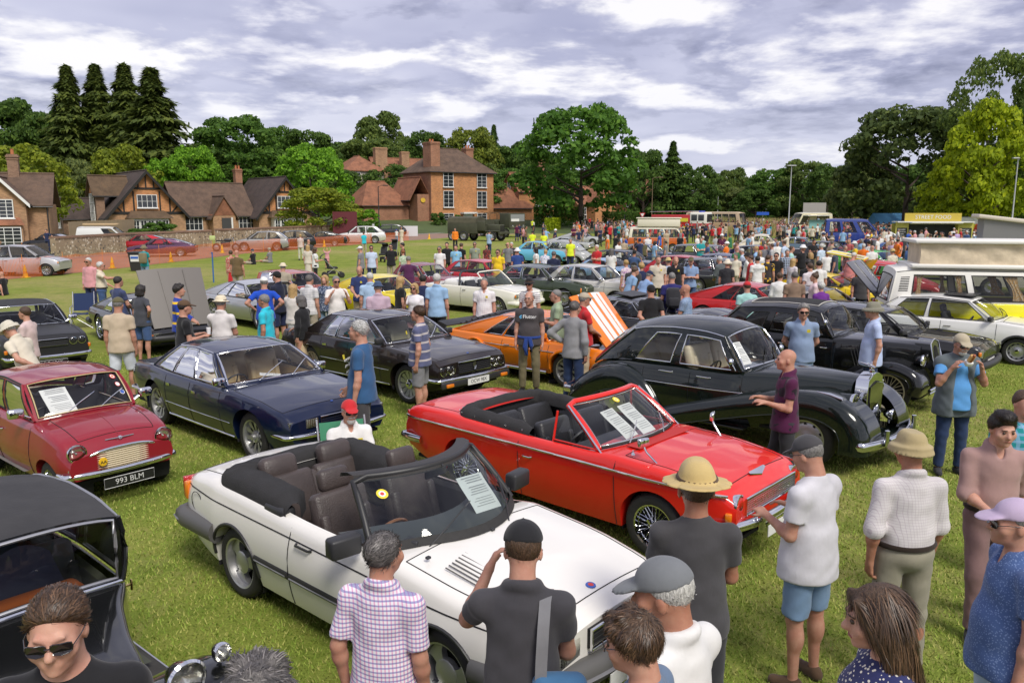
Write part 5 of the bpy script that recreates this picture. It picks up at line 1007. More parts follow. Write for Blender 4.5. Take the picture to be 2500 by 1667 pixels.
 # --- fittings
 def lamp_round(s,x,y,z,r,yaw=0,mats=(CHROME,REFLECTOR,LENS),name='headlight',deep=.05):
  for sd in(-1,1):
   M = TR((x,sd*y,z))@Matrix.Rotation(R_(yaw)*sd,4,'Z')@RT(90,4,'Y')
   o = MB().lathe([(r*1.0,-deep),(r*1.16,.0),(r*1.14,.016),(r*.98,.018),(r*.96,.0)],24,M).build(name,mats[0],s.root,50)
   MB().lathe([(r*.97,.004),(r*.7,-.025),(r*.3,-.04),(.001,-.042)],20,M).lathe([(r*.16,-.035),(r*.14,-.012),(0,-.008)],10,M).build('reflector',mats[1],o,60)
   MB().lathe([(r*.98,.010),(r*.75,.022),(r*.4,.032),(.001,.035)],20,M).build('lens',mats[2],o,60)
 def lamp_box(s,x,y,z,wy,hz,name='headlight',mat=None,yaw=0,dx=.05,bez=None,both=True,tilt=0):
  for sd in(-1,1) if both else(-1,):
   rot = (Matrix.Rotation(R_(yaw)*sd,3,'Z')@RT(tilt,3,'Y')); c = Vector((x,sd*y,z))
   if mat is None:
    o = MB().box(c-rot@Vector((dx*.5,0,0)),(dx,wy,hz),rot).build(name,bez or REFLECTOR,s.root)
    l = MB(); l.rbox(c+rot@Vector((.006,0,0)),(.012,wy*.97,hz*.96),.005,rot,2); l.build('lens',LENS,o,50)
    r = MB()
    for k in range(6):r.box(c+rot@Vector((.002,(k-2.5)*wy*.15,0)),(.004,wy*.012,hz*.9),rot)
    r.build('lens_rib',pbr('lens_rib',(.5,.5,.46),.2),o)
   else:
    MB().rbox(c,(dx,wy,hz),min(.012,hz*.3),rot,2).build(name,mat,s.root,50)
 def bumper(s,x,z,h,d,mat,front=True,wid=None,wrap=.28,bend=.06,name='bumper',off=0.0,over=0):
  k = 1 if front else-1; w = wid or s.Wd(x-k*.1)+.015; P = []
  for v in LS(-1,1,21):
   P.append((x+k*off-k*bend*abs(v)**2.2,v*w,z))
  if wrap:
   e = [(x+k*off-k*(bend+wrap*t),w+.012,z) for t in(.15,.4,.7,1)]
   P = [(a,-b,c) for a,b,c in e[::-1]]+P+e
  mb = MB(); bar(mb,P,d,h); o = mb.build(name,mat,s.root,60); return o
 def grille(s,x,z,wy,hz,frame=None,bars='h',n=8,mat=None,y=0,dep=.03,back=None,fr=.012,barr=.004):
  o = MB().box((x-dep,y,z),(.02,wy,hz)).build('grille',back or DARK,s.root)
  m = MB()
  for k in range(n):
   q = (k+.5)/n-.5
   if bars in 'hx':m.tube([(x-dep*.4,y-wy/2,z+q*hz),(x-dep*.4,y+wy/2,z+q*hz)],barr,5,up=(1,0,0))
   if bars=='v':m.tube([(x-dep*.4,y+q*wy,z-hz/2),(x-dep*.4,y+q*wy,z+hz/2)],barr,5)
  m.build('grille_bar',mat or CHROME,o,60)
  if frame:
   MB().tube([(x,y-wy/2,z-hz/2),(x,y+wy/2,z-hz/2),(x,y+wy/2,z+hz/2),(x,y-wy/2,z+hz/2)],fr,6,closed=True,up=(1,0,0)).build('grille_frame',frame,o,60)
  return o
 def plate(s,x,z,txt,style='w',front=True,y=0,w=.52,h=.11,yaw=0):
  k = 1 if front else-1; mats = {'w':(PLATE_W,INK),'y':(PLATE_Y,INK),'b':(PLATE_B,SILVERTXT)}[style]
  o = MB().rbox((x,y,z),(.012,w,h),.004,None,1).build('number_plate',mats[0],s.root)
  if txt:link('plate_lettering',text_mesh(txt,h*.78,mats[1]),o,(x+k*.0068,y,z),(R_(90),0,R_(90*k)),(min(1.0,w*.92/(len(txt)*h*.5)),1,1))
  if style=='b':
   MB().tube([(x+k*.004,y-w/2,z-h/2),(x+k*.004,y+w/2,z-h/2),(x+k*.004,y+w/2,z+h/2),(x+k*.004,y-w/2,z+h/2)],.004,4,closed=True,up=(1,0,0)).build('plate_border',SILVERTXT,o)
 def handles(s,xs,z,mat,kind='bar',l=.14):
  for x in xs:
   for sd in(-1,1):
    y = s.y_at(x,z); b = MB()
    if kind=='bar':b.tube([(x-l/2,sd*(y+.002),z),(x-l/2+.02,sd*(y+.028),z),(x+l/2-.02,sd*(y+.028),z),(x+l/2,sd*(y+.002),z)],.010,6)
    else:b.rbox((x,sd*(y+.003),z),(l,.014,.045),.006,None,1)
    b.build('door_handle',mat,s.root,60)
 def mirror(s,x,y,z,mat,sides=(-1,1),kind='door',size=(.09,.17,.11)):
  for sd in sides:
   b = MB(); M = RT(8*sd,3,'Z')
   if kind=='door':
    b.rbox((x,sd*(y+.12),z+.07),size,.03,M); b.tube([(x,sd*(y-.02),z),(x,sd*(y+.07),z+.05)],.018,6)
   else:
    b.tube([(x,sd*y,z),(x-.05,sd*(y+.02),z+.1)],.008,6); b.lathe([(.001,.03),(.035,.022),(.052,0),(.05,-.012),(.0,-.013)],14,TR((x-.055,sd*(y+.02),z+.12))@RT(80,4,'Y'))
   o = b.build('mirror',mat,s.root,60)
 def wipers(s,mat=None,ys=((-.45,.1),(.2,.75)),t0=.03,t1=.36):
  if not hasattr(s,'wind_pt'):return
  for v0,v1 in ys:
   b = MB(); p = Vector(s.wind_pt(t0,v0,True)); q = Vector(s.wind_pt(t1,v1,True)); up = Vector((.02,0,.018))
   b.tube([p+up*.5,(p+q)/2+up*1.6,q+up],.006,5); d = (q-p)*.45
   b.tube([q+up-d,q+up*.9+d*.35],.005,4); b.build('wiper',mat or STEEL,s.root,60)
 def sheet(s,x,y,z,w=.21,h=.3,lean=40,yaw=0): # show sheet standing behind the screen, parallel to it
  l = R_(lean); M = TR((x,y,z))@RT(yaw,4,'Z')@Matrix(((-cos(l),0,sin(l),0),(0,-1,0,0),(sin(l),0,cos(l),0),(0,0,0,1)))
  o = MB().grid([[M@Vector((i*h/6,(j-3)*w/6,.004*sin(i))) for j in range(7)] for i in range(7)]).build('show_sheet',PAPER,s.root)
  for k in range(13):
   if k not in(3,8):e = w*random.uniform(.2,.38); MB().poly([M@Vector((h*(.93-k*.065),-w*.38,.006)),M@Vector((h*(.93-k*.065),e,.006)),M@Vector((h*(.945-k*.065),e,.006)),M@Vector((h*(.945-k*.065),-w*.38,.006))]).build('printed_line',pbr('print_grey',(.35,.35,.36),.8),o)
# ---------------------------------------------------------------- the show cars in front
def park(pr,pf,R,half): # hub pixels (rear, front) of the side towards the viewer
 a,b = spot(*pr,R),spot(*pf,R); d = b-a; h = math.atan2(d.y,d.x); n = Vector((-sin(h),cos(h),0));
 if n.y<0:n = -n
 c = (a+b)/2+n*half; return(c.x,c.y,0),math.degrees(h)
def screen(s,A0,A1,ztop,wb,wt,bow,bowt,fr,fmat,glassm=None,m=.03,trim=None):
 def wind_pt(t,v,f=True):
  b = AR((A0+bow*(1-v*v),v*wb,float(s.T(A0+bow*(1-v*v)))+.01+s.sp.get('crown',.03)*(1-v*v))); q = AR((A1+bowt*(1-v*v),v*wt,ztop-.03*v*v))
  return tuple(b+(q-b)*t+AR((.015,0,.015))*sin(t*math.pi))
 s.wind_pt = wind_pt; V = LS(-1,1,17); mb = MB(); mb.grid([[wind_pt(t,v) for v in V] for t in LS(.02,.98,7)]); w = mb.build('windscreen',glassm or GLASS,s.root,60)
 MB().tube([wind_pt(t,-1) for t in LS(0,.93,6)]+[wind_pt(1,v) for v in V[1:-1]*.985]+[wind_pt(t,1) for t in LS(.93,0,6)],fr,8).build('windscreen_frame',fmat,s.root,60)
 if trim:
  t = MB(); k = .955; loop = [wind_pt(.05,v*k) for v in V]+[wind_pt(q,k) for q in LS(.05,.93,6)[1:]]+[wind_pt(.93,v*k) for v in V[::-1][1:]]+[wind_pt(q,-k) for q in LS(.93,.05,6)[1:-1]]
  t.tube(loop,.010,6,closed=True); t.build('window_trim',trim,w,60)
  r = MB(); loop = [wind_pt(.02,v*.985) for v in V]+[wind_pt(q,.985) for q in LS(.02,.97,6)[1:]]+[wind_pt(.97,v*.985) for v in V[::-1][1:]]+[wind_pt(q,-.985) for q in LS(.97,.02,6)[1:-1]]
  r.tube(loop,.014,6,closed=True); r.build('window_seal',RUBBER,w,60)
 return w
def sticker(s,t,v,r,cols,name='sticker'): # round transfer on the inside of the screen
 p = Vector(s.wind_pt(t,v)); q = (Vector(s.wind_pt(t+.05,v))-p).normalized(); sd = (Vector(s.wind_pt(t,v+.05))-p).normalized(); n = sd.cross(q).normalized()
 if n.x<0:n = -n
 o = None
 for k,(f,m) in enumerate(cols):
  o2 = MB().poly([p+n*(.004+.0015*k)+(sd*cos(a)+q*sin(a))*r*f for a in LS(0,2*math.pi,17)[:-1]]).build(name if o is None else 'printed_disc',m,s.root if o is None else o); o = o or o2
YEL = pbr('sticker_yellow',(.8,.62,.03),.5); REDM = pbr('sticker_red',(.6,.05,.04),.5); BLUEM = pbr('sticker_blue',(.05,.12,.45),.5)
BLK_CLOTH = pbr('black_cloth',(.022,.021,.021),.85,bump=.5,bscale=140,var=.2)
def hood_stack(s,x0,xr,z,w,thick,wid,mat=BLK_CLOTH,snaps=True,zin=-.02,tail=0.0): # folded hood lying round the back of an open cabin
 U = []
 def U_pt(a,off): # a -1..1 round the U, off outward distance
  if abs(a)>.55:q = (abs(a)-.55)/.45; y = math.copysign(w+off,a); x = xr+.30+(x0-xr-.30)*q; return x-0*off,y
  an = a/.55*math.pi/2; e = .62; cx = math.copysign(abs(sin(an))**e,an); cy = abs(cos(an))**e
  return xr+.30-(.30+off)*cy,(w+off)*cx
 b = MB(); G = []
 for a in LS(-1,1,61):
  row = []; tap = min(1,(1-abs(a))*6+.35); bk = max(0,1-abs(a)/.5)
  for off,dz in((-wid*tap,zin),(-wid*.96*tap,thick*.45),(-wid*.75*tap,thick*.92),(-wid*.35*tap,thick),(0,thick*.72),(.03,thick*.3),(.035,-.02)):
   x,y = U_pt(a,off); row.append((x,y,z(x)+dz*(.55+.45*tap)+tail*bk+.006*sin(a*47)*(dz>0)))
  G.append(row)
 b.grid(G); o = b.build('folded_hood',mat,s.root,60)
 if snaps:
  for a in LS(-.95,.95,17):
   d = MB(); x,y = U_pt(a,.036); d.lathe([(.011,0),(.009,.006),(0,.008)],8,TR((x,y,z(x)+.03))@Matrix.Rotation(math.copysign(R_(-80),y) if abs(a)>.45 else 0,4,'X')); d.build('hood_stud',CHROME,o)
 return o
# ---- white 1980s convertible
def saab():
 loc,h = park((604,1366),(1108,1636),.305,.70)
 sp = dict(wb=2.517,R=.307,tw=.19,top=[(-2.26,.66),(-2.22,.86),(-2.14,.905),(-1.7,.955),(-1.2,.945),(-.3,.905),(.55,.90),(.75,.935),(1.5,.865),(1.92,.79),(2.0,.775),(2.06,.71)],
   hw=[(-2.26,.70),(-2.14,.78),(-1.6,.835),(0,.845),(1.3,.84),(1.86,.79),(2.0,.72),(2.06,.66)],bot=[(-2.26,.36),(-1.9,.26),(-1.7,.22),(1.7,.22),(1.9,.24),(2.06,.30)],sill=.22,tuck=.07,tumble=.10,waist=.52,
   sr=.10,crown=.035,cab=(-1.42,.66),doors=[(-.42,.80)],bonnet=(.82,1.92,0),boot=(-2.16,-1.6,1),wheel='alloy3',gap=.055,lining=pbr('saab_lining',(.03,.027,.026),.7),winset=.03,seat_y=.36,seat_w=.52,wheel_rim=pbr('wood_rim',(.28,.10,.03),.35,coat=.6))
 c = Car('convertible_car','white convertible with brown leather seats, folded black hood and three-spoke alloy wheels',loc,h,sp,paint('white_car_paint',(.80,.775,.72),.4))
 c.body(); c.seamlines(); leather = pbr('brown_leather',(.060,.046,.042),.42,var=.25,vscale=5,bump=.25,bscale=90)
 c.interior(leather,-.10,-1.0,.52,rear_w=1.14,dashcol=pbr('dash_grey',(.07,.075,.078),.6))
 for sd in(-1,1):
  MB().rbox((-1.36,sd*.30,1.02),(.15,.36,.22),.07,RT(-18,3,'Y')).build('rear_headrest',leather,c.root,60)
  MB().rbox((-.72,sd*.70,.88),(.30,.14,.16),.05).rbox((-1.2,sd*.64,.93),(.62,.11,.07),.02).rbox((-1.16,sd*.55,.96),(.5,.06,.05),.015).rbox((-1.2,sd*.6,1.0),(.42,.04,.035),.01).build('hood_frame',BLACKP,c.root,60)
  MB().rbox((-.70,sd*.68,.97),(.03,.045,.012),.003,None,1).build('belt_buckle',STEEL,c.root)
 hood_stack(c,-.55,-1.72,lambda x:float(c.T(x))+.0,.72,.11,.30,snaps=False,zin=-.10)
 screen(c,.50,.12,1.37,.74,.61,.42,.30,.028,pbr('black_frame',(.02,.02,.021),.45),glass('saab_screen',(.74,.80,.79),1.25))
 b = MB(); V = LS(-1,1,17); wp = c.wind_pt; b.grid([[tuple(AR(wp(1,v))+AR(o)) for o in((.035,0,-.03),(.02,0,.022),(-.05,0,.03),(-.13,0,.012),(-.14,0,-.02))] for v in V]); b.build('header_rail',pbr('header_vinyl',(.035,.032,.03),.55),c.root,60)
 MB().grid([[tuple(AR(wp(t,v))+AR((.012,0,.006))) for v in V] for t in(-.02,.09)]).build('screen_seal',RUBBER,c.root,60)
 MB().grid([[tuple(AR(wp(0,v*.97))+AR((dx,0,.022))) for v in V] for dx in(-.03,-.22,-.45)]).build('dash_top',pbr('dash_grey',(.07,.075,.078),.6),c.root,60)
 b = MB(); p = wp(.9,0); b.rbox((p[0]-.10,0,p[2]-.05),(.03,.22,.065),.015); b.tube([(p[0]-.1,0,p[2]-.02),(p[0]-.02,0,p[2]+.03)],.01,6); b.build('interior_mirror',BLACKP,c.root,60)
 sticker(c,.72,-.80,.042,[(1,YEL),(.6,PAPER),(.34,REDM)])
 c.wipers(BLACKP,ys=((-.62,-.12),(.35,.75)),t0=-.06,t1=.34)
 for y in(-.50,.27):
  MB().rbox((.80-.3*(abs(y)/.74)**2,y,float(c.T(.75))+.035),(.12,.09,.04),.015,Matrix.Rotation(.3,3,'Z')).build('wiper_base',BLACKP,c.root,60)
 c.sheet(.70,.26,.985,.25,.34,39,-8)
 # side mouldings, shoulder pin line
 for a,bb in((-.92,-.43),(-.41,.79),(.81,.93)):
  c.line([(x,.475) for x in LS(a,bb,8)],.030,BLACKP,'side_moulding',flat=1.2,off=-.012)
  c.line([(x,.470) for x in LS(a+.02,bb-.02,8)],.008,pbr('moulding_grey',(.16,.16,.165),.4),'moulding_strip',off=.017)
 c.line([(x,.775-.014*x) for x in LS(-2.16,1.94,40)],.0055,DARK,'pin_line',off=.0)
 c.arch_trim(.014,BLACKP,.002)
 bm = pbr('bumper_grey',(.10,.098,.095),.5)
 c.bumper(-2.29,.50,.20,.16,bm,False,.79,.62,.09); c.bumper(2.12,.47,.19,.16,bm,True,.77,.42,.16)
 c.bumper(-2.325,.50,.025,.14,pbr('moulding_grey',(.16,.16,.165),.4),False,.80,.5,.09,name='bumper_strip'); c.bumper(2.15,.47,.025,.14,MATS['moulding_grey'],True,.78,.35,.16,name='bumper_strip')
 c.lamp_box(2.055,.46,.645,.36,.13,yaw=-5,dx=.05,bez=REFLECTOR); c.lamp_box(2.01,.68,.645,.09,.12,'indicator',AMBER,-35,.04)
 c.lamp_box(-2.25,.62,.74,.24,.20,'rear_light',REDLENS,8,.05); c.lamp_box(-2.17,.735,.74,.05,.17,'rear_indicator',AMBER,80,.07)
 c.grille(2.095,.665,.62,.13,CHROME,'h',4,BLACKP,dep=.03); c.grille(2.10,.665,.20,.15,CHROME,'h',5,CHROME)
 link('grille_lettering',text_mesh('turbo',.045,CHROME),c.root,(2.11,.26,.67),(R_(90),0,R_(90)))
 for k in range(9):
  b = MB(); x0 = 1.02+k*.0; y = -.25-k*.043; b.tube([(1.0+k*.012,y,float(c.T(1.0))+.02),(1.30+k*.012,y,float(c.T(1.3))+.014)],.0055,5); b.build('bonnet_louvre',pbr('louvre_dark',(.12,.115,.11),.6),c.root)
 b = MB(); M = TR((1.86,0,float(c.T(1.86))+.036))@RT(8,4,'Y'); b.lathe([(.036,0),(.034,.006),(0,.007)],20,M); o = b.build('bonnet_badge',BLUEM,c.root); MB().lathe([(.02,.008),(0,.009)],14,M).build('badge_centre',REDM,o)
 for x,y in((1.0,.02),(1.0,-.32)):
  MB().rbox((x-.06,y*1.9,float(c.T(x-.06))+.045),(.03,.035,.018),.006).build('washer_jet',BLACKP,c.root)
 c.handles([-.22],.765,BLACKP,l=.2); c.mirror(.42,.80,.93,BLACKP,size=(.12,.24,.15))
 o = link('wing_lettering',text_mesh('900',.075,BLACKP),c.root,(1.02,-c.y_at(1.02,.70)-.004,.70),(R_(90),0,0)); c.lamp_box(1.12,c.y_at(1.1,.6),.595,.012,.045,'side_repeater',AMBER,0,.10,both=True)
 b = MB(); M = TR((-1.92,-c.y_at(-1.92,.70)+.001,.70))@RT(90,4,'X'); b.tube([M@Vector((.09*cos(a),.09*sin(a),0)) for a in LS(0,6.283,25)[:-1]],.004,4,closed=True); b.build('filler_flap',DARK,c.root)
 c.plate(2.205,.40,'','w'); return c
# ---- red 1960s convertible
def corsair():
 loc,h = park((1136,1135),(1625,1286),.315,.66)
 sp = dict(wb=2.565,R=.318,tw=.17,top=[(-2.36,.62),(-2.33,.86),(-2.2,.915),(-1.6,.935),(-1.2,.925),(-.3,.90),(.5,.905),(.75,.925),(1.4,.895),(1.9,.83),(2.02,.78),(2.09,.70)],
   hw=[(-2.36,.72),(-2.1,.77),(-1,.80),(0,.81),(1.2,.80),(1.75,.765),(2.0,.72),(2.09,.66)],bot=[(-2.36,.38),(-2.0,.28),(-1.6,.22),(1.7,.22),(2.0,.30),(2.09,.46)],sill=.22,tuck=.09,tumble=.05,waist=.66,
   crease=[(.78,.022,.06)],sr=.075,crown=.03,cab=(-1.30,.50),doors=[(-.40,.86)],bonnet=(.90,1.93,1),boot=(-2.25,-1.5,1),wheel='wire',gap=.05,lining=pbr('black_trim',(.016,.016,.017),.6),seat_y=.33,seat_w=.52,wheel_rim=BLACKP)
 red = paint('red_car_paint',(.70,.018,.010),.38)
 c = Car('convertible_car','red open convertible with wire wheels, two white sheets behind its windscreen and black seats',loc,h,sp,red); c.body(); c.seamlines()
 lea = pbr('black_leather',(.022,.022,.024),.38,bump=.25,bscale=80,var=.2); c.interior(lea,-.02,-.86,.46,headrest=False,rear_w=1.2,dashcol=BLACKP)
 for k in range(9):
  for sd in(-1,1):ribs = MB(); ribs.tube([(-1.04-.10,sd*(.14+k*.05),.86),(-1.0,sd*(.14+k*.05),.56)],.012,5); ribs.build('seat_rib',lea,c.root,60)
 hood_stack(c,-.30,-1.52,lambda x:float(c.T(x))+.012,.70,.085,.17,zin=-.06)
 screen(c,.60,.10,1.33,.70,.60,.20,.14,.034,red,glass('red_screen',(.84,.87,.86),1.1),trim=pbr('bright_trim',(.78,.76,.70),.15,1.0))
 for sd in(-1,1):
  b = MB(); T0 = float(c.T(.2))+.02; b.tube([(.02,sd*.715,T0-.02),(.04,sd*.67,T0+.30)],.013,6); b.tube([(.02,sd*.715,T0),(.62,sd*.725,T0+.005)],.010,6); b.build('quarterlight_frame',red,c.root,60)
  MB().add([(.04,sd*.71,T0),(.58,sd*.72,T0),(.16,sd*.65,T0+.33),(.05,sd*.665,T0+.30)],[(0,1,2,3)]).build('quarterlight',GLASS,c.root)
  MB().tube([(.66,sd*.735,T0-.02),(.40,sd*.69,T0+.19),(.16,sd*.645,T0+.37)],.009,6).build('screen_trim',CHROME,c.root,60)
 c.line([(x,.795+.012*cos(x)) for x in LS(-2.3,2.02,50)],.0135,pbr('bright_trim',(.78,.76,.70),.15,1.0),'waist_trim',off=.016)
 c.wipers(pbr('bright_trim',(.78,.76,.70),.15,1.0),ys=((-.55,-.2),(.25,.6)),t0=-.01,t1=.30)
 for sd in(-1,1): # mirrors out on the wings
  b = MB(); z = float(c.T(1.2)); b.tube([(1.25,sd*.62,z-.02),(1.13,sd*.66,z+.10),(1.10,sd*.66,z+.16)],.010,6)
  b.rbox((1.10,sd*.67,z+.19),(.05,.13,.09),.022,RT(20*sd,3,'Z')); b.build('wing_mirror',CHROME,c.root,60)
 c.sheet(.66,-.20,.965,.25,.40,36,5); c.sheet(.69,.08,.965,.25,.42,36,2)
 sticker(c,.84,-.08,.042,[(1,YEL),(.55,PAPER),(.4,YEL)])
 # nose: grille across the car, lamps at the corners
 c.grille(2.10,.66,1.02,.15,CHROME,'x',7,STEEL,dep=.02,back=pbr('grille_mesh',(.25,.25,.25),.4,.8)); c.lamp_round(2.06,.575,.69,.085,-6); c.lamp_box(2.03,.70,.60,.06,.08,'indicator',AMBER,-20,.06)
 for k,ch in enumerate('CORSAIR'):link('grille_lettering',text_mesh(ch,.06,CHROME),c.root,(2.115,-.36+k*.12,.66),(R_(90),0,R_(90)))
 c.bumper(2.17,.50,.10,.075,CHROME,True,.77,.35,.14); c.bumper(-2.43,.52,.10,.075,CHROME,False,.76,.35,.06)
 for y in(-.38,.38):
  MB().rbox((2.19,y,.50),(.07,.06,.17),.025).build('overrider',CHROME,c.root,60)
 o = MB().prism([(1.955,-.16,float(c.T(1.95))+.034),(2.0,0,float(c.T(2.0))+.035),(1.955,.16,float(c.T(1.95))+.034),(1.935,.15,float(c.T(1.93))+.037),(1.935,-.15,float(c.T(1.93))+.037)],(0,0,.012)).build('bonnet_badge',CHROME,c.root)
 c.lamp_box(-2.36,.62,.72,.12,.2,'rear_light',REDLENS,10,.05); c.handles([-.26],.70,CHROME,l=.12)
 MB().lathe([(.022,0),(.018,.02),(.008,.03),(.010,.05),(0,.055)],12,TR((.94,-.60,float(c.T(.94))+.0))).build('aerial_base',CHROME,c.root,60)
 MB().box((.86,0,float(c.T(.86))+.034),(.16,.95,.006),RT(1,3,'Y')).build('scuttle_vent',pbr('vent_red',(.45,.02,.015),.6),c.root)
 c.plate(2.20,.38,'','w',w=.5); return c
SAAB = saab(); CORS = corsair()
def finish(c,o): # everything a closed car of the table carries
 sp = c.sp; c.body(); c.seamlines(); trim = o.get('trim',CHROME)
 if 'gh' in sp:c.greenhouse(frame=o.get('frame',trim),glassm=o.get('glass'))
 if 'cab' in sp:
  st = o.get('seats',(.1,-.85)); c.interior(o.get('incol',BLACKP),st[0],st[1],o.get('zs',.48),headrest=o.get('headrest',False),dashcol=o.get('dash'))
 w0 = o.get('bump',(.075,.085)); bm = o.get('bumpmat',trim)
 if bm:
  c.bumper(c.x1+o.get('bx',.06),o.get('bzf',.45),w0[1],w0[0],bm,True,wrap=o.get('wrap',.3),bend=o.get('bend',.07)); c.bumper(c.x0-o.get('bx',.06),o.get('bzr',o.get('bzf',.45)),w0[1],w0[0],bm,False,wrap=o.get('wrap',.3),bend=o.get('bend',.05))
 for L in o.get('round',[]):c.lamp_round(*L)
 for L in o.get('rect',[]):c.lamp_box(*L)
 for L in o.get('ind',[]):c.lamp_box(*L[:5],'indicator',AMBER,*L[5:])
 for L in o.get('tail',[]):c.lamp_box(*L[:5],'rear_light',REDLENS,*L[5:])
 for L in o.get('grille',[]):c.grille(*L)
 for L in o.get('plates',[]):c.plate(*L)
 if 'handles' in o:c.handles(*o['handles'])
 if 'mirror' in o:c.mirror(*o['mirror'])
 if 'waist' in o:c.line([(x,o['waist'][0]) for x in LS(*o['waist'][1:3],24)],o['waist'][3],trim,'side_trim',off=.002)
 if 'sillstrip' in o:c.line([(x,sp['sill']+.03) for x in LS(-sp['wb']/2+c.R+.1,sp['wb']/2-c.R-.1,10)],o['sillstrip'],trim,'sill_trim',off=.0)
 if o.get('arch'):c.arch_trim(o['arch'][0],o['arch'][1])
 if o.get('wipers',True) and 'gh' in sp:c.wipers(o.get('wmat',trim))
 return c
# ---- maroon small saloon
def mini():
 R = .255; loc,h = (-4.95,7.55,0),-39
 a = spot(392,1168,0); hh = R_(-40); f = Vector((cos(hh),sin(hh),0)); n = Vector((-f.y,f.x,0))
 loc = a-f*1.05-n*.60; h = -40
 sp = dict(wb=2.03,R=R,tw=.15,top=[(-1.50,.60),(-1.46,.80),(-1.38,.86),(-1.1,.885),(.48,.87),(.62,.885),(1.05,.84),(1.30,.77),(1.40,.70),(1.47,.56)],
   hw=[(-1.5,.55),(-1.4,.63),(-1.1,.68),(0,.70),(1.0,.68),(1.3,.645),(1.42,.60),(1.47,.56)],bot=[(-1.5,.34),(-1.2,.24),(1.1,.24),(1.3,.28),(1.47,.36)],sill=.24,tuck=.10,tumble=.10,waist=.45,sr=.09,crown=.05,cab=(-1.2,.46),gap=.045,
   doors=[(-.33,.62)],bonnet=(.66,1.34,2),wheel='hubcap',seat_y=.29,seat_w=.46,lining=pbr('mini_trim',(.16,.15,.14),.8),
   gh=dict(x=(.56,.20,-.86,-1.22),roof=[(-1.3,1.24),(-.86,1.305),(-.3,1.345),(.2,1.315),(.6,1.28)],wr=(.545,.53),rd=.055,rp=3.0,bow=.13,rbow=.05,inset=.055,side=[(0,.16,'body'),(.16,.50,'glass'),(.50,.56,'body'),(.56,.955,'glass'),(.955,1,'body')],drip=None,wm=.07,rm=.2,ft=.011))
 c = Car('small_car','dark red small saloon with cream slatted grille and round chrome headlights',loc,h,sp,paint('maroon_paint',(.26,.012,.022),.36))
 gold = pbr('cream_trim',(.55,.44,.22),.35)
 finish(c,dict(frame=RUBBER,incol=pbr('mini_seat',(.17,.16,.15),.8),seats=(-.05,-.75),zs=.45,bump=(.06,.075),bzf=.40,bx=.05,wrap=.16,bend=.10,round=[(1.445,.485,.655,.092,-4)],plates=[(1.58,.285,'993 BLM','b',True,0,.56,.115)],handles=([-.22],.70,CHROME,'bar',.1),mirror=(.50,.62,.93,CHROME),wmat=CHROME))
 wp = c.wind_pt; V = LS(-1,1,15); k = .93; loop = [wp(.05,v*k,True) for v in V]+[wp(t,k,True) for t in LS(.05,.94,5)[1:]]+[wp(.94,v*k,True) for v in V[::-1][1:]]+[wp(t,-k,True) for t in LS(.94,.05,5)[1:-1]]
 MB().tube([Vector(p)+Vector((.012,0,.008)) for p in loop],.007,5,closed=True).build('screen_trim',gold,c.root,60)
 # moustache grille with cream slats
 def edge(y):return.545+.10*(1-abs(y/.47)**2.6)
 b = MB(); ys = LS(-.46,.46,25); b.grid([[(1.478-.05*(y/.46)**2,y,z) for z in(.40,edge(y))] for y in ys]); g = b.build('grille',pbr('cream_paint',(.62,.53,.36),.45),c.root)
 for kz in range(9):
  z = .42+kz*.024; yy = [y for y in ys if edge(y)>z+.005]
  MB().tube([(1.482-.05*(y/.46)**2,y,z) for y in yy],.0085,5).build('grille_bar',MATS['cream_paint'],g,60)
 MB().tube([(1.485-.05*(y/.46)**2,y,edge(y)+.008) for y in ys],.018,8).build('grille_frame',CHROME,g,60)
 o = MB().lathe([(.05,0),(.045,.01),(0,.014)],18,TR((1.50,-.24,.52))@RT(90,4,'Y')).build('club_badge',pbr('badge_yellow',(.75,.45,.02),.4),c.root)
 link('badge_lettering',text_mesh('AA',.05,INK),o,(1.515,-.24,.52),(R_(90),0,R_(90)))
 c.lamp_round(1.43,.555,.475,.030,-10,(CHROME,AMBER,AMBER),'indicator',.03)
 b = MB(); z = .735; b.tube([(1.40,-.16,z),(1.425,0,z+.004),(1.40,.16,z)],.007,6); b.lathe([(.024,0),(.02,.012),(0,.016)],14,TR((1.415,0,z))@RT(70,4,'Y')); b.build('bonnet_badge',CHROME,c.root,60)
 MB().tube([(x,0,float(c.T(x))+.052) for x in LS(.85,1.36,10)],.005,5).build('bonnet_strip',c.pm,c.root,60)
 c.sheet(.56,-.24,.925,.30,.38,42,4)
 sticker(c,.86,.72,.045,[(1,REDM),(.7,AMBER)]) if False else None
 c.wind_pt2 = c.wind_pt; c.wind_pt = lambda t,v,f=True:c.wind_pt2(t,v,True)
 sticker(c,.80,.78,.040,[(1,REDM),(.72,PAPER),(.45,AMBER)]); sticker(c,.56,.80,.036,[(1,REDM),(.8,PAPER)]); sticker(c,.34,.82,.036,[(1,PAPER),(.8,BLUEM)])
 return c
CREAM = pbr('cream_leather',(.52,.38,.20),.45,var=.12,vscale=4,bump=.15,bscale=70); IVORY = pbr('ivory_leather',(.58,.50,.36),.5,var=.1); OLIVE = pbr('olive_hide',(.30,.28,.19),.5)
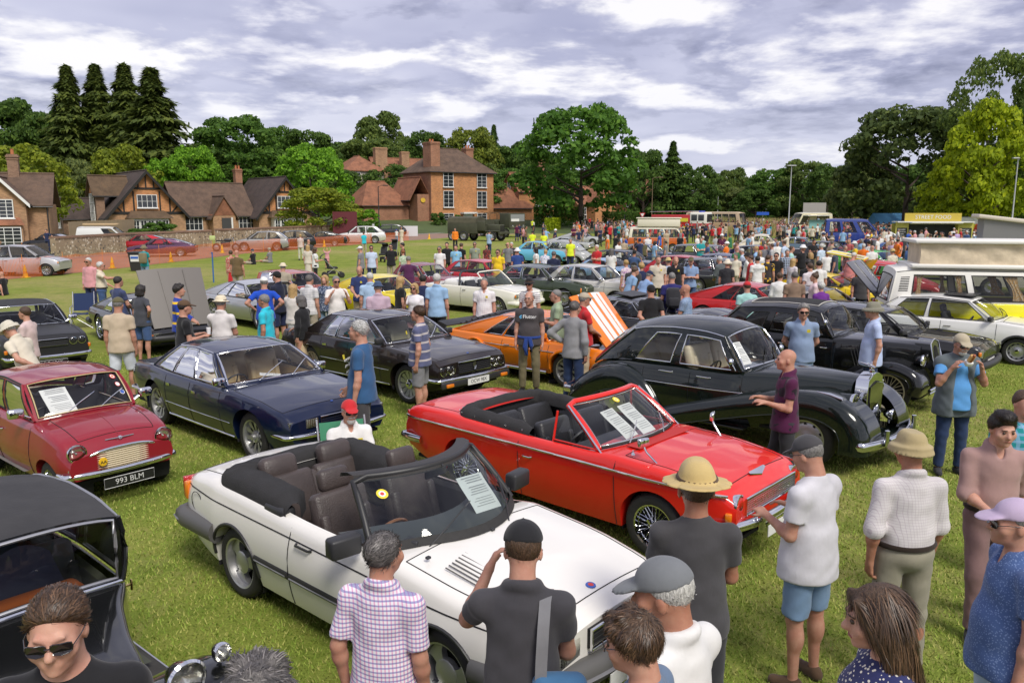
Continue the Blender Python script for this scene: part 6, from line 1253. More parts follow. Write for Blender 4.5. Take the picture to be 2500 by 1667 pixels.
def blue_saloon():
 loc,h = park((401,982),(632,1064),.33,.70)
 sp = dict(wb=2.80,R=.335,tw=.20,top=[(-2.36,.66),(-2.32,.83),(-2.22,.885),(-1.6,.92),(-1.0,.90),(.6,.885),(.85,.90),(1.6,.845),(2.05,.76),(2.16,.70),(2.22,.62)],
   hw=[(-2.36,.74),(-2.1,.82),(-1,.88),(0,.89),(1.3,.88),(2.0,.82),(2.16,.77),(2.22,.72)],bot=[(-2.36,.40),(-2.0,.30),(-1.7,.23),(1.8,.23),(2.22,.36)],sill=.23,tuck=.10,tumble=.06,waist=.6,sr=.07,crown=.045,cab=(-1.45,.62),gap=.06,crease=[(.72,.012,.05)],
   doors=[(-.92,-.16),(-.16,.70)],bonnet=(.95,2.04,0),boot=(-2.24,-1.6,1),wheel='multi',winset=.04,
   gh=dict(x=(.74,.12,-.98,-1.52),roof=[(-1.6,1.22),(-.98,1.325),(-.4,1.365),(.12,1.33),(.8,1.25)],wr=(.60,.56),rd=.055,rp=2.8,bow=.18,rbow=.10,inset=.06,side=[(0,.07,'body'),(.07,.30,'glass'),(.30,.325,'body'),(.325,.60,'glass'),(.60,.63,'body'),(.63,.945,'glass'),(.945,1,'body')],ft=.015,wm=.04,rm=.06))
 c = Car('saloon_car','dark blue four-door saloon with cream leather seats and chrome window frames',loc,h,sp,paint('navy_paint',(.0035,.009,.036),.3)); c.sp['pillar_mat'] = c.pm
 finish(c,dict(incol=CREAM,seats=(.02,-.82),zs=.60,headrest=True,bump=(.08,.07),bzf=.46,bx=.06,wrap=.34,bend=.10,rect=[(2.20,.64,.60,.20,.115),(2.225,.42,.605,.18,.115)],grille=[(2.235,.605,.60,.12,CHROME,'h',4,BLACKP)],handles=([-.80,.0],.74,CHROME,'flap',.11),mirror=(.62,.70,.90,CHROME),waist=(.46,-.95,.95,.006),sillstrip=.016,wmat=CHROME,dash=pbr('walnut',(.12,.05,.02),.4)))
 MB().lathe([(.022,0),(.018,.006),(0,.007)],12,TR((2.06,0,float(c.T(2.06))+.045))).build('bonnet_badge',BLUEM,c.root)
 c.sheet(.70,.1,.93,.2,.3,8,60); return c
def brown_saloon():
 loc,h = park((790,905),(985,952),.34,.70); a = spot(1000,985,0); hh = R_(-41.5); f = Vector((cos(hh),sin(hh),0)); n = Vector((-f.y,f.x,0)); loc = a-f*1.4+n*.78; h = -41.5
 sp = dict(wb=2.80,R=.34,tw=.20,top=[(-2.45,.70),(-2.42,.90),(-2.3,.94),(-1.6,.965),(-1.0,.945),(.6,.93),(.85,.94),(1.6,.885),(2.05,.83),(2.13,.80),(2.17,.70)],
   hw=[(-2.45,.80),(-2.2,.86),(-1,.90),(0,.90),(1.3,.895),(2.0,.86),(2.13,.83),(2.17,.81)],bot=[(-2.45,.40),(-2.0,.30),(1.8,.26),(2.17,.36)],sill=.25,tuck=.08,tumble=.06,waist=.6,sr=.05,crown=.03,cab=(-1.5,.62),gap=.06,
   doors=[(-.98,-.16),(-.16,.74)],bonnet=(.95,2.08,1),wheel='dish',winset=.04,
   gh=dict(x=(.80,.14,-1.0,-1.62),roof=[(-1.7,1.28),(-1.0,1.375),(-.4,1.40),(.14,1.37),(.8,1.3)],wr=(.62,.59),rd=.05,rp=3.0,bow=.16,rbow=.08,inset=.06,side=[(0,.24,'body'),(.24,.40,'glass'),(.40,.425,'body'),(.425,.66,'glass'),(.66,.69,'body'),(.69,.95,'glass'),(.95,1,'body')],ft=.012))
 c = Car('saloon_car','dark brown four-door saloon with four round headlights and white front number plate',loc,h,sp,paint('brown_paint',(.017,.012,.0105),.34))
 finish(c,dict(incol=OLIVE,seats=(.05,-.85),zs=.60,headrest=True,bump=(.10,.07),bzf=.50,bx=.07,wrap=.4,bend=.05,round=[(2.17,.70,.645,.072),(2.18,.53,.645,.072)],grille=[(2.20,.66,.78,.19,CHROME,'x',6,BLACKP,0,.03,None,.016)],ind=[(2.28,.66,.42,.16,.06)],plates=[(2.30,.42,'OCW 98X','w')],handles=([-.86,.0],.80,CHROME,'flap',.12),mirror=(.70,.72,.95,BLACKP),waist=(.55,-1.0,1.0,.007),sillstrip=.014))
 MB().rbox((2.25,0,.43),(.06,1.66,.12),.03).build('lower_bumper',BLACKP,c.root,60)
 for dy in(-.03,0,.03): # three-pronged mark on the grille
  MB().tube([(2.215,dy*.3,.60),(2.215,dy,.66),(2.215,dy*1.1,.735 if dy==0 else.72)],.006,5).build('grille_emblem',CHROME,c.root)
 MB().lathe([(.022,0),(.018,.006),(0,.007)],12,TR((2.04,0,float(c.T(2.04))+.03))).build('bonnet_badge',BLUEM,c.root)
 c.line([(x,.70) for x in(.98,1.02,1.06)],.05,BLACKP,'wing_vent',off=-.045); return c
MINI = mini(); BLUE = blue_saloon(); BROWN = brown_saloon()
def wing(c,path,y0,y1,r,skirt,mat=None,name='wing',n=6,lip=True): # swept mudguard: path (x, z) of its crown, skirts hang outside
 P = [AR(p) for p in spline(path,n)]; m = len(P)
 for sd in(-1,1):
  G = []
  for i,p in enumerate(P):
   t = P[min(i+1,m-1)]-P[max(i-1,0)]; t = t/np.linalg.norm(t); nr = AR((t[1],-t[0])); u = i/(m-1)
   yo = y1(u) if callable(y1) else y1; yi = y0(u) if callable(y0) else y0; sk = skirt(u) if callable(skirt) else skirt
   row = [(p[0],yi,p[1])]+[(p[0],yi+(yo-r-yi)*q,p[1]+.0) for q in(.4,.8)]
   for a in(0,22,45,68,90):q = p-nr*(r*(1-cos(R_(a)))); row.append((q[0],yo-r+r*sin(R_(a)),q[1]))
   for k in(.35,.7,1):q = p-nr*(r+sk*k); row.append((q[0],yo-.012*k,q[1]))
   G.append([(x,sd*y,z) for x,y,z in row])
  o = MB().grid(G).build(name,mat or c.pm,c.root,70)
  if lip:MB().tube([g[-1] for g in G],.010,6).build('wing_edge',mat or c.pm,o,70)
def lamp_pod(c,x,y,z,r,mat,name='headlight',sides=(-1,1),stalk=None,yellow=False):
 for sd in sides:
  M = TR((x,sd*y,z))@RT(90,4,'Y')
  o = MB().lathe([(.001,-r*1.5),(r*.45,-r*1.3),(r*.8,-r*.7),(r*.98,-.01),(r*1.0,.0)],24,M).build(name,mat,c.root,60)
  MB().lathe([(r*1.02,-.012),(r*1.08,.006),(r*.96,.02),(r*.92,.006)],24,M).build('bezel',CHROME,o,60)
  MB().lathe([(r*.93,.006),(r*.6,-.03),(.001,-.05)],20,M).build('reflector',REFLECTOR,o,60)
  MB().lathe([(r*.94,.010),(r*.6,.026),(.001,.034)],20,M).build('lens',glass('yellow_lens',(.85,.83,.55),1.2) if yellow else LENS,o,60)
  if stalk:MB().tube([(x-r*.5,sd*y,z-r*.6),(x-r*.5+stalk[0],sd*(y+stalk[1]),z+stalk[2])],.016,6).build('lamp_bracket',CHROME,o,60)
VBLACK = paint('black_paint',(.006,.0065,.0065),.22); VGREEN = paint('black_green_paint',(.006,.010,.008),.20)
def bentley():
 a = spot(1955,1138,0); h = -43.0; hh = R_(h); f = Vector((cos(hh),sin(hh),0)); n = Vector((-f.y,f.x,0)); loc = a-f*1.50+n*.80
 sp = dict(wings=1,track=.72,wb=3.05,R=.37,tw=.17,tb=.07,top=[(-2.42,.55),(-2.36,.68),(-2.15,.84),(-1.85,.96),(-1.4,1.03),(-.5,1.06),(.45,1.07),(.62,1.10),(1.2,1.12),(1.80,1.11),(1.90,1.10)],
   hw=[(-2.42,.34),(-2.2,.50),(-1.7,.68),(-1,.76),(0,.78),(.5,.74),(.9,.60),(1.4,.46),(1.9,.34)],bot=[(-2.42,.40),(-2,.34),(1.9,.34)],sill=.34,tuck=.05,tumble=.10,waist=.4,sr=.14,crown=.05,cab=(-1.75,.36),wheel='disc',
   doors=[(-1.02,-.22),(-.22,.56)],seat_y=.34,seat_w=.60,lining=IVORY,crease=[(.78,.010,.03)],
   gh=dict(x=(.54,.22,-1.30,-2.10),roof=[(-2.2,1.12),(-1.8,1.42),(-1.5,1.57),(-1.1,1.675),(-.6,1.725),(-.1,1.72),(.22,1.675),(.6,1.5)],wr=(.58,.53),rd=.13,rp=2.2,bow=.13,rbow=.16,inset=.02,side=[(0,.33,'body'),(.33,.575,'glass'),(.575,.635,'body'),(.635,.945,'glass'),(.945,1,'body')],st=(.05,.84),ft=.012,wm=.07,rm=.34,rt=(.42,.72)))
 c = Car('vintage_saloon','glossy black vintage saloon with tall chrome radiator, swept wings and ivory seats',loc,h,sp,VGREEN)
 c.body(); c.seamlines(); c.greenhouse(frame=CHROME); c.interior(IVORY,-.05,-1.05,.80,headrest=False,rear_w=1.2,dashcol=pbr('walnut',(.12,.05,.02),.4))
 wing(c,[(2.32,.30),(2.30,.55),(2.16,.80),(1.86,.965),(1.5,1.0),(1.0,.93),(.4,.76),(-.2,.58),(-.72,.40),(-.80,.30)],lambda u:.34+.40*max(0,u-.25),lambda u:.91-.10*max(0,u-.5),.16,lambda u:.16-.08*max(0,u-.4))
 wing(c,[(-.62,.32),(-.74,.58),(-1.0,.84),(-1.35,.96),(-1.75,.90),(-2.15,.70),(-2.42,.42),(-2.46,.30)],lambda u:.60-.16*u,lambda u:.90-.05*u,.20,.18)
 for sd in(-1,1):
  MB().rbox((-.05,sd*.76,.345),(1.5,.22,.035),.012).build('running_board',VBLACK,c.root,60)
 # radiator: chrome shell, pointed top, upright slats
 x = 1.93; b = MB(); out = [(-.27,.42),(-.29,.95),(-.25,1.13),(-.10,1.19),(0,1.205),(.10,1.19),(.25,1.13),(.29,.95),(.27,.42)]
 b.prism([(x,y,z) for y,z in out],(.16,0,0)); rad = b.build('radiator_shell',CHROME,c.root,40)
 MB().prism([(x+.162,y*.80,.44+(z-.44)*.86) for y,z in out],(.006,0,0)).build('radiator_core',DARK,rad)
 for k in range(11):
  y = (k-5)*.041; zt = .44+(1.19-abs(y)*.22-.44)*.86
  MB().tube([(x+.175,y,.45),(x+.175,y,zt)],.0085,5).build('radiator_slat',CHROME,rad,60)
 MB().lathe([(.035,0),(.035,.03),(.014,.04),(.012,.07)],14,TR((x+.1,0,1.20))).tube([(x+.14,0,1.27),(x+.08,0,1.29),(x-.08,0,1.32)],[.012,.022,.004],6).tube([(x+.07,-.07,1.33),(x+.09,0,1.28),(x+.07,.07,1.33)],.008,5).build('mascot',CHROME,c.root,60)
 for sd in(-1,1):
  b = MB(); M = TR((1.95,sd*.46,.86))@RT(90,4,'Y'); b.lathe([(.02,-.55),(.08,-.42),(.115,-.2),(.125,.05)],20,M); b.build('lamp_nacelle',c.pm,c.root,60)
  b = MB(); z = 1.02; b.tube([(1.95,sd*.74,.955),(1.80,sd*.74,.99),(1.62,sd*.74,1.005)],[.022,.02,.006],8); b.build('side_light',CHROME,c.root,60)
  MB().tube([(2.44,sd*.52,.40),(2.44,sd*.52,.60)],.03,8).build('overrider',CHROME,c.root,60)
 c.lamp_round(2.0,.46,.86,.115,0,(CHROME,REFLECTOR,glass('yellow_lens',(.85,.83,.55),1.2))); lamp_pod(c,2.22,.36,.60,.085,CHROME,'fog_lamp',yellow=True,stalk=(0,0,-.12))
 MB().rbox((2.2,0,.42),(.5,1.1,.05),.02).build('front_apron',c.pm,c.root,60)
 c.bumper(2.44,.42,.12,.06,CHROME,True,.86,.14,.16); c.bumper(-2.56,.44,.12,.06,CHROME,False,.80,.14,.10)
 c.plate(2.50,.36,'VY 500','b',w=.48,h=.12)
 c.handles([-.62,.0],.96,CHROME,'bar',.22); c.mirror(.50,.76,1.12,CHROME,kind='round'); c.wipers(BLACKP,ys=((-.35,.1),(.15,.6)),t0=.05,t1=.38)
 c.line([(x,.80+.02*x) for x in LS(-1.0,.95,14)],.007,CHROME,'side_trim'); c.sheet(.50,-.42,1.16,.22,.36,52,-8); return c
def ford():
 a = spot(2152,1006,0); h = -43; hh = R_(h); f = Vector((cos(hh),sin(hh),0)); n = Vector((-f.y,f.x,0)); loc = a-f*1.30+n*.66
 sp = dict(wings=1,track=.60,wb=2.7,R=.36,tw=.13,tb=.05,top=[(-2.0,.60),(-1.96,.90),(-1.85,1.08),(-1.4,1.14),(-.5,1.14),(.4,1.13),(.62,1.14),(1.1,1.13),(1.62,1.12),(1.70,1.10)],
   hw=[(-2.0,.46),(-1.85,.58),(-1.2,.69),(0,.71),(.5,.66),(.9,.50),(1.4,.36),(1.7,.28)],bot=[(-2.0,.42),(1.7,.40)],sill=.38,tuck=.05,tumble=.06,waist=.4,sr=.08,crown=.04,cab=(-1.6,.30),wheel='spoke_cream',doors=[(-1.0,-.32),(-.32,.42)],seat_y=.32,seat_w=.52,lining=pbr('tan_trim',(.20,.13,.08),.8),roof_mat=VBLACK,
   gh=dict(x=(.40,.16,-1.35,-1.85),roof=[(-1.9,1.40),(-1.35,1.63),(-.6,1.69),(0,1.68),(.16,1.64),(.5,1.5)],wr=(.57,.56),rd=.11,rp=2.6,bow=.03,rbow=.06,inset=.02,side=[(0,.22,'body'),(.22,.43,'glass'),(.43,.50,'body'),(.50,.69,'glass'),(.69,.75,'body'),(.75,.94,'glass'),(.94,1,'body')],st=(.06,.78),ft=.010,wm=.09,rm=.4,rt=(.35,.75)))
 c = Car('vintage_saloon','black 1930s saloon with fabric roof panel, sloping radiator and cream spoked wheels',loc,h,sp,VBLACK)
 c.body(); c.seamlines(); c.greenhouse(frame=VBLACK); c.interior(pbr('grey_cord',(.24,.21,.17),.8),-.15,-1.0,.80,headrest=False,rear_w=1.1)
 b = MB(); pts = [(x,y,1.70-.05*abs(y/.4)**2-.03*abs(x+.55)) for x,y in((.02,-.36),(.02,.36),(-1.22,.34),(-1.22,-.34))]
 G = [[(x,y,float(np.interp(x,[-1.35,-.6,0,.16],[1.63,1.69,1.68,1.64]))-.11*abs(y/.57)**2.6+.006) for y in LS(-.40,.40,7)] for x in LS(-1.2,.04,8)]; b.grid(G); r = b.build('roof_panel',BLK_CLOTH,c.root,60)
 MB().tube([G[0][j] for j in range(7)]+[G[i][6] for i in range(1,8)]+[G[7][j] for j in range(5,-1,-1)]+[G[i][0] for i in range(6,0,-1)],.010,6,closed=True).build('roof_piping',pbr('piping_grey',(.5,.48,.44),.6),r)
 wing(c,[(1.86,.34),(1.90,.52),(1.78,.74),(1.45,.86),(1.1,.80),(.75,.60),(.40,.40),(.30,.36)],lambda u:.28+.34*max(0,u-.3),.80,.12,.06); wing(c,[(-.78,.36),(-.86,.60),(-1.1,.82),(-1.4,.88),(-1.75,.76),(-1.98,.50),(-2.0,.40)],.56,.80,.12,.10)
 for sd in(-1,1):
  MB().rbox((-.2,sd*.70,.365),(1.2,.20,.03),.01).build('running_board',VBLACK,c.root,60)
  for k in range(7):MB().tube([(.70+k*.045,sd*(c.y_at(.7+k*.045,.8)+.004),.98),(.78+k*.045,sd*(c.y_at(.78+k*.045,.7)+.006),.70)],.008,5).build('bonnet_louvre',pbr('louvre_black',(.03,.03,.032),.4),c.root)
 x = 1.70; b = MB(); out = [(-.16,.44),(-.26,.95),(-.22,1.14),(0,1.20),(.22,1.14),(.26,.95),(.16,.44)]; b.add([(x+.28-(z-.44)*.22,y,z) for y,z in out]+[(x-.1,y,z) for y,z in out],[tuple(range(7))]+[(i,(i+1)%7,(i+1)%7+7,i+7) for i in range(7)]); rad = b.build('radiator_shell',VBLACK,c.root,40)
 MB().tube([(x+.285-(z-.44)*.22,y*.9,z) for y,z in out],.011,6).build('radiator_trim',CHROME,rad,60)
 for k in range(9):
  y = (k-4)*.042; MB().tube([(x+.285,y*.75,.46),(x+.285-.66*.22,y,1.10-abs(y)*.3)],.005,5).build('radiator_slat',BLACKP,rad,60)
 lamp_pod(c,1.78,.36,.88,.095,VBLACK,yellow=True,stalk=(0,-.12,-.1)); MB().tube([(2.0,y,.47) for y in LS(-.70,.70,9)],.028,8).tube([(2.0,y,.42) for y in LS(-.70,.70,9)],.022,8).build('bumper',CHROME,c.root,60)
 for sd in(-1,1):MB().rbox((1.84,sd*.58,.60),(.05,.05,.07),.015).build('indicator',AMBER,c.root,60)
 c.plate(2.03,.36,'JVG 70','b',w=.46,h=.11); c.handles([-.46,.28],.96,CHROME,'bar',.12); c.mirror(.36,.68,1.28,CHROME,sides=(-1,),kind='round'); return c
def cabriolet_vintage():
 loc,h = (-2.93,4.33,0),-40
 sp = dict(wings=1,track=.53,wb=2.3,R=.34,tw=.11,tb=.04,top=[(-1.55,.60),(-1.50,.90),(-1.40,1.02),(-.9,1.05),(.0,1.05),(.25,1.05),(.7,1.02),(1.10,1.0),(1.18,.98)],
   hw=[(-1.55,.50),(-1.3,.60),(-.5,.63),(.2,.60),(.45,.46),(.8,.34),(1.18,.25)],bot=[(-1.55,.40),(1.18,.38)],sill=.36,tuck=.06,tumble=.03,waist=.4,sr=.05,crown=.03,cab=(-1.25,.20),wheel='spoke_cream',doors=[(-.70,.16)],seat_y=.28,seat_w=.46,lining=pbr('green_cord',(.06,.065,.05),.9),roof_mat=pbr('fabric_roof',(.035,.034,.034),.7,var=.3,vscale=3,bump=.3,bscale=9),
   gh=dict(x=(.24,.24,-1.10,-1.30),roof=[(-1.4,1.30),(-1.10,1.50),(-.5,1.565),(.0,1.56),(.24,1.515),(.4,1.5)],wr=(.545,.55),rd=.06,rp=2.6,bow=.03,rbow=.10,inset=.015,side=[(0,.20,'body'),(.20,.48,'glass'),(.48,.56,'body'),(.56,.94,'glass'),(.94,1,'body')],st=(.06,.90),ft=.012,wm=.06,rm=.4,rt=(.3,.75)))
 c = Car('vintage_saloon','black vintage car with dull fabric roof, upright windscreen and big round headlamps',loc,h,sp,VBLACK)
 c.body(); c.seamlines(); c.greenhouse(frame=pbr('dull_nickel',(.42,.42,.43),.35,.8)); cord = pbr('green_seat',(.05,.052,.042),.8); c.interior(cord,-.12,-.9,.62,headrest=False,rear_w=1.0,dashcol=pbr('wood_dash',(.30,.08,.02),.4))
 for k in range(8):
  b = MB(); y = -.46+k*.062; b.tube([(-.36,y,.58),(-.46,y,1.08)],.030,6); b.build('seat_pleat',cord,c.root,60)
 b = MB(); G = [[(-.20-.05*sin(v*2),.10+.22*v*(1+.35*t),1.28-.36*t-.10*abs(v)**2*(1-t)) for v in LS(-1,1,11)] for t in LS(0,1,6)]; b.grid(G)
 b.build('hung_jacket',MATS.get('navy_check_cloth') or pbr('navy_check_cloth',(.05,.055,.09),.9),c.root,60)
 wing(c,[(1.52,.34),(1.54,.52),(1.42,.72),(1.12,.80),(.85,.72),(.62,.52),(.40,.37),(.32,.35)],lambda u:.28+.30*max(0,u-.3),.74,.08,.05); wing(c,[(-.68,.36),(-.78,.58),(-1.0,.76),(-1.25,.80),(-1.5,.62),(-1.6,.42)],.50,.74,.10,.08)
 rb = pbr('board_rubber',(.035,.033,.03),.8,var=.3,vscale=20)
 for sd in(-1,1):
  o = MB().rbox((-.15,sd*.66,.345),(1.1,.22,.03),.01).build('running_board',rb,c.root,60); MB().tube([(-.68,sd*.775,.355),(.40,sd*.775,.355)],.010,6).build('board_edge',STEEL,o)
 x = 1.20; b = MB(); out = [(-.24,.42),(-.25,.90),(-.16,1.04),(.16,1.04),(.25,.90),(.24,.42)]; b.prism([(x,y,z) for y,z in out],(.07,0,0)); rad = b.build('radiator_shell',CHROME,c.root,40); MB().prism([(x+.072,y*.84,.45+(z-.45)*.9) for y,z in out],(.004,0,0)).build('radiator_core',DARK,rad)
 lamp_pod(c,1.22,.42,.84,.105,VBLACK,stalk=(0,-.12,-.08)); lamp_pod(c,1.16,.66,.87,.052,VBLACK,'side_light',stalk=(0,0,-.06))
 b = MB(); yl = .66; b.tube([(.02,.60,.90),(.02,.68,.90)],.008,6); b.rbox((.03,.685,.90),(.02,.012,.075),.005); b.build('door_handle',pbr('brass',(.6,.45,.2),.25,1.0),c.root,60)
 MB().tube([c.wind_pt(-.015,v,True) for v in LS(-1,1,9)],.018,8).build('screen_rail',CHROME,c.root,60); return c
BENT = bentley(); FORD = ford(); VINT = cabriolet_vintage()
# ---------------------------------------------------------------- cars of the rows behind, from one set of body styles
def style(kind,L,W,H,wb,R,fo=None,doors=2,wheel='steel',lamps='round2',trim=None,tw=.17,extra=None):
 fo = fo if fo is not None else(L-wb)*.45; ro = L-wb-fo; x1 = wb/2+fo; x0 = -wb/2-ro; hw = W/2; b = H*.635; trim = trim or CHROME; old = lamps in('round2','round4')
 A0 = wb/2-.48; A1 = A0-.52; dk = b*.985
 if kind=='saloon':C1,C0 = -wb/2+.28,-wb/2-.22
 elif kind=='hatch':C1,C0 = -wb/2-.02,x0+.14
 elif kind=='estate':C1,C0 = x0+.22,x0+.08
 elif kind=='coupe':C1,C0 = -wb/2+.55,x0+.30; b = H*.64
 elif kind=='modern':A0+=.22; A1 = A0-.75; C1,C0 = -wb/2-.1,x0+.12; b = H*.60
 else:C1,C0 = -wb/2+.3,-wb/2-.2
 nose = {'round2':.60,'round4':.58,'rect':.55,'modern':.50,'popup':.47}[lamps]*H
 top = [(x0,b*.62),(x0+.04,dk*.92),(x0+.12,dk),(C0,b),(A0-.1,b*.99),(A0+.1,b*1.01),((A0+x1)/2,(b+nose)/2+.03),(x1-.14,nose+.02),(x1-.05,nose-.02),(x1,nose-.10)]
 hwp = [(x0,hw*.86),(x0+.2,hw*.94),(-wb/2,hw*.99),(0,hw),(wb/2,hw*.985),(x1-.2,hw*.92),(x1-.05,hw*.86),(x1,hw*.80)]
 sill = .22; bot = [(x0,.36),(x0+.4,.26),(-wb/2-R,sill),(wb/2+R,sill),(x1-.1,.27),(x1,.34)]
 zf = H-.055; gh = dict(x=(A0,A1,C1,C0),roof=[(C0-.1,H-.2),(C1,zf),((A1+C1)/2,H),(A1,zf+.005),(A0,H-.12)],wr=(hw*.74,hw*.70),rd=.05,rp=2.8,bow=.14,rbow=.07,inset=.05,ft=.011)
 if kind=='coupe':gh['roof'] = [(C0-.1,b+.06),(C1-.4,H-.12),(C1,H-.03),((A1+C1)/2,H),(A1,zf),(A0,H-.14)]
 if doors==4:gh['side'] = [(0,.14 if kind!='estate' else.05,'body'),(.14 if kind!='estate' else.05,.49,'glass'),(.49,.53,'body'),(.53,.95,'glass'),(.95,1,'body')]; dr = [(-wb/2+.42,0),(0,A0+.05)]
 elif kind=='coupe':gh['side'] = [(0,.34,'body'),(.34,.54,'glass'),(.54,.565,'body'),(.565,.95,'glass'),(.95,1,'body')]; dr = [(-.42,A0+.08)]
 else:gh['side'] = [(0,.13,'body'),(.13,.44,'glass'),(.44,.48,'body'),(.48,.95,'glass'),(.95,1,'body')]; dr = [(-.30,A0+.06)]
 sp = dict(wb=wb,R=R,tw=tw,top=top,hw=hwp,bot=bot,sill=sill,tuck=.08,tumble=.08,waist=.55,sr=.06,crown=.03,cab=(C0+.12,A0-.12),doors=dr,bonnet=(A0+.16,x1-.12,1),wheel=wheel,gh=gh,seat_w=.46,seat_y=hw*.4)
 lz = nose-.10; o = dict(trim=trim,frame=trim,seats=(.0,-wb/2+.38),zs=.46,bzf=.42,bump=(.075,.085) if old else(.12,.15),bumpmat=trim if old else BLACKP,mirror=(A0-.06,hw*.82,b,trim if old else BLACKP),handles=([d[0]+.14 for d in dr],b*.83,trim,'bar',.13),wmat=BLACKP)
 y = hw*.70
 if lamps=='round2':o['round'] = [(x1-.005,y,lz,.085)]; o['grille'] = [(x1+.012,lz-.01,hw*.9,.14,trim,'h',5)]
 elif lamps=='round4':o['round'] = [(x1-.005,y,lz,.066),(x1,y-.16,lz,.066)]; o['grille'] = [(x1+.012,lz-.005,hw*.78,.13,trim,'h',5,BLACKP)]
 else:o['rect'] = [(x1-.02,y,lz,.26,.13,'headlight',None,-12)]; o['grille'] = [(x1+.012,lz,hw*.84,.10,None,'h',3,BLACKP)]
 o['ind'] = [(x1-.05,hw*.86,lz-(.12 if old else 0),.07,.08,-30)]; o['tail'] = [(x0+.005,hw*.68,b*.80,.2,.14)]
 if old:o['waist'] = (b*.80,x0+.3,x1-.25,.008)
 if extra:o.update(extra)
 return sp,o
def by_front(px,py,head,x1,W,side=-1,mid=False): # ground pixel under the nose centre -> car origin
 a = spot(px,py,0); h = R_(head); f = Vector((cos(h),sin(h),0)); return a-f*x1
def by_roof(px,py,z,head,xr=0.0): # pixel of a roof point at height z and local x -> origin
 a = spot(px,py,z); h = R_(head); p = a-Vector((cos(h),sin(h),0))*xr; return(p.x,p.y,0)
def mid(name,label,loc,head,st,col,paintname,rough=.4,metal=0.0,**kw):
 sp,o = style(**st); sp.update(kw.pop('sp',{})); o.update(kw.pop('o',{})); c = Car(name,label,loc,head,sp,paint(paintname,col,rough,metal),group=kw.get('group')); finish(c,o); return c
def open_bonnet(c,hinge_x,l,w,ang,mat,stripes=None,front=True,z=None,under=None):
 z = float(c.T(hinge_x))+.03 if z is None else z; s = -1 if front else 1
 M = TR((hinge_x,0,z))@Matrix.Rotation(R_(ang)*(1 if front else-1),4,'Y')
 b = MB(); G = [[M@Vector((s*l*t,w*v*(1-.1*(1-t)),.05*(1-v*v)*(1 if True else 0))) for v in LS(-1,1,11)] for t in LS(0,1,8)]; b.grid(G); o = b.build('bonnet',mat,c.root,60)
 MB().grid([[p-(M.to_3x3()@Vector((0,0,.025))) for p in row] for row in G]).build('bonnet_lining',under or mat,o,60)
 for v0,v1 in stripes or():
  MB().grid([[p-(M.to_3x3()@Vector((0,0,-.004))) for p in[M@Vector((s*l*t,w*v*(1-.1*(1-t)),.05*(1-v*v))) for v in LS(v0,v1,4)]] for t in LS(0,1,8)]).build('bonnet_stripe',WHITEP,o,60)
  MB().grid([[p-(M.to_3x3()@Vector((0,0,.029))) for p in[M@Vector((s*l*t,w*v*(1-.1*(1-t)),.05*(1-v*v))) for v in LS(v0,v1,4)]] for t in LS(0,1,8)]).build('bonnet_stripe',WHITEP,o,60)
 for v in(-.38,.38):MB().tube([M@Vector((s*l*t,w*v*(1-.1*(1-t)),.05*(1-v*v)+.004)) for t in LS(.04,.96,7)],.012,6).build('bonnet_rib',mat,o,60)
 e = MB(); e.rbox((hinge_x-.55,0,z-.22),(.55,.5,.2),.04); e.rbox((hinge_x-.5,.3,z-.16),(.3,.16,.12),.03); e.lathe([(.13,0),(.13,.07),(.05,.09)],16,TR((hinge_x-.6,-.1,z-.12))); e.build('engine',STEEL,c.root,50)
 MB().box((hinge_x-.62,0,z-.35),(1.1,1.2,.04)).build('engine_bay',DARK,c.root); p = MB(); p.tube([M@Vector((s*l*.8,w*.8,0)),(hinge_x-.75,w*.75,z-.05)],.008,5); p.build('bonnet_stay',STEEL,c.root)
 return o
def victor():
 st = dict(kind='saloon',L=4.45,W=1.70,H=1.36,wb=2.59,R=.31,doors=4,lamps='round4',wheel='steel'); sp,o = style(**st); x1 = sp['top'][-1][0]
 sp['roof_mat'] = pbr('vinyl_roof',(.025,.025,.026),.75,bump=.3,bscale=150); h = -46; a = spot(128,920,0); hh = R_(h); loc = a-Vector((cos(hh),sin(hh),0))*x1
 c = Car('saloon_car','matt black old saloon with vinyl roof and chrome bumper beside the red small car',loc,h,sp,pbr('satin_black',(.014,.014,.0145),.45)); o['plates'] = [(x1+.10,.30,'ULE 104K','b',True,0,.56,.12)]; o['mirror'] = (.80,.70,.93,CHROME); finish(c,o); return c
victor()
def dark_coupe():
 a,b_ = spot(238,792,.32),spot(373,836,.32); d = b_-a; h = math.degrees(math.atan2(d.y,d.x)); n = Vector((-d.y,d.x,0)).normalized(); cc = (a+b_)/2+n*.7
 st = dict(kind='coupe',L=4.6,W=1.78,H=1.24,wb=2.6,R=.33,lamps='popup',wheel='wire_big',trim=CHROME); sp,o = style(**st); sp['bonnet_open'] = True
 c = Car('coupe_car','black sports coupe with its grey bonnet propped open and spoked wheels',(cc.x,cc.y,0),h,sp,paint('coupe_black',(.010,.010,.010),.3)); finish(c,o)
 open_bonnet(c,c.x1-.15,1.45,.74,62,pbr('bonnet_grey',(.16,.145,.13),.55)); return c
dark_coupe()
a = spot(640,806,0); hh = R_(-42); _n = Vector((.669,.743,0)); _f = Vector((.743,-.669,0))
def fl(px,py,xa,half,h=-42): # near front wheel contact pixel -> origin
 a = spot(px,py,0); hh = R_(h); f = Vector((cos(hh),sin(hh),0)); n = Vector((-f.y,f.x,0)); p = a-f*xa+n*half; return(p.x,p.y,0)
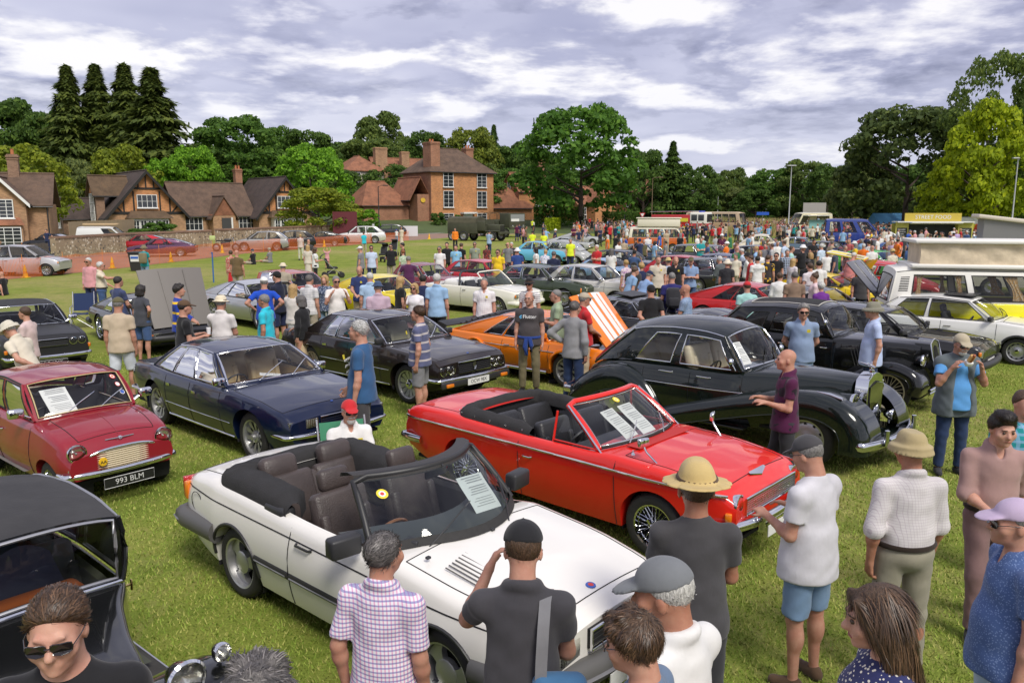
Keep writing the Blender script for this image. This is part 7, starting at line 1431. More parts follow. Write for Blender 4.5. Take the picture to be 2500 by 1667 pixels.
mid('coupe_car','silver sports coupe with low nose parked behind the black coupe',fl(640,806,1.25,.85,-41),-41,dict(kind='coupe',L=4.55,W=1.93,H=1.28,wb=2.5,R=.34,lamps='modern',wheel='multi',trim=BLACKP,tw=.24),(.48,.49,.50),'silver_paint',.35,.55,o=dict(bumpmat=None,plates=[(2.18,.36,'ASL 6','w')],waist=(.3,-1.4,1.4,.001)),sp=dict(waist=.6))
def zcar():
 st = dict(kind='coupe',L=4.14,W=1.66,H=1.27,wb=2.30,R=.33,lamps='round2',wheel='multi',fo=.82,tw=.22); sp,o = style(**st); sp['bonnet_open'] = True; sp['crease'] = [(.62,.03,.18)]; h = -41; loc = fl(1378,948,1.15,.83,h)
 o.update(bumpmat=None,grille=[],mirror=(.62,.70,.86,MATS.get('orange_paint') or paint('orange_paint',(.80,.20,.008),.35)),round=[(1.90,.60,.60,.085)])
 c = Car('coupe_car','orange sports coupe with white-striped bonnet raised, rear louvres and black tail spoiler',loc,h,sp,paint('orange_paint',(.80,.20,.008),.35)); finish(c,o); op = pbr('orange_under',(.72,.20,.01),.5)
 open_bonnet(c,c.x1-.10,1.22,.56,47,c.pm,((-.62,-.08),(.08,.62)),under=op)
 for k in range(7):
  t = .12+k*.12; MB().tube([tuple(AR(c.wind_pt(t,v,False))+AR((-.03,0,.05))) for v in LS(-.86,.86,7)],.035,6,flat=.5).build('rear_louvre',BLACKP,c.root,60)
 MB().rbox((c.x0+.0,0,.90),(.28,1.5,.035),.015,RT(16,3,'Y')).build('tail_spoiler',BLACKP,c.root,60); MB().tube([(x,-.80,.24) for x in(-.7,.7)],.035,8).build('side_pipe',CHROME,c.root,60); c.arch_trim(.03,c.pm,.012)
zcar()
GR = 'cars parked in the show rows'
H80 = dict(kind='hatch',L=3.8,W=1.60,H=1.38,wb=2.42,R=.29,lamps='rect',trim=BLACKP)
# black fast saloon beside the 1930s one, white small hatchback behind it
mid('saloon_car','black 1980s saloon with bonnet vents and big front spoiler beside the 1930s car',by_front(2415,935,-42,2.15,1.7),-42,dict(kind='hatch',L=4.46,W=1.70,H=1.36,wb=2.61,R=.31,lamps='rect',trim=BLACKP,wheel='multi'),(.007,.007,.0075),'sierra_black',.3,o=dict(incol=pbr('grey_cloth',(.3,.29,.28),.9),headrest=True,plates=[(2.14,.44,'D981','w')]))
c205 = mid('hatchback_car','white 1980s hatchback with black sunroof and pepperpot alloy wheels',fl(2478,892,1.21,.79,-40),-40,dict(H80,wheel='disc',L=3.7),(.76,.75,.72),'white_hatch',.4,o=dict(incol=pbr('dark_cloth',(.05,.05,.055),.9),headrest=True,arch=(.028,BLACKP))); MB().rbox((-.05,0,1.385),(.62,.80,.02),.008).build('sunroof',SMOKE if False else BLACKP,c205.root)
mid('estate_car','orange-red small estate car behind the silver coupe',by_roof(745,662,1.34,-42,.35),-42,dict(kind='estate',L=3.4,W=1.41,H=1.35,wb=2.14,R=.25,lamps='round2',tw=.145,fo=.55),(.42,.055,.018),'brick_red',.4)
mid('hatchback_car','bright yellow 1970s hatchback with black sunroof',by_roof(925,668,1.32,-42,-.2),-42,dict(kind='coupe',L=4.1,W=1.58,H=1.32,wb=2.40,R=.28,lamps='rect'),(.78,.62,.015),'yellow_paint',.38)
mid('small_car','maroon small saloon parked behind the white cabriolet',by_roof(1052,642,1.34,-42,.1),-42,dict(kind='hatch',L=3.05,W=1.41,H=1.35,wb=2.03,R=.25,lamps='round2',tw=.145),(.20,.010,.020),'maroon_two',.4)
mid('hatchback_car','bright red angular hatchback next to the man in yellow',by_roof(1195,634,1.36,-40,0),-40,dict(kind='hatch',L=3.9,W=1.62,H=1.38,wb=2.48,R=.30,lamps='rect',trim=BLACKP,doors=4),(.50,.012,.02),'red_two',.4)
def escort():
 sp,o = style(kind='saloon',L=4.0,W=1.62,H=1.36,wb=2.40,R=.29,lamps='rect',trim=WHITEP,wheel='multi'); del sp['gh']; h = -38; wp = paint('cream_white',(.76,.74,.64),.4); c = Car('convertible_car','cream white 1980s cabriolet with roll bar and hood down',fl(1212,772,1.2,.8,h),h,sp,wp)
 o.update(bumpmat=wp,trim=WHITEP,handles=([-.15],.74,BLACKP,'bar',.12)); finish(c,o); screen(c,.68,.22,1.33,.70,.58,.14,.10,.024,wp); hood_stack(c,-.35,-1.25,lambda x:float(c.T(x))+.01,.66,.16,.26,pbr('white_vinyl',(.70,.69,.66),.6),snaps=False)
 MB().tube([(-.42,-.70,.86),(-.46,-.62,1.22),(-.46,-.5,1.30),(-.46,.5,1.30),(-.46,.62,1.22),(-.42,.70,.86)],.035,8).build('roll_bar',BLACKP,c.root,60)
 for sd in(-1,1):MB().add([(-.40,sd*.71,.87),(.60,sd*.72,.87),(.22,sd*.62,1.30),(-.44,sd*.62,1.24)],[(0,1,2,3)]).build('side_window',GLASS,c.root)
escort()
mid('coupe_car','dark green 1970s coupe with chrome trim and amber front lamps',fl(1375,752,1.35,.84,-36),-36,dict(kind='saloon',L=4.64,W=1.78,H=1.39,wb=2.71,R=.32,lamps='rect'),(.042,.060,.030),'olive_green',.35,metal=.2,o=dict(bumpmat=CHROME,bump=(.09,.10),waist=(.55,-1.5,1.6,.012),ind=[(1.99,.76,.62,.14,.16,-30)]))
mid('saloon_car','off-white old two-door saloon behind the green coupe',by_roof(1450,645,1.42,-35,0),-35,dict(kind='saloon',L=4.3,W=1.6,H=1.44,wb=2.5,R=.30,lamps='round2'),(.56,.54,.50),'off_white',.45)
mid('hatchback_car','dark blue five-door hatchback with slim pillars',by_roof(1530,608,1.40,-40,0),-40,dict(H80,L=4.0,doors=4),(.018,.024,.045),'dark_blue',.4)
mid('saloon_car','light blue 1970s two-door saloon out on the open grass',by_roof(1325,588,1.38,-25,0),-25,dict(kind='saloon',L=4.0,W=1.58,H=1.38,wb=2.4,R=.29,lamps='rect'),(.13,.46,.66),'sky_blue',.4)
cc = mid('coupe_car','black 1980s coupe with open sunroof behind the raised striped bonnet',by_roof(1565,722,1.27,-42,0),-42,dict(kind='coupe',L=4.3,W=1.70,H=1.28,wb=2.4,R=.30,lamps='rect',trim=CHROME),(.010,.0105,.012),'coupe_black',.35); MB().rbox((-.25,0,1.30),(.5,.8,.03),.01,RT(6,3,'Y')).build('sunroof',BLACKP,cc.root)
mid('coupe_car','bright red 1980s sports coupe with sloping glass tail',by_roof(1830,690,1.25,-36,-.2),-36,dict(kind='coupe',L=4.2,W=1.73,H=1.27,wb=2.4,R=.30,lamps='popup',trim=BLACKP,wheel='multi'),(.48,.010,.010),'guards_red',.35)
mid('hatchback_car','red hatchback with black side rubbing strip among the crowd',by_roof(1690,623,1.38,-38,0),-38,dict(H80),(.46,.012,.025),'red_three',.4)
mid('saloon_car','grey 1980s saloon with paper sheets in its side windows',by_roof(1860,598,1.40,-34,0),-34,dict(kind='saloon',L=4.4,W=1.68,H=1.40,wb=2.6,R=.30,lamps='rect',trim=BLACKP,doors=4),(.10,.10,.11),'mid_grey',.4,metal=.4)
mid('saloon_car','dark grey saloon behind the raised yellow bonnet',by_roof(2025,588,1.40,-38,0),-38,dict(kind='saloon',L=4.5,W=1.7,H=1.40,wb=2.6,R=.30,lamps='rect',trim=BLACKP,doors=4),(.03,.03,.034),'charcoal',.4)
yb = mid('coupe_car','yellow wedge sports car with its bonnet raised among the visitors',by_roof(2000,668,1.10,-40,-.4),-40,dict(kind='coupe',L=3.9,W=1.6,H=1.15,wb=2.3,R=.29,lamps='popup',trim=BLACKP),(.78,.55,.01),'yolk_yellow',.4,sp=dict(bonnet_open=True)); open_bonnet(yb,.75,1.0,.62,58,yb.pm,front=False)
def grey_bonnet():
 sp,o = style(kind='coupe',L=4.45,W=1.7,H=1.26,wb=2.55,R=.31,lamps='round4',wheel='wire_big'); sp['bonnet_open'] = True; h = -40; loc = by_roof(1985,700,1.22,h,-.1); c = Car('coupe_car','dark grey classic coupe with long silver-grey bonnet hinged up at the nose',loc,h,sp,paint('gunmetal',(.05,.05,.052),.35,.4)); finish(c,o); open_bonnet(c,c.x1-.12,1.6,.66,48,paint('bonnet_silver',(.15,.15,.152),.4,.3))
grey_bonnet()
def beetle(loc,h,col,nm,label):
 sp = dict(wings=1,track=.62,wb=2.4,R=.32,tw=.15,tb=.10,top=[(-1.95,.45),(-1.9,.62),(-1.6,.80),(-1.0,.93),(.3,.93),(.75,.93),(1.2,.88),(1.6,.74),(1.85,.56),(1.92,.42)],hw=[(-1.95,.30),(-1.6,.50),(-1,.64),(0,.68),(.6,.62),(1.2,.50),(1.7,.36),(1.92,.25)],bot=[(-1.95,.34),(1.92,.32)],sill=.28,tuck=.06,tumble=.1,waist=.5,sr=.12,crown=.06,cab=(-1.0,.45),doors=[(-.25,.72)],wheel='hubcap',
   gh=dict(x=(.68,.34,-.70,-1.45),roof=[(-1.5,1.02),(-1.1,1.30),(-.7,1.43),(-.2,1.50),(.34,1.44),(.7,1.3)],wr=(.53,.48),rd=.10,rp=2.2,bow=.06,rbow=.12,inset=.02,side=[(0,.24,'body'),(.24,.52,'glass'),(.52,.57,'body'),(.57,.94,'glass'),(.94,1,'body')],st=(.06,.85),rm=.3,rt=(.35,.75)))
 c = Car('beetle_car',label,loc,h,sp,paint(nm,col,.38)); finish(c,dict(seats=(-.05,-.8),zs=.48,bzf=.42,bx=.16,wrap=.1)); wing(c,[(1.95,.32),(1.92,.52),(1.65,.72),(1.25,.76),(.85,.60),(.62,.34)],.35,.77,.14,.05); wing(c,[(-.62,.34),(-.80,.60),(-1.15,.76),(-1.55,.72),(-1.85,.5),(-1.9,.34)],.40,.77,.14,.05); c.lamp_round(1.83,.54,.62,.085)
 return c
rb_ = beetle(by_roof(2160,640,1.42,-30,0),-30,(.50,.012,.012),'beetle_red','red rounded car with a yellow and white hatch raised beside it'); beetle(by_roof(1865,572,1.45,-20,0),-20,(.66,.60,.46),'beetle_cream','cream rounded beetle-shaped car in the crowd'); beetle(by_roof(1370,588,1.40,150,0),150,(.36,.37,.36),'roadster_silver','silver rounded vintage car next to the light blue saloon')
ht = MB().rbox((0,0,0),(1.3,1.25,.04),.015).build('tailgate',pbr('hatch_yellow',(.80,.64,.02),.4),rb_.root,None); ht.location = (-1.25,0,1.62); ht.rotation_euler = (0,R_(10),0); MB().rbox((.25,0,.024),(.6,1.0,.01),.004).build('tailgate_glass',GLASS,ht); MB().tube([(.6,-.6,.03),(-.62,-.6,.03),(-.62,.6,.03),(.6,.6,.03)],.03,6,closed=True).build('tailgate_frame',WHITEP,ht)
MB().tube([(-.7,-.45,1.3),(-1.1,-.5,1.6)],.015,6).build('tailgate_stay',STEEL,rb_.root)
FAR = [('light blue open roadster with raised bonnet beside the white saloon',(1490,640),.9,-40,'saloon',(.22,.36,.58),'pale_blue'),('silver grey open sports car near the marshals',(1385,578),1.15,-20,'coupe',(.42,.43,.42),'sports_silver'),('pale silver rounded coupe behind the open sports car',(1420,566),1.2,-20,'coupe',(.45,.46,.47),'pale_silver'),
 ('dark blue saloon between the crowd and the orange camper',(1580,594),1.38,-30,'saloon',(.03,.05,.10),'ink_blue'),('blue-grey saloon with sloping bonnet behind the grey one',(1960,578),1.38,-34,'saloon',(.10,.16,.22),'slate_blue'),('vivid green small hatchback half hidden by visitors',(2145,610),1.3,-60,'hatch',(.05,.50,.04),'vivid_green'),
 ('dark red saloon with its black bonnet up in the crowd',(2140,582),1.38,-30,'saloon',(.30,.01,.02),'deep_red'),('white small saloon near the street food stall',(2170,566),1.38,-20,'saloon',(.62,.62,.6),'plain_white'),('navy blue saloon behind the red hatchback',(1780,618),1.38,-38,'saloon',(.012,.02,.07),'navy_two'),('dark grey estate at the back of the rows',(1740,596),1.42,-38,'estate',(.05,.055,.06),'grey_estate'),('mid blue saloon near the blue camper van',(2200,590),1.38,-30,'saloon',(.04,.10,.28),'mid_blue'),
 ('black estate with yellow taxi stripe near the denim shirts',(1800,630),1.4,-38,'estate',(.02,.02,.022),'taxi_black'),('pale green saloon beyond the white camper roof',(2390,612),1.38,-25,'saloon',(.30,.40,.32),'pale_green'),('black low open sports car with lettered sun strip',(1760,760),1.05,-40,'coupe',(.008,.008,.008),'lotus_black')]
for i,(lb,p,z,h,k,col,nm) in enumerate(FAR):
 mid('coupe_car' if k=='coupe' else('estate_car' if k=='estate' else 'saloon_car'),lb,by_roof(p[0],p[1],z,h),h,dict(kind=k,L=4.2 if z>1.1 else 3.6,W=1.66,H=max(z,1.1),wb=2.5 if z>1.1 else 2.2,R=.30,lamps='round2' if i%2 else 'rect',doors=4 if k in('saloon','estate') else 2),col,nm,.4)
# ---------------------------------------------------------------- vans, campers, lorries, stall, lane traffic
def van(name,label,loc,head,L,W,H,wb,belt,col,nm,side,top=None,rake=.55,R=.33,o=None,two=None,nose=0.0,cat='van',wr=.80,doors=(),rough=.4,wheel='hubcap',back=.06,glassm=None):
 x0,x1 = -L/2,L/2; hw = W/2; A0 = x1-.10-nose; A1 = A0-rake
 tp = [(x0,belt*.6),(x0+.04,belt*.97),(x0+.1,belt)]+([(A0,belt),(A0+.12,belt*.98),(x1-.12,belt*.86),(x1,belt*.62)] if nose else[(x1-.08,belt),(x1-.03,belt*.9),(x1,belt*.66)])
 sp = dict(wb=wb,R=R,tw=.18,top=tp,hw=[(x0,hw*.90),(x0+.15,hw*.97),(0,hw),(x1-.2,hw*.97),(x1,hw*.84)],bot=[(x0,.42),(x0+.3,.34),(x1-.3,.32),(x1,.40)],sill=.34,tuck=.05,tumble=.02,waist=.5,sr=.03,crown=.02,cab=(x0+.15,A0-.08),wheel=wheel,doors=list(doors),seat_y=hw*.45,
   gh=dict(x=(A0,A1,x0+back+.14,x0+back),roof=[(x0,H-.08),(x0+.4,H),(A1-.3,H),(A1,H-.06),(x1,H-.3)],wr=(hw*wr,hw*wr),rd=.10,rp=3.2,bow=.10,rbow=.05,inset=.02,side=side,st=(.06,.86),ft=.016,rm=.14,rt=(.1,.8)))
 if top is not None:sp['roof_mat'] = top; sp['pillar_mat'] = top
 if two:sp['two_tone'] = two
 c = Car(name,label,loc,head,sp,paint(nm,col,rough),cat); oo = dict(seats=(A0-.75,None),zs=.75,bzf=.45,bump=(.09,.10),round=[(x1+.0,hw*.66,belt*.72,.10)],tail=[(x0+.005,hw*.8,belt*.8,.12,.24)],frame=RUBBER,trim=CHROME,wmat=BLACKP,glass=glassm); oo.update(o or{}); finish(c,oo); return c
YELV = (.80,.74,.02); T2W = pbr('camper_white',(.76,.74,.68),.45); FOUR = [(0,.06,'body'),(.06,.33,'glass'),(.33,.37,'body'),(.37,.66,'glass'),(.66,.70,'body'),(.70,.955,'glass'),(.955,1,'body')]
p = at_depth(2168,690,18.6); hd = -14; cx = Vector((p.x,18.6+.0,0))+Vector((cos(R_(hd)),sin(R_(hd)),0))*2.2+Vector((.24,.97,0))*.86
t2 = van('camper_van','yellow and white camper van with raised canvas pop-top roof and patterned curtains',(cx.x,cx.y,0),hd,4.4,1.72,1.98,2.4,1.16,YELV,'camper_yellow',[(0,.11,'body')]+[(.11,.40,'glass'),(.40,.44,'body'),(.44,.73,'glass'),(.73,.77,'body'),(.77,.96,'glass'),(.96,1,'body')],T2W,glassm=glass('camper_glass',(.62,.62,.6)),doors=[(1.0,1.85)],o=dict(incol=pbr('camper_tan',(.3,.22,.14),.8),handles=([1.1],1.0,CHROME,'bar',.16)))
can = pbr('pop_canvas',(.60,.50,.36),.9,var=.25,vscale=2.5,bump=.9,bscale=6)
b = MB(); G = [[(x,s*(.60+.03*sin(x*9+z*5)),z) for z in LS(1.99,2.52,6)] for s in(-1,1) for x in LS(-1.5,1.9,22)][:22]
for s in(-1,1):b.grid([[(x,s*(.62+.025*sin(x*7+z*11)),z) for z in LS(1.97,2.50,7)] for x in LS(-1.5,1.9,24)])
for x in(-1.5,1.9):b.grid([[(x,y,z) for z in(1.97,2.5)] for y in LS(-.62,.62,5)])
pt = b.build('pop_top_canvas',can,t2.root,60); MB().rbox((.2,0,2.55),(3.7,1.46,.09),.035).build('pop_top_lid',T2W,t2.root,60); MB().rbox((.2,0,1.985),(3.8,1.5,.10),.04).build('pop_top_base',T2W,t2.root,60)
cur = cloth((.74,.46,.18),'floral',(.80,.74,.60),40)
for u0,u1 in((.125,.165),(.345,.385),(.62,.70)):
 for sd in(-1,1):MB().grid([[tuple(AR(t2.side(u0+(u1-u0)*(k/8)*(1-.5*sin(t*math.pi))+(u1-u0)*.25*sin(t*math.pi),.08+.78*t,sd))-AR((0,sd*(.05+.012*sin(k*2.2)),0))) for t in LS(0,1,9)] for k in range(9)]).build('curtain',cur,t2.root,60)
for k in range(9):
 for sd in(-1,1):b = MB(); q0,q1 = t2.side(.035,.35+k*.055,sd),t2.side(.085,.35+k*.055,sd); b.tube([q0,q1],.010,5); b.build('air_vent',DARK,t2.root)
# second camper beyond, grey canvas under a tilted white roof
p = at_depth(2470,560,31); t2b = van('camper_van','white camper with side-tilted roof and grey canvas behind the yellow one',(p.x+.6,31,0),-20,4.4,1.72,1.98,2.4,1.16,(.70,.68,.63),'camper_cream',FOUR,T2W)
MB().add([(-1.6,-.6,2.0),(1.6,-.6,2.0),(1.6,.6,2.0),(-1.6,.6,2.0),(-1.6,-.7,2.95),(1.6,-.7,2.55),(1.6,.6,2.5),(-1.6,.6,2.9)],[(0,1,5,4),(1,2,6,5),(2,3,7,6),(3,0,4,7)]).build('pop_top_canvas',pbr('grey_canvas',(.24,.24,.25),.9),t2b.root); MB().rbox((0,-.05,2.80),(3.7,1.5,.16),.05,RT(7,3,'Y')).build('pop_top_lid',pbr('old_white',(.66,.60,.50),.6),t2b.root,60)
p = at_depth(1605,560,62); t2c = van('camper_van','orange and cream camper van with box pop-top in the middle of the crowd',(p.x,62,0),-12,4.4,1.72,1.96,2.4,1.12,(.55,.12,.02),'camper_orange',FOUR,pbr('camper_cream_top',(.72,.68,.55),.5)); MB().rbox((.1,0,2.25),(3.2,1.4,.6),.05).build('pop_top_canvas',MATS['camper_cream_top'],t2c.root,60); MB().rbox((.1,0,2.60),(3.4,1.5,.08),.03).build('pop_top_lid',MATS['camper_cream_top'],t2c.root,60)
p = at_depth(2085,556,66); bl = van('camper_van','dark blue high-roofed camper van amid the crowd',(p.x,66,0),-14,4.8,1.95,2.5,2.8,1.35,(.02,.045,.24),'camper_blue',[(0,.08,'body'),(.08,.30,'glass'),(.30,.36,'body'),(.36,.60,'glass'),(.60,.70,'body'),(.70,.95,'glass'),(.95,1,'body')],nose=.5,wr=.74,rake=.9)
p = at_depth(1972,548,92); ice = van('ice_cream_van','cream ice cream van with serving hatch and open awning',(p.x,92,0),190,5.2,2.1,2.9,3.0,1.45,(.72,.66,.46),'icecream_cream',[(0,.1,'body'),(.1,.50,'glass'),(.50,.72,'body'),(.72,.95,'glass'),(.95,1,'body')],nose=.6,rake=.7,wr=.85); MB().rbox((-.4,1.35,2.55),(3.0,.9,.08),.02).build('awning',T2W,ice.root); MB().box((-.5,1.07,1.6),(1.9,.03,.9)).build('hatch_panel',pbr('hatch_mint',(.25,.5,.5),.6),ice.root)
p = at_depth(2405,548,76); hv = van('works_van','white high-roof van with yellow and orange chevrons behind the food stall',(p.x,76,0),-10,6.6,2.0,2.6,3.6,1.2,(.70,.70,.68),'works_white',[(0,.70,'body'),(.70,.80,'body'),(.80,.95,'glass'),(.95,1,'body')],nose=.7,rake=.9,wr=.86)
for k,(x,col) in enumerate(((-2.4,(.85,.75,.02)),(-1.6,(.8,.12,.03)),(1.0,(.85,.75,.02)),(1.8,(.8,.12,.03)))):MB().prism([(x,-1.02,.6),(x+.8,-1.02,.6),(x+1.2,-1.0,1.9),(x+.4,-1.0,1.9)],(0,-.01,0)).build('chevron',pbr('chev_%d'%k,col,.5),hv.root)
p = at_depth(1747,540,108); bus = van('vintage_coach','cream vintage coach with rounded front beyond the crowd',(p.x,108,0),-38,8.0,2.35,2.9,4.6,1.5,(.55,.40,.24),'coach_cream',[(0,.04,'body')]+[x for k in range(7) for x in((.04+k*.13,.155+k*.13,'glass'),(.155+k*.13,.17+k*.13,'body'))]+[(.95,1,'body')],pbr('coach_roof',(.60,.46,.30),.5),R=.48,rake=.3,wr=.85,cat='coach')
def fire_engine():
 p = at_depth(1665,545,104); r = empty('fire_engine',(p.x,104,0),R_(-32)); tag(r,'red and white fire engine with ladder on its roof','fire engine'); red = paint('fire_red',(.42,.012,.012),.4)
 MB().rbox((-1.2,0,1.55),(5.2,2.3,2.0),.08).build('body',red,r,50); MB().rbox((2.5,0,1.7),(2.2,2.3,2.3),.15).build('cab',T2W,r,50); MB().rbox((2.5,0,1.05),(2.24,2.34,.9),.08).build('cab_skirt',red,r,50)
 MB().box((-1.2,-1.17,1.9),(4.8,.02,.45)).box((-1.2,-1.17,1.0),(4.8,.02,.18)).build('side_panel',pbr('fire_yellow',(.7,.6,.05),.5),r)
 for x in(2.0,2.9):MB().rbox((x,-1.16,2.2),(.75,.03,.75),.01).build('side_window',HGLASS,r)
 MB().rbox((3.62,0,2.15),(.04,2.0,.95),.01).build('windscreen',HGLASS,r); MB().rbox((2.6,0,2.95),(.3,1.6,.16),.04).build('light_bar',pbr('beacon_blue',(.02,.06,.5),.3),r)
 for y in(-.5,.0):MB().tube([(-4.2,y,2.9),(2.4,y,3.0)],.05,6).build('ladder_rail',STEEL,r)
 for k in range(14):MB().tube([(-4+k*.45,-.5,2.92),(-4+k*.45,0,2.92)],.03,5).build('ladder_rung',STEEL,r)
 for x in(-2.4,2.5):
  for sd in(-1,1):put_wheel(r,'steel',x,sd*1.0,.48,.28,sd)
 link('fire_lettering',text_mesh('FIRE & RESCUE',.34,T2W),r,(-1.2,-1.19,1.9),(R_(90),0,0))
fire_engine()
OLV = pbr('army_green',(.055,.058,.034),.8,var=.2,vscale=2); OLC = pbr('army_canvas',(.075,.07,.042),.9,var=.25,vscale=2,bump=.4,bscale=5)
def army(px,py,h,kind,label):
 r = empty('army_truck',spot(px,py),R_(h)); tag(r,label,'truck')
 if kind=='half':
  MB().rbox((-1.2,0,1.3),(3.6,2.1,1.1),.05).build('body',OLV,r,50); MB().add([(x,y,z) for x in(-3.0,.4) for y,z in((-1.05,1.85),(-.85,2.35),(0,2.5),(.85,2.35),(1.05,1.85))],[(0,1,6,5),(1,2,7,6),(2,3,8,7),(3,4,9,8),(0,1,2,3,4)[::-1],(5,6,7,8,9)]).build('canvas_tilt',OLC,r)
  MB().rbox((1.0,0,1.55),(1.0,2.0,1.0),.08).build('cab',OLV,r,50); MB().rbox((2.2,0,1.3),(1.6,1.1,.8),.12).build('bonnet',OLV,r,50)
  for sd in(-1,1):MB().rbox((2.3,sd*.85,1.05),(1.5,.55,.12),.05).build('mudguard',OLV,r,50)
  MB().box((1.52,0,1.95),(.06,1.8,.55)).build('windscreen_frame',OLV,r); MB().rbox((3.15,0,.85),(.25,1.9,.25),.05).build('bumper',OLV,r)
  for k in range(6):MB().box((3.01,-.4+k*.16,1.3),(.04,.05,.6)).build('grille_bar',DARK,r)
  wx = (2.3,-1.0,-2.4)
 else:
  MB().rbox((2.2,0,1.95),(1.9,2.4,1.7),.10).build('cab',OLV,r,50); MB().rbox((3.16,0,2.25),(.04,2.1,.8),.02).build('windscreen',pbr('truck_glass',(.25,.26,.26),.1),r); MB().rbox((3.16,0,1.1),(.3,2.4,.35),.05).build('bumper',OLV,r); MB().rbox((-1.4,0,1.5),(5.0,2.4,.9),.05).build('load_bed',OLV,r,50)
  for k in range(4):MB().tube([(-3.6+k*1.5,y,z) for y,z in((-1.15,1.9),(-1.1,2.7),(0,2.9),(1.1,2.7),(1.15,1.9))],.03,5).build('tilt_hoop',OLV,r)
  MB().box((3.2,-.4,2.0),(.02,1.2,.3)).build('banner',WPAINT,r)
  for sd in(-1,1):MB().lathe([(.13,0),(.11,.03),(0,.04)],14,TR((3.3,sd*.8,1.3))@RT(90,4,'Y')).build('headlight',REFLECTOR,r)
  wx = (2.2,-2.2)
 for x in wx:
  for sd in(-1,1):put_wheel(r,'steel',x,sd*.98,.52,.3,sd)
army(1165,588,-28,'half','olive army half-track with canvas tilt parked on the lane'); army(1222,578,-50,'lorry','dark green army lorry with flat cab beside the half-track')
def stall():
 p = at_depth(2275,556,70); r = empty('food_stall',(p.x,70,0),R_(-8)); r.scale = (.82,)*3; tag(r,'yellow-green street food trailer with roof sign and serving hatch','food stall'); lime = pbr('stall_lime',(.48,.45,.09),.6,var=.15,vscale=1); dk = pbr('menu_black',(.02,.025,.022),.7)
 MB().box((0,.8,1.35),(7.6,.1,2.3)).build('back_wall',lime,r)
 for x,w in((-3.2,1.3),(3.1,1.5)):MB().box((x,-.6,1.4),(w,.12,2.6)).build('menu_panel',lime,r); m_ = MB().box((x,-.68,1.3),(w*.78,.03,1.5)).build('menu_board',dk,r); [link('menu_line',text_mesh(t,.16,WPAINT),r,(x,-.70,1.85-k*.24),(R_(90),0,0)) for k,t in enumerate(('BURGERS','HOT DOGS','CHIPS','DRINKS','TEA'))]
 MB().box((0,-.6,.55),(4.8,.12,.9)).build('counter_front',lime,r); MB().box((0,-.85,1.05),(4.9,.6,.07)).build('counter',STEEL,r); MB().box((0,-.1,2.65),(7.6,2.0,.1)).build('roof',WPAINT,r); MB().box((0,-1.1,2.5),(5.0,.9,.06),RT(-8,3,'X')).build('hatch_canopy',pbr('hatch_white',(.6,.6,.5),.6),r); MB().box((0,.1,1.7),(4.6,.05,1.5)).build('servery',dk,r)
 MB().box((-.2,-.6,3.15),(5.6,.14,.85)).build('roof_sign',pbr('sign_gold',(.55,.42,.06),.6),r); link('sign_lettering',text_mesh('STREET FOOD',.56,WPAINT),r,(-.2,-.69,3.15),(R_(90),0,0)); link('canopy_lettering',text_mesh('BURGERS  HOT DOGS  CHIPS  DRINKS',.2,INK),r,(0,-1.58,2.47),(R_(90),0,0))
 for sd in(-1,1):put_wheel(r,'steel',sd*2.0,-.5,.3,.2,-1)
stall()
b = MB(); b.rbox((0,0,1.1),(7,2.2,2.2),.1)
p = at_depth(2230,500,100); r = empty('marquee',(p.x,100,0),0); r.scale = (.6,)*3; tag(r,'white and blue event marquee under the dark sycamore','marquee'); MB().box((0,0,1.2),(16,6,2.4)).build('wall',WPAINT,r); MB().prism([(-8.3,-3.3,2.4),(-8.3,3.3,2.4),(-8.3,0,4.6)],(16.6,0,0)).build('roof',pbr('marquee_blue',(.12,.35,.62),.7),r)
for k in range(4):MB().box((-6+k*4,-3.04,1.3),(2.2,.04,1.6)).build('window',HGLASS,r)
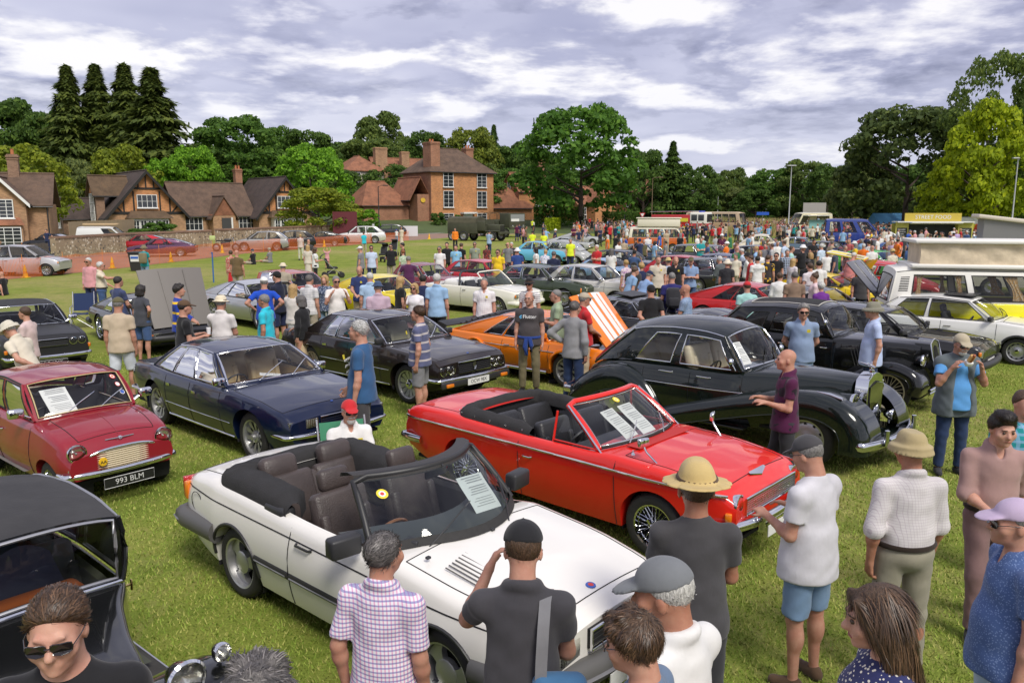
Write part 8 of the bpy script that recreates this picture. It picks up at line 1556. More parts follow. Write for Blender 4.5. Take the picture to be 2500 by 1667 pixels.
# lane traffic and parked modern cars
MOD = dict(kind='modern',L=3.75,W=1.66,H=1.52,wb=2.4,R=.30,lamps='modern',trim=BLACKP,doors=4,wheel='multi')
def lane(label,px,py,h,col,nm,metal=.4,wired=0,**kw):st = dict(MOD); st.update(kw); p = spot(px,py); return mid('lane_car',label,(p.x,p.y,0),h,st,col,nm,.35,metal,o=dict(bumpmat=None))
lane('silver small hatchback parked behind the orange barrier',72,672,5,(.50,.50,.51),'lane_silver',H=1.55); lane('violet-blue open-top car parked behind the orange barrier',395,626,195,(.09,.035,.08),'lane_violet',L=4.5,wb=2.7,H=1.30,kind='coupe',doors=2); lane('bright red coupe parked beyond the violet car',352,615,190,(.40,.01,.02),'lane_red',L=4.3,wb=2.6,H=1.36,kind='coupe',doors=2)
lane('black convertible parked inside the flint wall',128,612,172,(.015,.015,.017),'lane_black',L=4.4,wb=2.6,H=1.38,kind='coupe',doors=2); lane('silver crossover parked by the lodge wall',640,612,190,(.36,.35,.33),'lane_grey',L=4.1,wb=2.5,H=1.57,R=.34); lane('black small SUV parked beside the silver crossover',706,608,200,(.02,.02,.022),'lane_dark',L=4.1,wb=2.5,H=1.55,R=.34); lane('dark sports car parked behind the black SUV',785,600,192,(.03,.032,.035),'lane_slate',L=4.4,wb=2.4,H=1.30,kind='coupe',doors=2); lane('white SUV parked below the orange brick house',880,594,190,(.68,.67,.64),'lane_white',L=4.7,wb=2.8,H=1.68,R=.36); lane('dark estate by the townhouse garden wall',945,578,188,(.03,.035,.04),'lane_ink',L=4.5,wb=2.7,H=1.5); lane('black sports car near the motorcycle line',1420,560,185,(.02,.02,.02),'lane_coal',L=4.3,wb=2.5,H=1.3,kind='coupe',doors=2); lane('grey hatchback beside the terraced houses',1470,554,185,(.06,.06,.065),'lane_lead'); lane('black estate parked under the maples',2480,572,170,(.02,.02,.022),'lane_jet',L=4.6,wb=2.7); lane('silver car on the wooded slope',600,566,20,(.5,.5,.5),'lane_hill')
p = spot(262,606); wv = van('works_van','white panel van with planks on its roof behind the flint wall',(p.x,p.y,0),10,4.4,1.8,1.85,2.7,1.10,(.72,.72,.70),'van_white',[(0,.62,'body'),(.62,.66,'body'),(.66,.95,'glass'),(.95,1,'body')],nose=.7,rake=.7,wr=.80); MB().rbox((-.4,.2,2.02),(2.8,.4,.12),.02).rbox((-.3,-.25,2.0),(2.6,.3,.08),.02).build('roof_plank',pbr('plank',(.5,.36,.2),.8),wv.root)
# ---------------------------------------------------------------- posts, signs, bins and other small things
def lamp_post(label,px,py,ytop,d,arm=1.2,col=(.42,.43,.44),nm='post_grey',style_='flat'):
 a = at_depth(px,560,d); H = at_depth(px,ytop,d).z; r = empty('lamp_post',(a.x,d,0)); tag(r,label,'lamp post'); m = pbr(nm,col,.5,.3); MB().tube([(0,0,0),(0,0,1.2),(0,0,1.25),(0,0,H)],[.10,.10,.075,.05],10).build('pole',m,r,40)
 if arm:MB().tube([(0,0,H-.1),(arm*.5,0,H+.08),(arm,0,H+.1)],.03,6).build('arm',m,r); MB().rbox((arm+.25,0,H+.1),(.7,.26,.12),.04).build('lamp_head',m,r,40)
 else:MB().rbox((0,0,H+.05),(1.0,.32,.12),.04).build('lamp_head',m,r,40)
lamp_post('tall slim lamp post rising from the meadow',1924,640,406,90,0); lamp_post('tall slim lamp post beside the maples',2468,640,388,72,0); lamp_post('dark lamp post by the round shrub',926,570,455,105,.7,(.03,.03,.03),'post_black'); lamp_post('dark lamp post against the great chestnut',1524,560,428,128,.9,(.03,.03,.03),'post_black'); lamp_post('wooden-brown lamp post near the fire engine',1590,560,435,125,1.0,(.20,.14,.08),'post_brown'); lamp_post('curved road lamp beyond the coach',1750,560,464,150,-1.0); lamp_post('short lantern post by the terraced houses',1480,560,480,135,0,(.03,.03,.03),'post_black')
def sign(label,px,d,ytop,shape,col,nm):
 a = at_depth(px,560,d); H = at_depth(px,ytop,d).z; r = empty('road_sign',(a.x,d,0)); tag(r,label,'sign'); MB().tube([(0,0,0),(0,0,H)],.04,6).build('post',STEEL,r); b = MB()
 if shape=='tri':b.prism([(-.45,-.06,H),(.45,-.06,H),(0,-.06,H-.8)],(0,-.02,0)); b.build('plate',pbr('sign_red',(.5,.02,.02),.5),r); MB().prism([(-.28,-.085,H-.1),(.28,-.085,H-.1),(0,-.085,H-.6)],(0,-.01,0)).build('plate_face',WPAINT,r)
 else:b.rbox((0,-.06,H-.3),(shape[0],.03,shape[1]),.01); b.build('plate',pbr(nm,col,.6),r)
sign('red and white give-way triangle by the terrace',1567,120,520,'tri',(0,0,0),''); sign('blue direction sign on a thin post in the meadow',1860,105,516,(1.6,.4),(.02,.1,.5),'sign_blue'); sign('grey board on posts at the meadow edge',1985,120,507,(3.4,2.0),(.38,.36,.33),'sign_grey'); sign('dark red parish notice board by the lane',843,86,538,(2.6,2.4),(.12,.02,.025),'sign_maroon'); sign('white notice board beside the white gate',1002,98,562,(1.8,1.6),(.7,.7,.7),'sign_white')
r = empty('litter_bin',spot(338,662)); tag(r,'black wheeled litter bin with a white and blue notice on the grass','bin'); MB().add([(-.27,-.27,.05),(.27,-.27,.05),(.27,.27,.05),(-.27,.27,.05),(-.34,-.34,.98),(.34,-.34,.98),(.34,.34,.98),(-.34,.34,.98)],[(0,1,5,4),(1,2,6,5),(2,3,7,6),(3,0,4,7),(3,2,1,0)]).build('body',BLACKP,r); MB().rbox((0,0,1.0),(.74,.74,.09),.03).build('rim',BLACKP,r); n_ = MB().box((0,-.335,.70),(.44,.02,.34),RT(4,3,'X')).build('notice',WPAINT,r); MB().box((0,-.35,.74),(.40,.01,.12)).build('notice_band',pbr('notice_blue',(.03,.12,.45),.5),r)
r = empty('stake',spot(522,690)); tag(r,'thin blue plastic stake standing in the grass','stake'); MB().tube([(0,0,0),(.01,0,1.35)],.03,6).build('post',pbr('stake_blue',(.02,.12,.38),.5),r); MB().lathe([(.03,1.3),(.05,1.36),(0,1.38)],8).build('cap',pbr('stake_blue',(.02,.12,.38),.5),r)
def camp_chair(loc,rz,col,nm,label,arms=True):
 r = empty('folding_chair',loc,R_(rz)); tag(r,label,'chair'); m = pbr(nm,col,.9,bump=.3,bscale=200); MB().grid([[(x,y,.42-.05*sin((x+.25)*6.28)*.5) for x in LS(-.25,.25,6)] for y in LS(-.22,.24,5)]).build('seat',m,r,60); MB().grid([[(x,-.24-.16*t,.46+.48*t) for x in LS(-.25,.25,6)] for t in LS(0,1,5)]).build('backrest',m,r,60)
 for sx in(-1,1):
  for(y0,z0,y1,z1) in((-.3,0,.25,.44),(.3,0,-.25,.44)):MB().tube([(sx*.27,y0,z0),(sx*.27,y1,z1)],.011,6).build('leg',STEEL,r,60)
  MB().tube([(sx*.27,-.22,.40),(sx*.27,-.42,.98)],.011,6).build('back_post',STEEL,r,60); MB().tube([(sx*.27,-.32,.62),(sx*.27,.22,.60),(sx*.27,.25,.0)],.011,6).build('armrest',STEEL,r,60)
 for y in(-.27,.27):MB().tube([(-.27,y,.02),(.27,y*.9,.40)],.009,6).build('brace',STEEL,r)
camp_chair(spot(205,800),200,(.015,.03,.09),'chair_navy','empty navy folding camp chair on the grass behind the black coupe')
def pushchair(loc,rz,label):
 r = empty('pushchair',loc,R_(rz)); tag(r,label,'pushchair'); m = pbr('pram_fabric',(.02,.02,.022),.85); MB().rbox((0,0,.48),(.40,.5,.10),.04).build('seat',m,r,60); MB().rbox((0,-.24,.70),(.40,.10,.5),.04,RT(18,3,'X')).build('backrest',m,r,60)
 MB().grid([[(x,-.32+.34*cos(a)*-1+.1,.92+.26*sin(a)) for x in(-.21,0,.21)] for a in LS(0,2.2,8)]).build('hood',m,r,60)
 for sx in(-1,1):
  MB().tube([(sx*.24,.42,.14),(sx*.22,.05,.46),(sx*.22,-.35,.85),(sx*.20,-.55,1.02)],.013,6).build('frame_tube',STEEL,r,60); MB().tube([(sx*.22,.1,.48),(sx*.25,-.35,.14)],.013,6).build('frame_tube',STEEL,r,60)
  for y in(.42,-.35):MB().lathe([(.08,-.025),(.13,-.02),(.14,0),(.13,.02),(.08,.025),(.02,.02)],14,TR((sx*.26,y,.14))@RT(90,4,'Y')).build('wheel',RUBBER,r,60)
 MB().tube([(-.20,-.55,1.02),(.20,-.55,1.02)],.016,6).build('handle',m,r); MB().rbox((0,-.05,.26),(.34,.4,.16),.05).build('basket',m,r)
pushchair(spot(812,678),-70,'black pushchair pushed by the woman in white'); pushchair(spot(935,640),170,'black pushchair standing alone on the open grass'); pushchair(spot(962,625),180,'dark pushchair beside the woman in a cream dress')
def motorbike(loc,rz):
 r = empty('motorcycle',loc,R_(rz)); tag(r,'motorcycle with pale green top box parked by the lodge wall','motorcycle')
 for x in(-.7,.75):w = MB().lathe([(.2,-.05),(.30,-.06),(.32,0),(.30,.06),(.2,.05)],24,TR((x,0,.32))@RT(90,4,'X')).build('wheel',RUBBER,r,60); MB().lathe([(.2,0),(.03,.02)],12,TR((x,0,.32))@RT(90,4,'X')).build('hub',STEEL,w)
 MB().rbox((0,0,.55),(.7,.3,.42),.08).build('engine',BLACKP,r,60); MB().rbox((.18,0,.88),(.55,.3,.24),.1).build('tank',BLACKP,r,60); MB().rbox((-.35,0,.84),(.7,.28,.10),.05).build('saddle',RUBBER,r,60); MB().rbox((-.95,0,1.05),(.42,.46,.36),.05).build('top_box',pbr('box_lime',(.45,.55,.2),.6),r,60); MB().tube([(.5,-.35,1.08),(.6,0,1.0),(.5,.35,1.08)],.015,6).build('handlebar',STEEL,r); MB().tube([(.75,0,.32),(.55,0,1.0)],.04,6).build('fork',STEEL,r)
MBIKE = spot(552,614); motorbike(MBIKE,15)
# ---------------------------------------------------------------- the visitors
CO = dict(white=(.74,.73,.71),cream=(.66,.60,.48),black=(.016,.016,.018),navy=(.020,.028,.075),blue=(.03,.10,.42),royal=(.015,.075,.50),sky=(.26,.44,.66),pale=(.46,.56,.72),grey=(.20,.20,.21),lgrey=(.40,.40,.40),dgrey=(.060,.058,.062),red=(.52,.025,.03),burgundy=(.085,.012,.045),pink=(.62,.30,.32),lilac=(.48,.38,.52),purple=(.16,.035,.26),green=(.03,.16,.07),mint=(.36,.62,.56),teal=(.02,.28,.30),turq=(.03,.48,.58),yellow=(.78,.52,.02),orange=(.80,.18,.02),tan=(.34,.24,.16),beige=(.44,.35,.24),stone=(.38,.33,.25),khaki=(.20,.17,.10),olive=(.11,.10,.05),denim=(.055,.10,.22),ldenim=(.20,.30,.42),jeans=(.022,.040,.10),charcoal=(.035,.035,.04),brown=(.10,.06,.035),mauve=(.36,.225,.205),indigo=(.03,.028,.14),slate=(.14,.20,.30),sage=(.30,.38,.25),hivis=(.72,.82,.04),plum=(.065,.016,.06),straw=(.56,.42,.18))
def K(c):
 if isinstance(c,str):
  a = c.split(':'); return cloth(CO[a[0]]) if len(a)==1 else cloth(CO[a[0]],a[1],CO[a[2]],float(a[3]) if len(a)>3 else 40)
 return c
YSTK = pbr('day_sticker',(.80,.66,.04),.6)
def V(px,py,face,shirt,trs,label,hair='brown',style_='short',arms=('down','down'),h=1.75,hat=None,hatc='stone',tone=.4,res=.022,gl=None,fine=False,z=0.0,sticker_=False,top=None,group=None,shoe='charcoal',loc=None,**q):
 eff = h+{None:0.0,'cap':.02,'straw':.05,'fedora':.05,'bush':.04,'bucket':.03}.get(hat,.01)*h/1.75 if q.get('legs') not in('sit','floor') else(top or.9)
 if q.get('lean'):eff-=.55*(1-cos(R_(q['lean'])))+.12*sin(R_(q['lean']))
 p = loc or spot(px,py,eff+z); p = Vector((p[0],p[1],z))
 if q.get('lean') and not loc:f_ = R_(face); p-=Vector((-sin(f_),cos(f_),0))*.62*sin(R_(q['lean']))
 if hat and style_ in('short','quiff','curly'):style_ = 'under'
 qq = dict(q,h=h,arms=arms,hair=style_,hat=hat); o,J = person(label,p,face,qq,K(shirt),K(trs),hair,tone,K(hatc) if hat else None,K(shoe),res,fine,group,gl)
 if sticker_:c = J['chest']+J['up']@AR((-.07,.148+.05*q.get('b',.3),.06)); s = MB().box((0,0,0),(.05,.004,.05)).build('paper_sticker',YSTK,o); s.location = c; s.rotation_euler = (R_(-12),0,0)
 return o,J,p
# ---- viewing platform under the nearest spectators (below the frame)
r = empty('viewing_platform',(0,1.95,0)); tag(r,'low wooden viewing platform under the nearest spectators','platform'); MB().box((0,0,.42),(5.6,2.0,.06)).build('deck',pbr('deck_wood',(.22,.15,.09),.8),r)
for x in(-2.7,-.9,.9,2.7):
 for y in(-.9,.9):MB().box((x,y,.195),(.1,.1,.39)).build('leg',pbr('deck_wood',(.22,.15,.09),.8),r)
FINE = dict(res=.0095,fine=True)
# ---- nearest spectators
o,J,p = V(140,1440,196,'black','jeans','man in black jacket and dark sunglasses walking beside the vintage car','brown','short',('swing_f','swing_b'),1.80,tone=.25,gl='sun',z=.30,b=.5,nod=6,res=.0085,fine=True,sleeve=1.9)
MB().tube([J['shL']+AR((.06,.08,.03)),J['chest']+AR((-.02,.15,.04)),J['belly']+AR((.12,.14,0))],.008,5).build('strap',K('lgrey'),o)
V(930,1308,-18,cloth((.76,.74,.78),'check',(.66,.16,.40),43,.85,(.07,.10,.36)),'jeans','grey-haired man in pink and blue checked shirt watching the white convertible','salt','short',('down','pocket'),1.70,tone=.6,yaw=-14,b=.4,collar=1,sleeve=.8,**FINE)
o,J,p = V(1276,1284,-4,cloth((.055,.053,.060)),'charcoal','man in charcoal polo and black cap photographing the white convertible','brown','crop',('front','photo'),1.82,hat='cap',hatc='black',tone=.45,b=.45,collar=1,nod=14,headk=1.06,**FINE)
st = MB().grid([[J['shR']+AR((-.06+dx-.03*t,yy,zz)) for dx in(-.026,.026)] for t,yy,zz in((0,.06,.045),(.2,.0,.066),(.4,-.07,.045),(.6,-.125,-.05),(.8,-.15,-.18),(1,-.155,-.36))]).build('shoulder_strap',K('grey'),o,60)
t = MB().rbox((0,0,0),(.26,.14,.34),.06).build('rucksack',cloth((.06,.16,.30)),None,60); t.location = p+Vector((.17,-.16,1.02)); tag(t,'blue rucksack hanging at the back of the man in charcoal polo','rucksack')
V(1575,1512,62,'slate','jeans','tousle-haired brown boy wearing glasses among the nearest spectators','brown','curly',('down','down'),1.55,tone=.45,gl='clear',z=.36,female=.3,res=.0085,fine=True,nod=10)
V(1654,1372,44,'white','stone','ruddy older man in white shirt and faded grey cap','white','crop',('front','front'),1.90,hat='cap',hatc=cloth((.17,.18,.19)),tone=.85,b=.8,collar=1,nod=12,headk=1.06,yaw=22,**FINE)
V(1704,1128,-6,cloth((.062,.060,.064)),'charcoal','man in dark grey T-shirt and wide straw hat beside the red convertible','brown','crop',('front','front'),1.85,hat='straw',hatc=cloth((.56,.42,.18),'grid',(.44,.31,.12),160),tone=.75,b=.6,headk=1.16,**FINE)
V(1995,1064,38,cloth((.56,.55,.58)),cloth((.16,.25,.38)),'man in pale grey T-shirt, denim shorts and black cap looking at his phone','grey','crop',('hold','hold'),1.78,hat='cap',hatc='dgrey',tone=.55,b=.95,trousers='short',shoe='brown',nod=18,longhem=.05,loose=.024,gl='clear',**FINE)
V(2232,1052,4,cloth((.60,.57,.57),'grid',(.40,.34,.38),55),cloth((.27,.25,.19)),'man in fine checked shirt, khaki trousers and bucket hat with a folded stick-seat','grey','crop',('stick','pocket'),1.80,hat='bucket',hatc=cloth((.40,.32,.17)),tone=.8,b=.75,tuck=True,sleeve=1.12,collar=1,**FINE)
o,J,p = V(2446,1000,166,'mauve',cloth((.20,.12,.115)),'dark-haired man in dusty pink shirt and plum trousers striding past','dark','quiff',('front','swing_b'),1.80,tone=.35,b=.4,legs='walk',sleeve=1.15,tuck=True,collar=1,nod=8,yaw=8,res=.009,fine=True)
V(2496,1218,78,cloth((.075,.13,.30),'dots',(.18,.26,.48),90),'pale','man in blue dotted shirt and pale cap at the edge of the crowd','grey','crop',('down','down'),1.80,hat='cap',hatc='lilac',tone=.5,b=.9,collar=1,gl='sun',trousers='short',**FINE)
V(2178,1436,80,cloth((.03,.035,.12),'dots',(.72,.68,.58),62),'navy','woman with long brown hair in navy and cream spotted blouse','brown','long',('front','front'),1.66,tone=.35,z=.36,female=1,b=.5,nod=10,res=.0085,fine=True,sleeve=1.2)
V(622,1648,10,'charcoal','jeans','grey curly-haired person seen from behind beside the big headlamps','salt','curly',('down','down'),1.72,tone=.4,z=.36,**FINE)
V(2500,955,175,'teal:check:sky:16','jeans','person in teal checked shirt half out of view','brown','short',('down','down'),1.74,tone=.4,res=.014)
# small things the nearest people hold
def holdbox(nm,loc,dims,mat,label,cat,rot=(0,0,0),parts=()):
 r = empty(nm,loc); r.rotation_euler = rot; tag(r,label,cat); MB().rbox((0,0,0),dims,min(dims)*.3).build('case' if nm!='hot_dog' else 'bun',mat,r,60)
 for n2,c,d,m in parts:MB().rbox(c,d,min(d)*.3).build(n2,m,r,60)
 return r
def hand_at(o,J,key,fwd=.10):w = AR(J['wr'+key])+AR(J['hd'+key])*fwd; bpy.context.view_layer.update(); return o.matrix_world@Vector(w)
# ---- people round the near cars
o,J,p = V(2345,812,178,cloth((.10,.30,.62)),'jeans','man in grey padded gilet and beige cap eating a hot dog','grey','crop',('face','face'),1.78,hat='cap',hatc=cloth((.44,.38,.27)),tone=.55,b=1.0,gl='sun',loose=.026,beard='white',nod=10,res=.011,fine=True)
gv = {k:1 for k in()}; qv = dict(h=1.75,arms=('face','face'),b=1.0,sleeve=0,loose=.048,longhem=.10); Jv = skeleton(qv); L_ = [Prim('c',Jv['pel']+AR((0,.29,-.3)),Jv['neck']+AR((0,.20,.1)),.15,.10,k=.02,sub=True)]; gm = solid('gilet',shirt_prims(Jv,qv)+L_,.012,fold=.004); gl_ = link('gilet',gm,o); dress(gl_,cloth((.105,.125,.135)))
w = (hand_at(o,J,'R')+hand_at(o,J,'L'))/2; holdbox('hot_dog',w+Vector((0,-.02,.03)),(.06,.05,.16),pbr('bread',(.62,.38,.14),.8),'hot dog in a paper napkin held by the man in the gilet','hot dog',(R_(40),0,0),(('sausage',(0,-.015,.02),(.03,.03,.17),pbr('sausage',(.35,.10,.04),.5)),('napkin',(0,0,-.06),(.09,.08,.07),PAPER)))
V(1927,852,84,cloth((.075,.012,.050),'floral',(.018,.012,.020),9),'charcoal','bald man in burgundy and black sports shirt between the red and black cars','grey','bald',('hold','hold'),1.76,tone=.45,b=.35,collar=1,legs='step',**dict(res=.011,fine=True))
V(2137,736,78,cloth((.44,.52,.74)),'jeans','man in pale blue shirt and grey-green sun hat beside the 1930s car','grey','crop',('pocket','pocket'),1.80,hat='bush',hatc=cloth((.22,.21,.16)),tone=.5,b=.75,collar=1,longhem=.06,res=.012,fine=True)
V(1962,742,168,cloth((.20,.27,.40),'grid',(.28,.35,.48),90),'ldenim','man in grey-blue polo and sunglasses standing between the black cars','grey','short',('back','back'),1.80,tone=.5,b=.95,collar=1,gl='sun',sticker_=True,res=.012,fine=True,nod=6)
o,J,p = V(880,782,84,cloth((.035,.10,.22)),'dgrey','man in blue printed T-shirt and glasses walking past the blue saloon','white','short',('swing_f','down'),1.94,tone=.45,b=.7,gl='clear',legs='step',sticker_=True,trousers='short',res=.012,fine=True)
for k,tx in enumerate(('LAND VIEW','EST 1976','Print')):t = link('shirt_print',text_mesh(tx,.045,PAPER),o,tuple(J['chest']+AR((.0,.165,.02-.07*k))),(R_(84),0,R_(180)))
V(1024,748,80,cloth((.10,.11,.20),'stripe',(.48,.44,.44),7.5),'grey','man in blue-grey striped T-shirt and cargo shorts facing the brown saloon','brown','short',('pocket','pocket'),1.80,tone=.5,b=.85,gl='sun',trousers='short',sticker_=True,res=.012,fine=True)
o,J,p = V(1298,694,172,cloth((.066,.058,.060)),'khaki','laughing bald man in dark tee with a blue jumper tied at his waist','white','fringe',('down','down'),1.84,tone=.4,b=.75,gl='clear',yaw=-14,res=.012,fine=True,shoe='black',loc=spot(1292,958)); t = link('shirt_lettering',text_mesh('Flutter',.085,PAPER),o,tuple(J['chest']+AR((-.02,.166,.05))),(R_(82),0,R_(180)))
t = MB().prism([(0,0,0),(.03,0,.03),(.055,0,.03),(.012,0,-.012)],(0,.003,0)).prism([(.028,0,-.03),(.055,0,-.005),(.03,0,-.005),(.012,0,-.022)],(0,.003,0)).build('shirt_emblem',pbr('emblem_blue',(.12,.45,.75),.6),o); t.location = J['chest']+AR((.16,.150,.045)); t.rotation_euler = (R_(-8),0,R_(180))
MB().tube([AR((.185*cos(a),.155*sin(a),J['pel'][2]+.03)) for a in LS(0,6.283,17)[:-1]],.030,8,closed=True).tube([(.03,.17,J['pel'][2]+.02),(.05,.20,J['pel'][2]-.12),(.03,.19,J['pel'][2]-.26)],[.04,.045,.03],8).tube([(-.02,.17,J['pel'][2]+.02),(-.06,.20,J['pel'][2]-.10),(-.05,.19,J['pel'][2]-.20)],[.04,.04,.03],8).build('tied_jumper',cloth((.02,.05,.22)),o,60)
V(1402,736,-38,cloth((.26,.26,.27)),'jeans','man in grey long-sleeved top and jeans beside the raised striped bonnet','salt','crop',('pocket','hips'),1.80,tone=.5,b=.55,sleeve=1.95,gl='sun',res=.012,fine=True)
V(1424,714,-70,'red','beige','bearded man in red polo and tan cap behind the grey-topped man','grey','crop',('front','front'),1.80,hat='cap',hatc='stone',tone=.55,b=.8,gl='sun',collar=1,res=.014)
o,J,p = V(1360,708,88,'sage','beige','man in pale green polo holding a black camera','grey','thin',('hold','hold'),1.78,tone=.5,b=.6,gl='sun',collar=1,sticker_=True,res=.014); w = hand_at(o,J,'L'); holdbox('camera',w,(.13,.08,.09),BLACKP,'black camera in the hands of the man in pale green','camera',(0,0,0),(('lens',(0,-.07,0),(.07,.1,.07),BLACKP),))
o,J,p = V(878,962,205,'white','dgrey','white-bearded man in red cap sitting in a folding chair between the cars','white','crop',('lap','lap'),1.75,hat='cap',hatc='red',tone=.55,b=.7,gl='sun',legs='sit',seat=.46,top=1.27,beard='white',collar=1,sticker_=True,res=.011,fine=True,loc=spot(852,1000,1.16))
camp_chair((p.x,p.y-.0,0),205,(.05,.22,.12),'chair_stripe','striped folding chair under the man in the red cap'); t = MB().lathe([(.001,0),(.034,.002),(.034,.16),(.024,.19),(.022,.22),(0,.225)],16).build('steel_bottle',STEEL,None,60); t.location = hand_at(o,J,'R')+Vector((0,0,-.06)); t.rotation_euler = (R_(10),R_(18),0); tag(t,'brushed steel flask held by the seated man','bottle')
# ---- left side, round the black cars
M2 = dict(res=.015)
V(28,786,78,'cream','beige','stooping old man in white sun hat and cream polo by the matt black saloon','white','crop',('front','back'),1.72,hat='bush',hatc=cloth((.62,.58,.48)),tone=.35,lean=24,nod=14,collar=1,**M2); V(62,750,88,cloth((.60,.46,.44)),'stone','short-haired woman in pale pink top behind the stooping man','brown','short',('front','down'),1.66,female=1,tone=.35,**M2)
V(286,724,4,cloth((.52,.42,.30)),cloth((.62,.66,.72)),'man in beige shirt, white shorts and olive cap walking towards the black coupe','grey','crop',('down','down'),1.80,hat='cap',hatc='olive',tone=.6,b=.75,trousers='short',legs='step',loose=.022,**M2); V(341,696,-22,cloth((.06,.062,.075)),'denim','woman with black bob in dark top and denim shorts, hand on hip','dark','bob',('hips','down'),1.70,female=1,tone=.45,b=.9,trousers='short',**M2); V(286,676,-30,cloth((.05,.065,.14)),'dgrey','man in navy T-shirt looking into the open engine bay','dark','short',('front','front'),1.78,tone=.45,b=.5,**M2)
V(243,640,-72,cloth((.66,.58,.44)),'denim','white-haired man in cream polo stretching out his arm','white','short',('out','front'),1.78,tone=.5,b=.6,collar=1,tuck=True,gl='sun',**M2); V(216,630,170,'pink','navy','white-haired man in pink shirt and sunglasses on the grass','white','short',('down','down'),1.78,tone=.55,gl='sun',sleeve=1.8,**M2)
V(433,696,-80,cloth((.02,.05,.32),'stripe',(.80,.50,.03),5),'navy','curly dark-haired man in blue and yellow hooped shirt','dark','curly',('front','front'),1.80,tone=.5,sleeve=1.8,**M2); o,J,p = V(446,732,-55,'black','charcoal','man in black T-shirt and brown cap holding a cup','dark','crop',('hold','hold'),1.80,hat='cap',hatc='brown',tone=.5,b=.85,**M2)
c_ = MB().lathe([(.001,0),(.03,0),(.038,.11),(.034,.11),(.027,.01),(0,.01)],12).build('paper_cup',PAPER,None,60); c_.location = hand_at(o,J,'R'); tag(c_,'white paper cup held by the man in brown cap','cup'); c_ = MB().rbox((0,0,0),(.2,.07,.17),.03).build('shoulder_bag',cloth((.07,.065,.04)),None,60); c_.location = p+Vector((.16,-.12,.95)); tag(c_,'small olive shoulder bag slung on the man in brown cap','bag')
V(537,718,-8,cloth((.70,.66,.64)),'navy','man in white shirt and straw fedora before the grey bonnet','grey','crop',('front','face'),1.80,hat='fedora',hatc=cloth((.68,.60,.44)),tone=.55,b=.6,collar=1,**M2)
V(644,676,14,'royal','navy','man in bright blue T-shirt and white cap, hands on hips','grey','crop',('hips','hips'),1.80,hat='cap',hatc='white',tone=.5,b=.7,**M2); V(677,662,66,cloth((.016,.020,.040)),'navy','man in navy tipped polo and black cap','dark','crop',('down','down'),1.84,hat='cap',hatc='black',tone=.4,b=.75,collar=1,trousers='short',**M2); V(646,720,84,cloth((.03,.48,.60)),'stone','tanned grey-haired man in turquoise polo','grey','short',('down','pocket'),1.76,tone=.75,b=.5,collar=1,gl='clear',trousers='short',**M2); V(714,694,-15,cloth((.62,.58,.54)),'lgrey','woman with long blond ponytail in pale dress','blond','long',('front','front'),1.68,female=1,tone=.3,trousers='skirt',skirt=.6,**M2)
V(736,722,70,'black',cloth((.55,.42,.26)),'grey-haired woman in black hoodie and beige skirt','salt','bob',('front','pocket'),1.64,female=1,tone=.4,trousers='skirt',b=.8,sleeve=1.9,**M2); V(754,672,-25,'white:grid:indigo:26','stone','man in white checked shirt and beige shorts','salt','short',('down','down'),1.78,tone=.5,b=.6,collar=1,trousers='short',**M2); V(793,672,172,cloth((.05,.07,.13),'floral',(.3,.34,.42),30),'ldenim','blonde woman in navy flowered blouse and jeans','blond','long',('down','down'),1.70,female=1,tone=.3,**M2); V(820,675,205,cloth((.72,.69,.66)),'ldenim','bearded man in white T-shirt with his hand to his face','grey','short',('face','face'),1.78,tone=.5,b=.7,gl='sun',**M2)
V(878,650,176,cloth((.03,.045,.14)),'beige','bald man in navy tee and glasses beside the yellow hatchback','grey','fringe',('front','front'),1.80,tone=.5,b=.4,gl='clear',sticker_=True,**M2); V(903,666,4,cloth((.38,.52,.70)),'navy','man in pale blue polo seen from behind by the yellow hatchback','white','thin',('down','down'),1.80,tone=.5,b=.6,collar=1,**M2); V(922,684,10,cloth((.54,.40,.48)),'stone','man in pink shirt and blue trilby before the yellow hatchback','grey','crop',('down','down'),1.78,hat='fedora',hatc=cloth((.05,.08,.15)),tone=.5,b=.75,collar=1,**M2); V(976,675,-60,'black','black','woman with curly fair hair in a black dress','blond','long',('down','down'),1.68,female=1,tone=.3,trousers='skirt',skirt=.75,**M2); V(1012,692,165,cloth((.74,.72,.74)),'pink','blonde woman in white tee and sunglasses touching her shoulder','blond','bob',('face','down'),1.66,female=1,tone=.4,gl='sun',**M2)
V(1032,672,10,'navy','navy','dark-haired man in navy shirt behind the blonde woman','dark','short',tone=.5,**M2); V(1066,669,-12,cloth((.30,.47,.68)),'black','tall grey-haired man in light blue polo and black shorts holding a bottle','white','short',('down','down'),1.86,tone=.5,b=.75,collar=1,trousers='short',**M2); V(1182,679,176,'white:grid:lilac:24','navy','bearded man in pale checked shirt before the white cabriolet','grey','thin',('down','down'),1.78,tone=.45,b=.5,collar=1,sticker_=True,**M2); V(1293,676,160,'white:stripe:navy:22','navy','moustached man in black leather hat and striped top','grey','crop',('down','down'),1.76,hat='fedora',hatc='black',tone=.6,gl='sun',**M2)
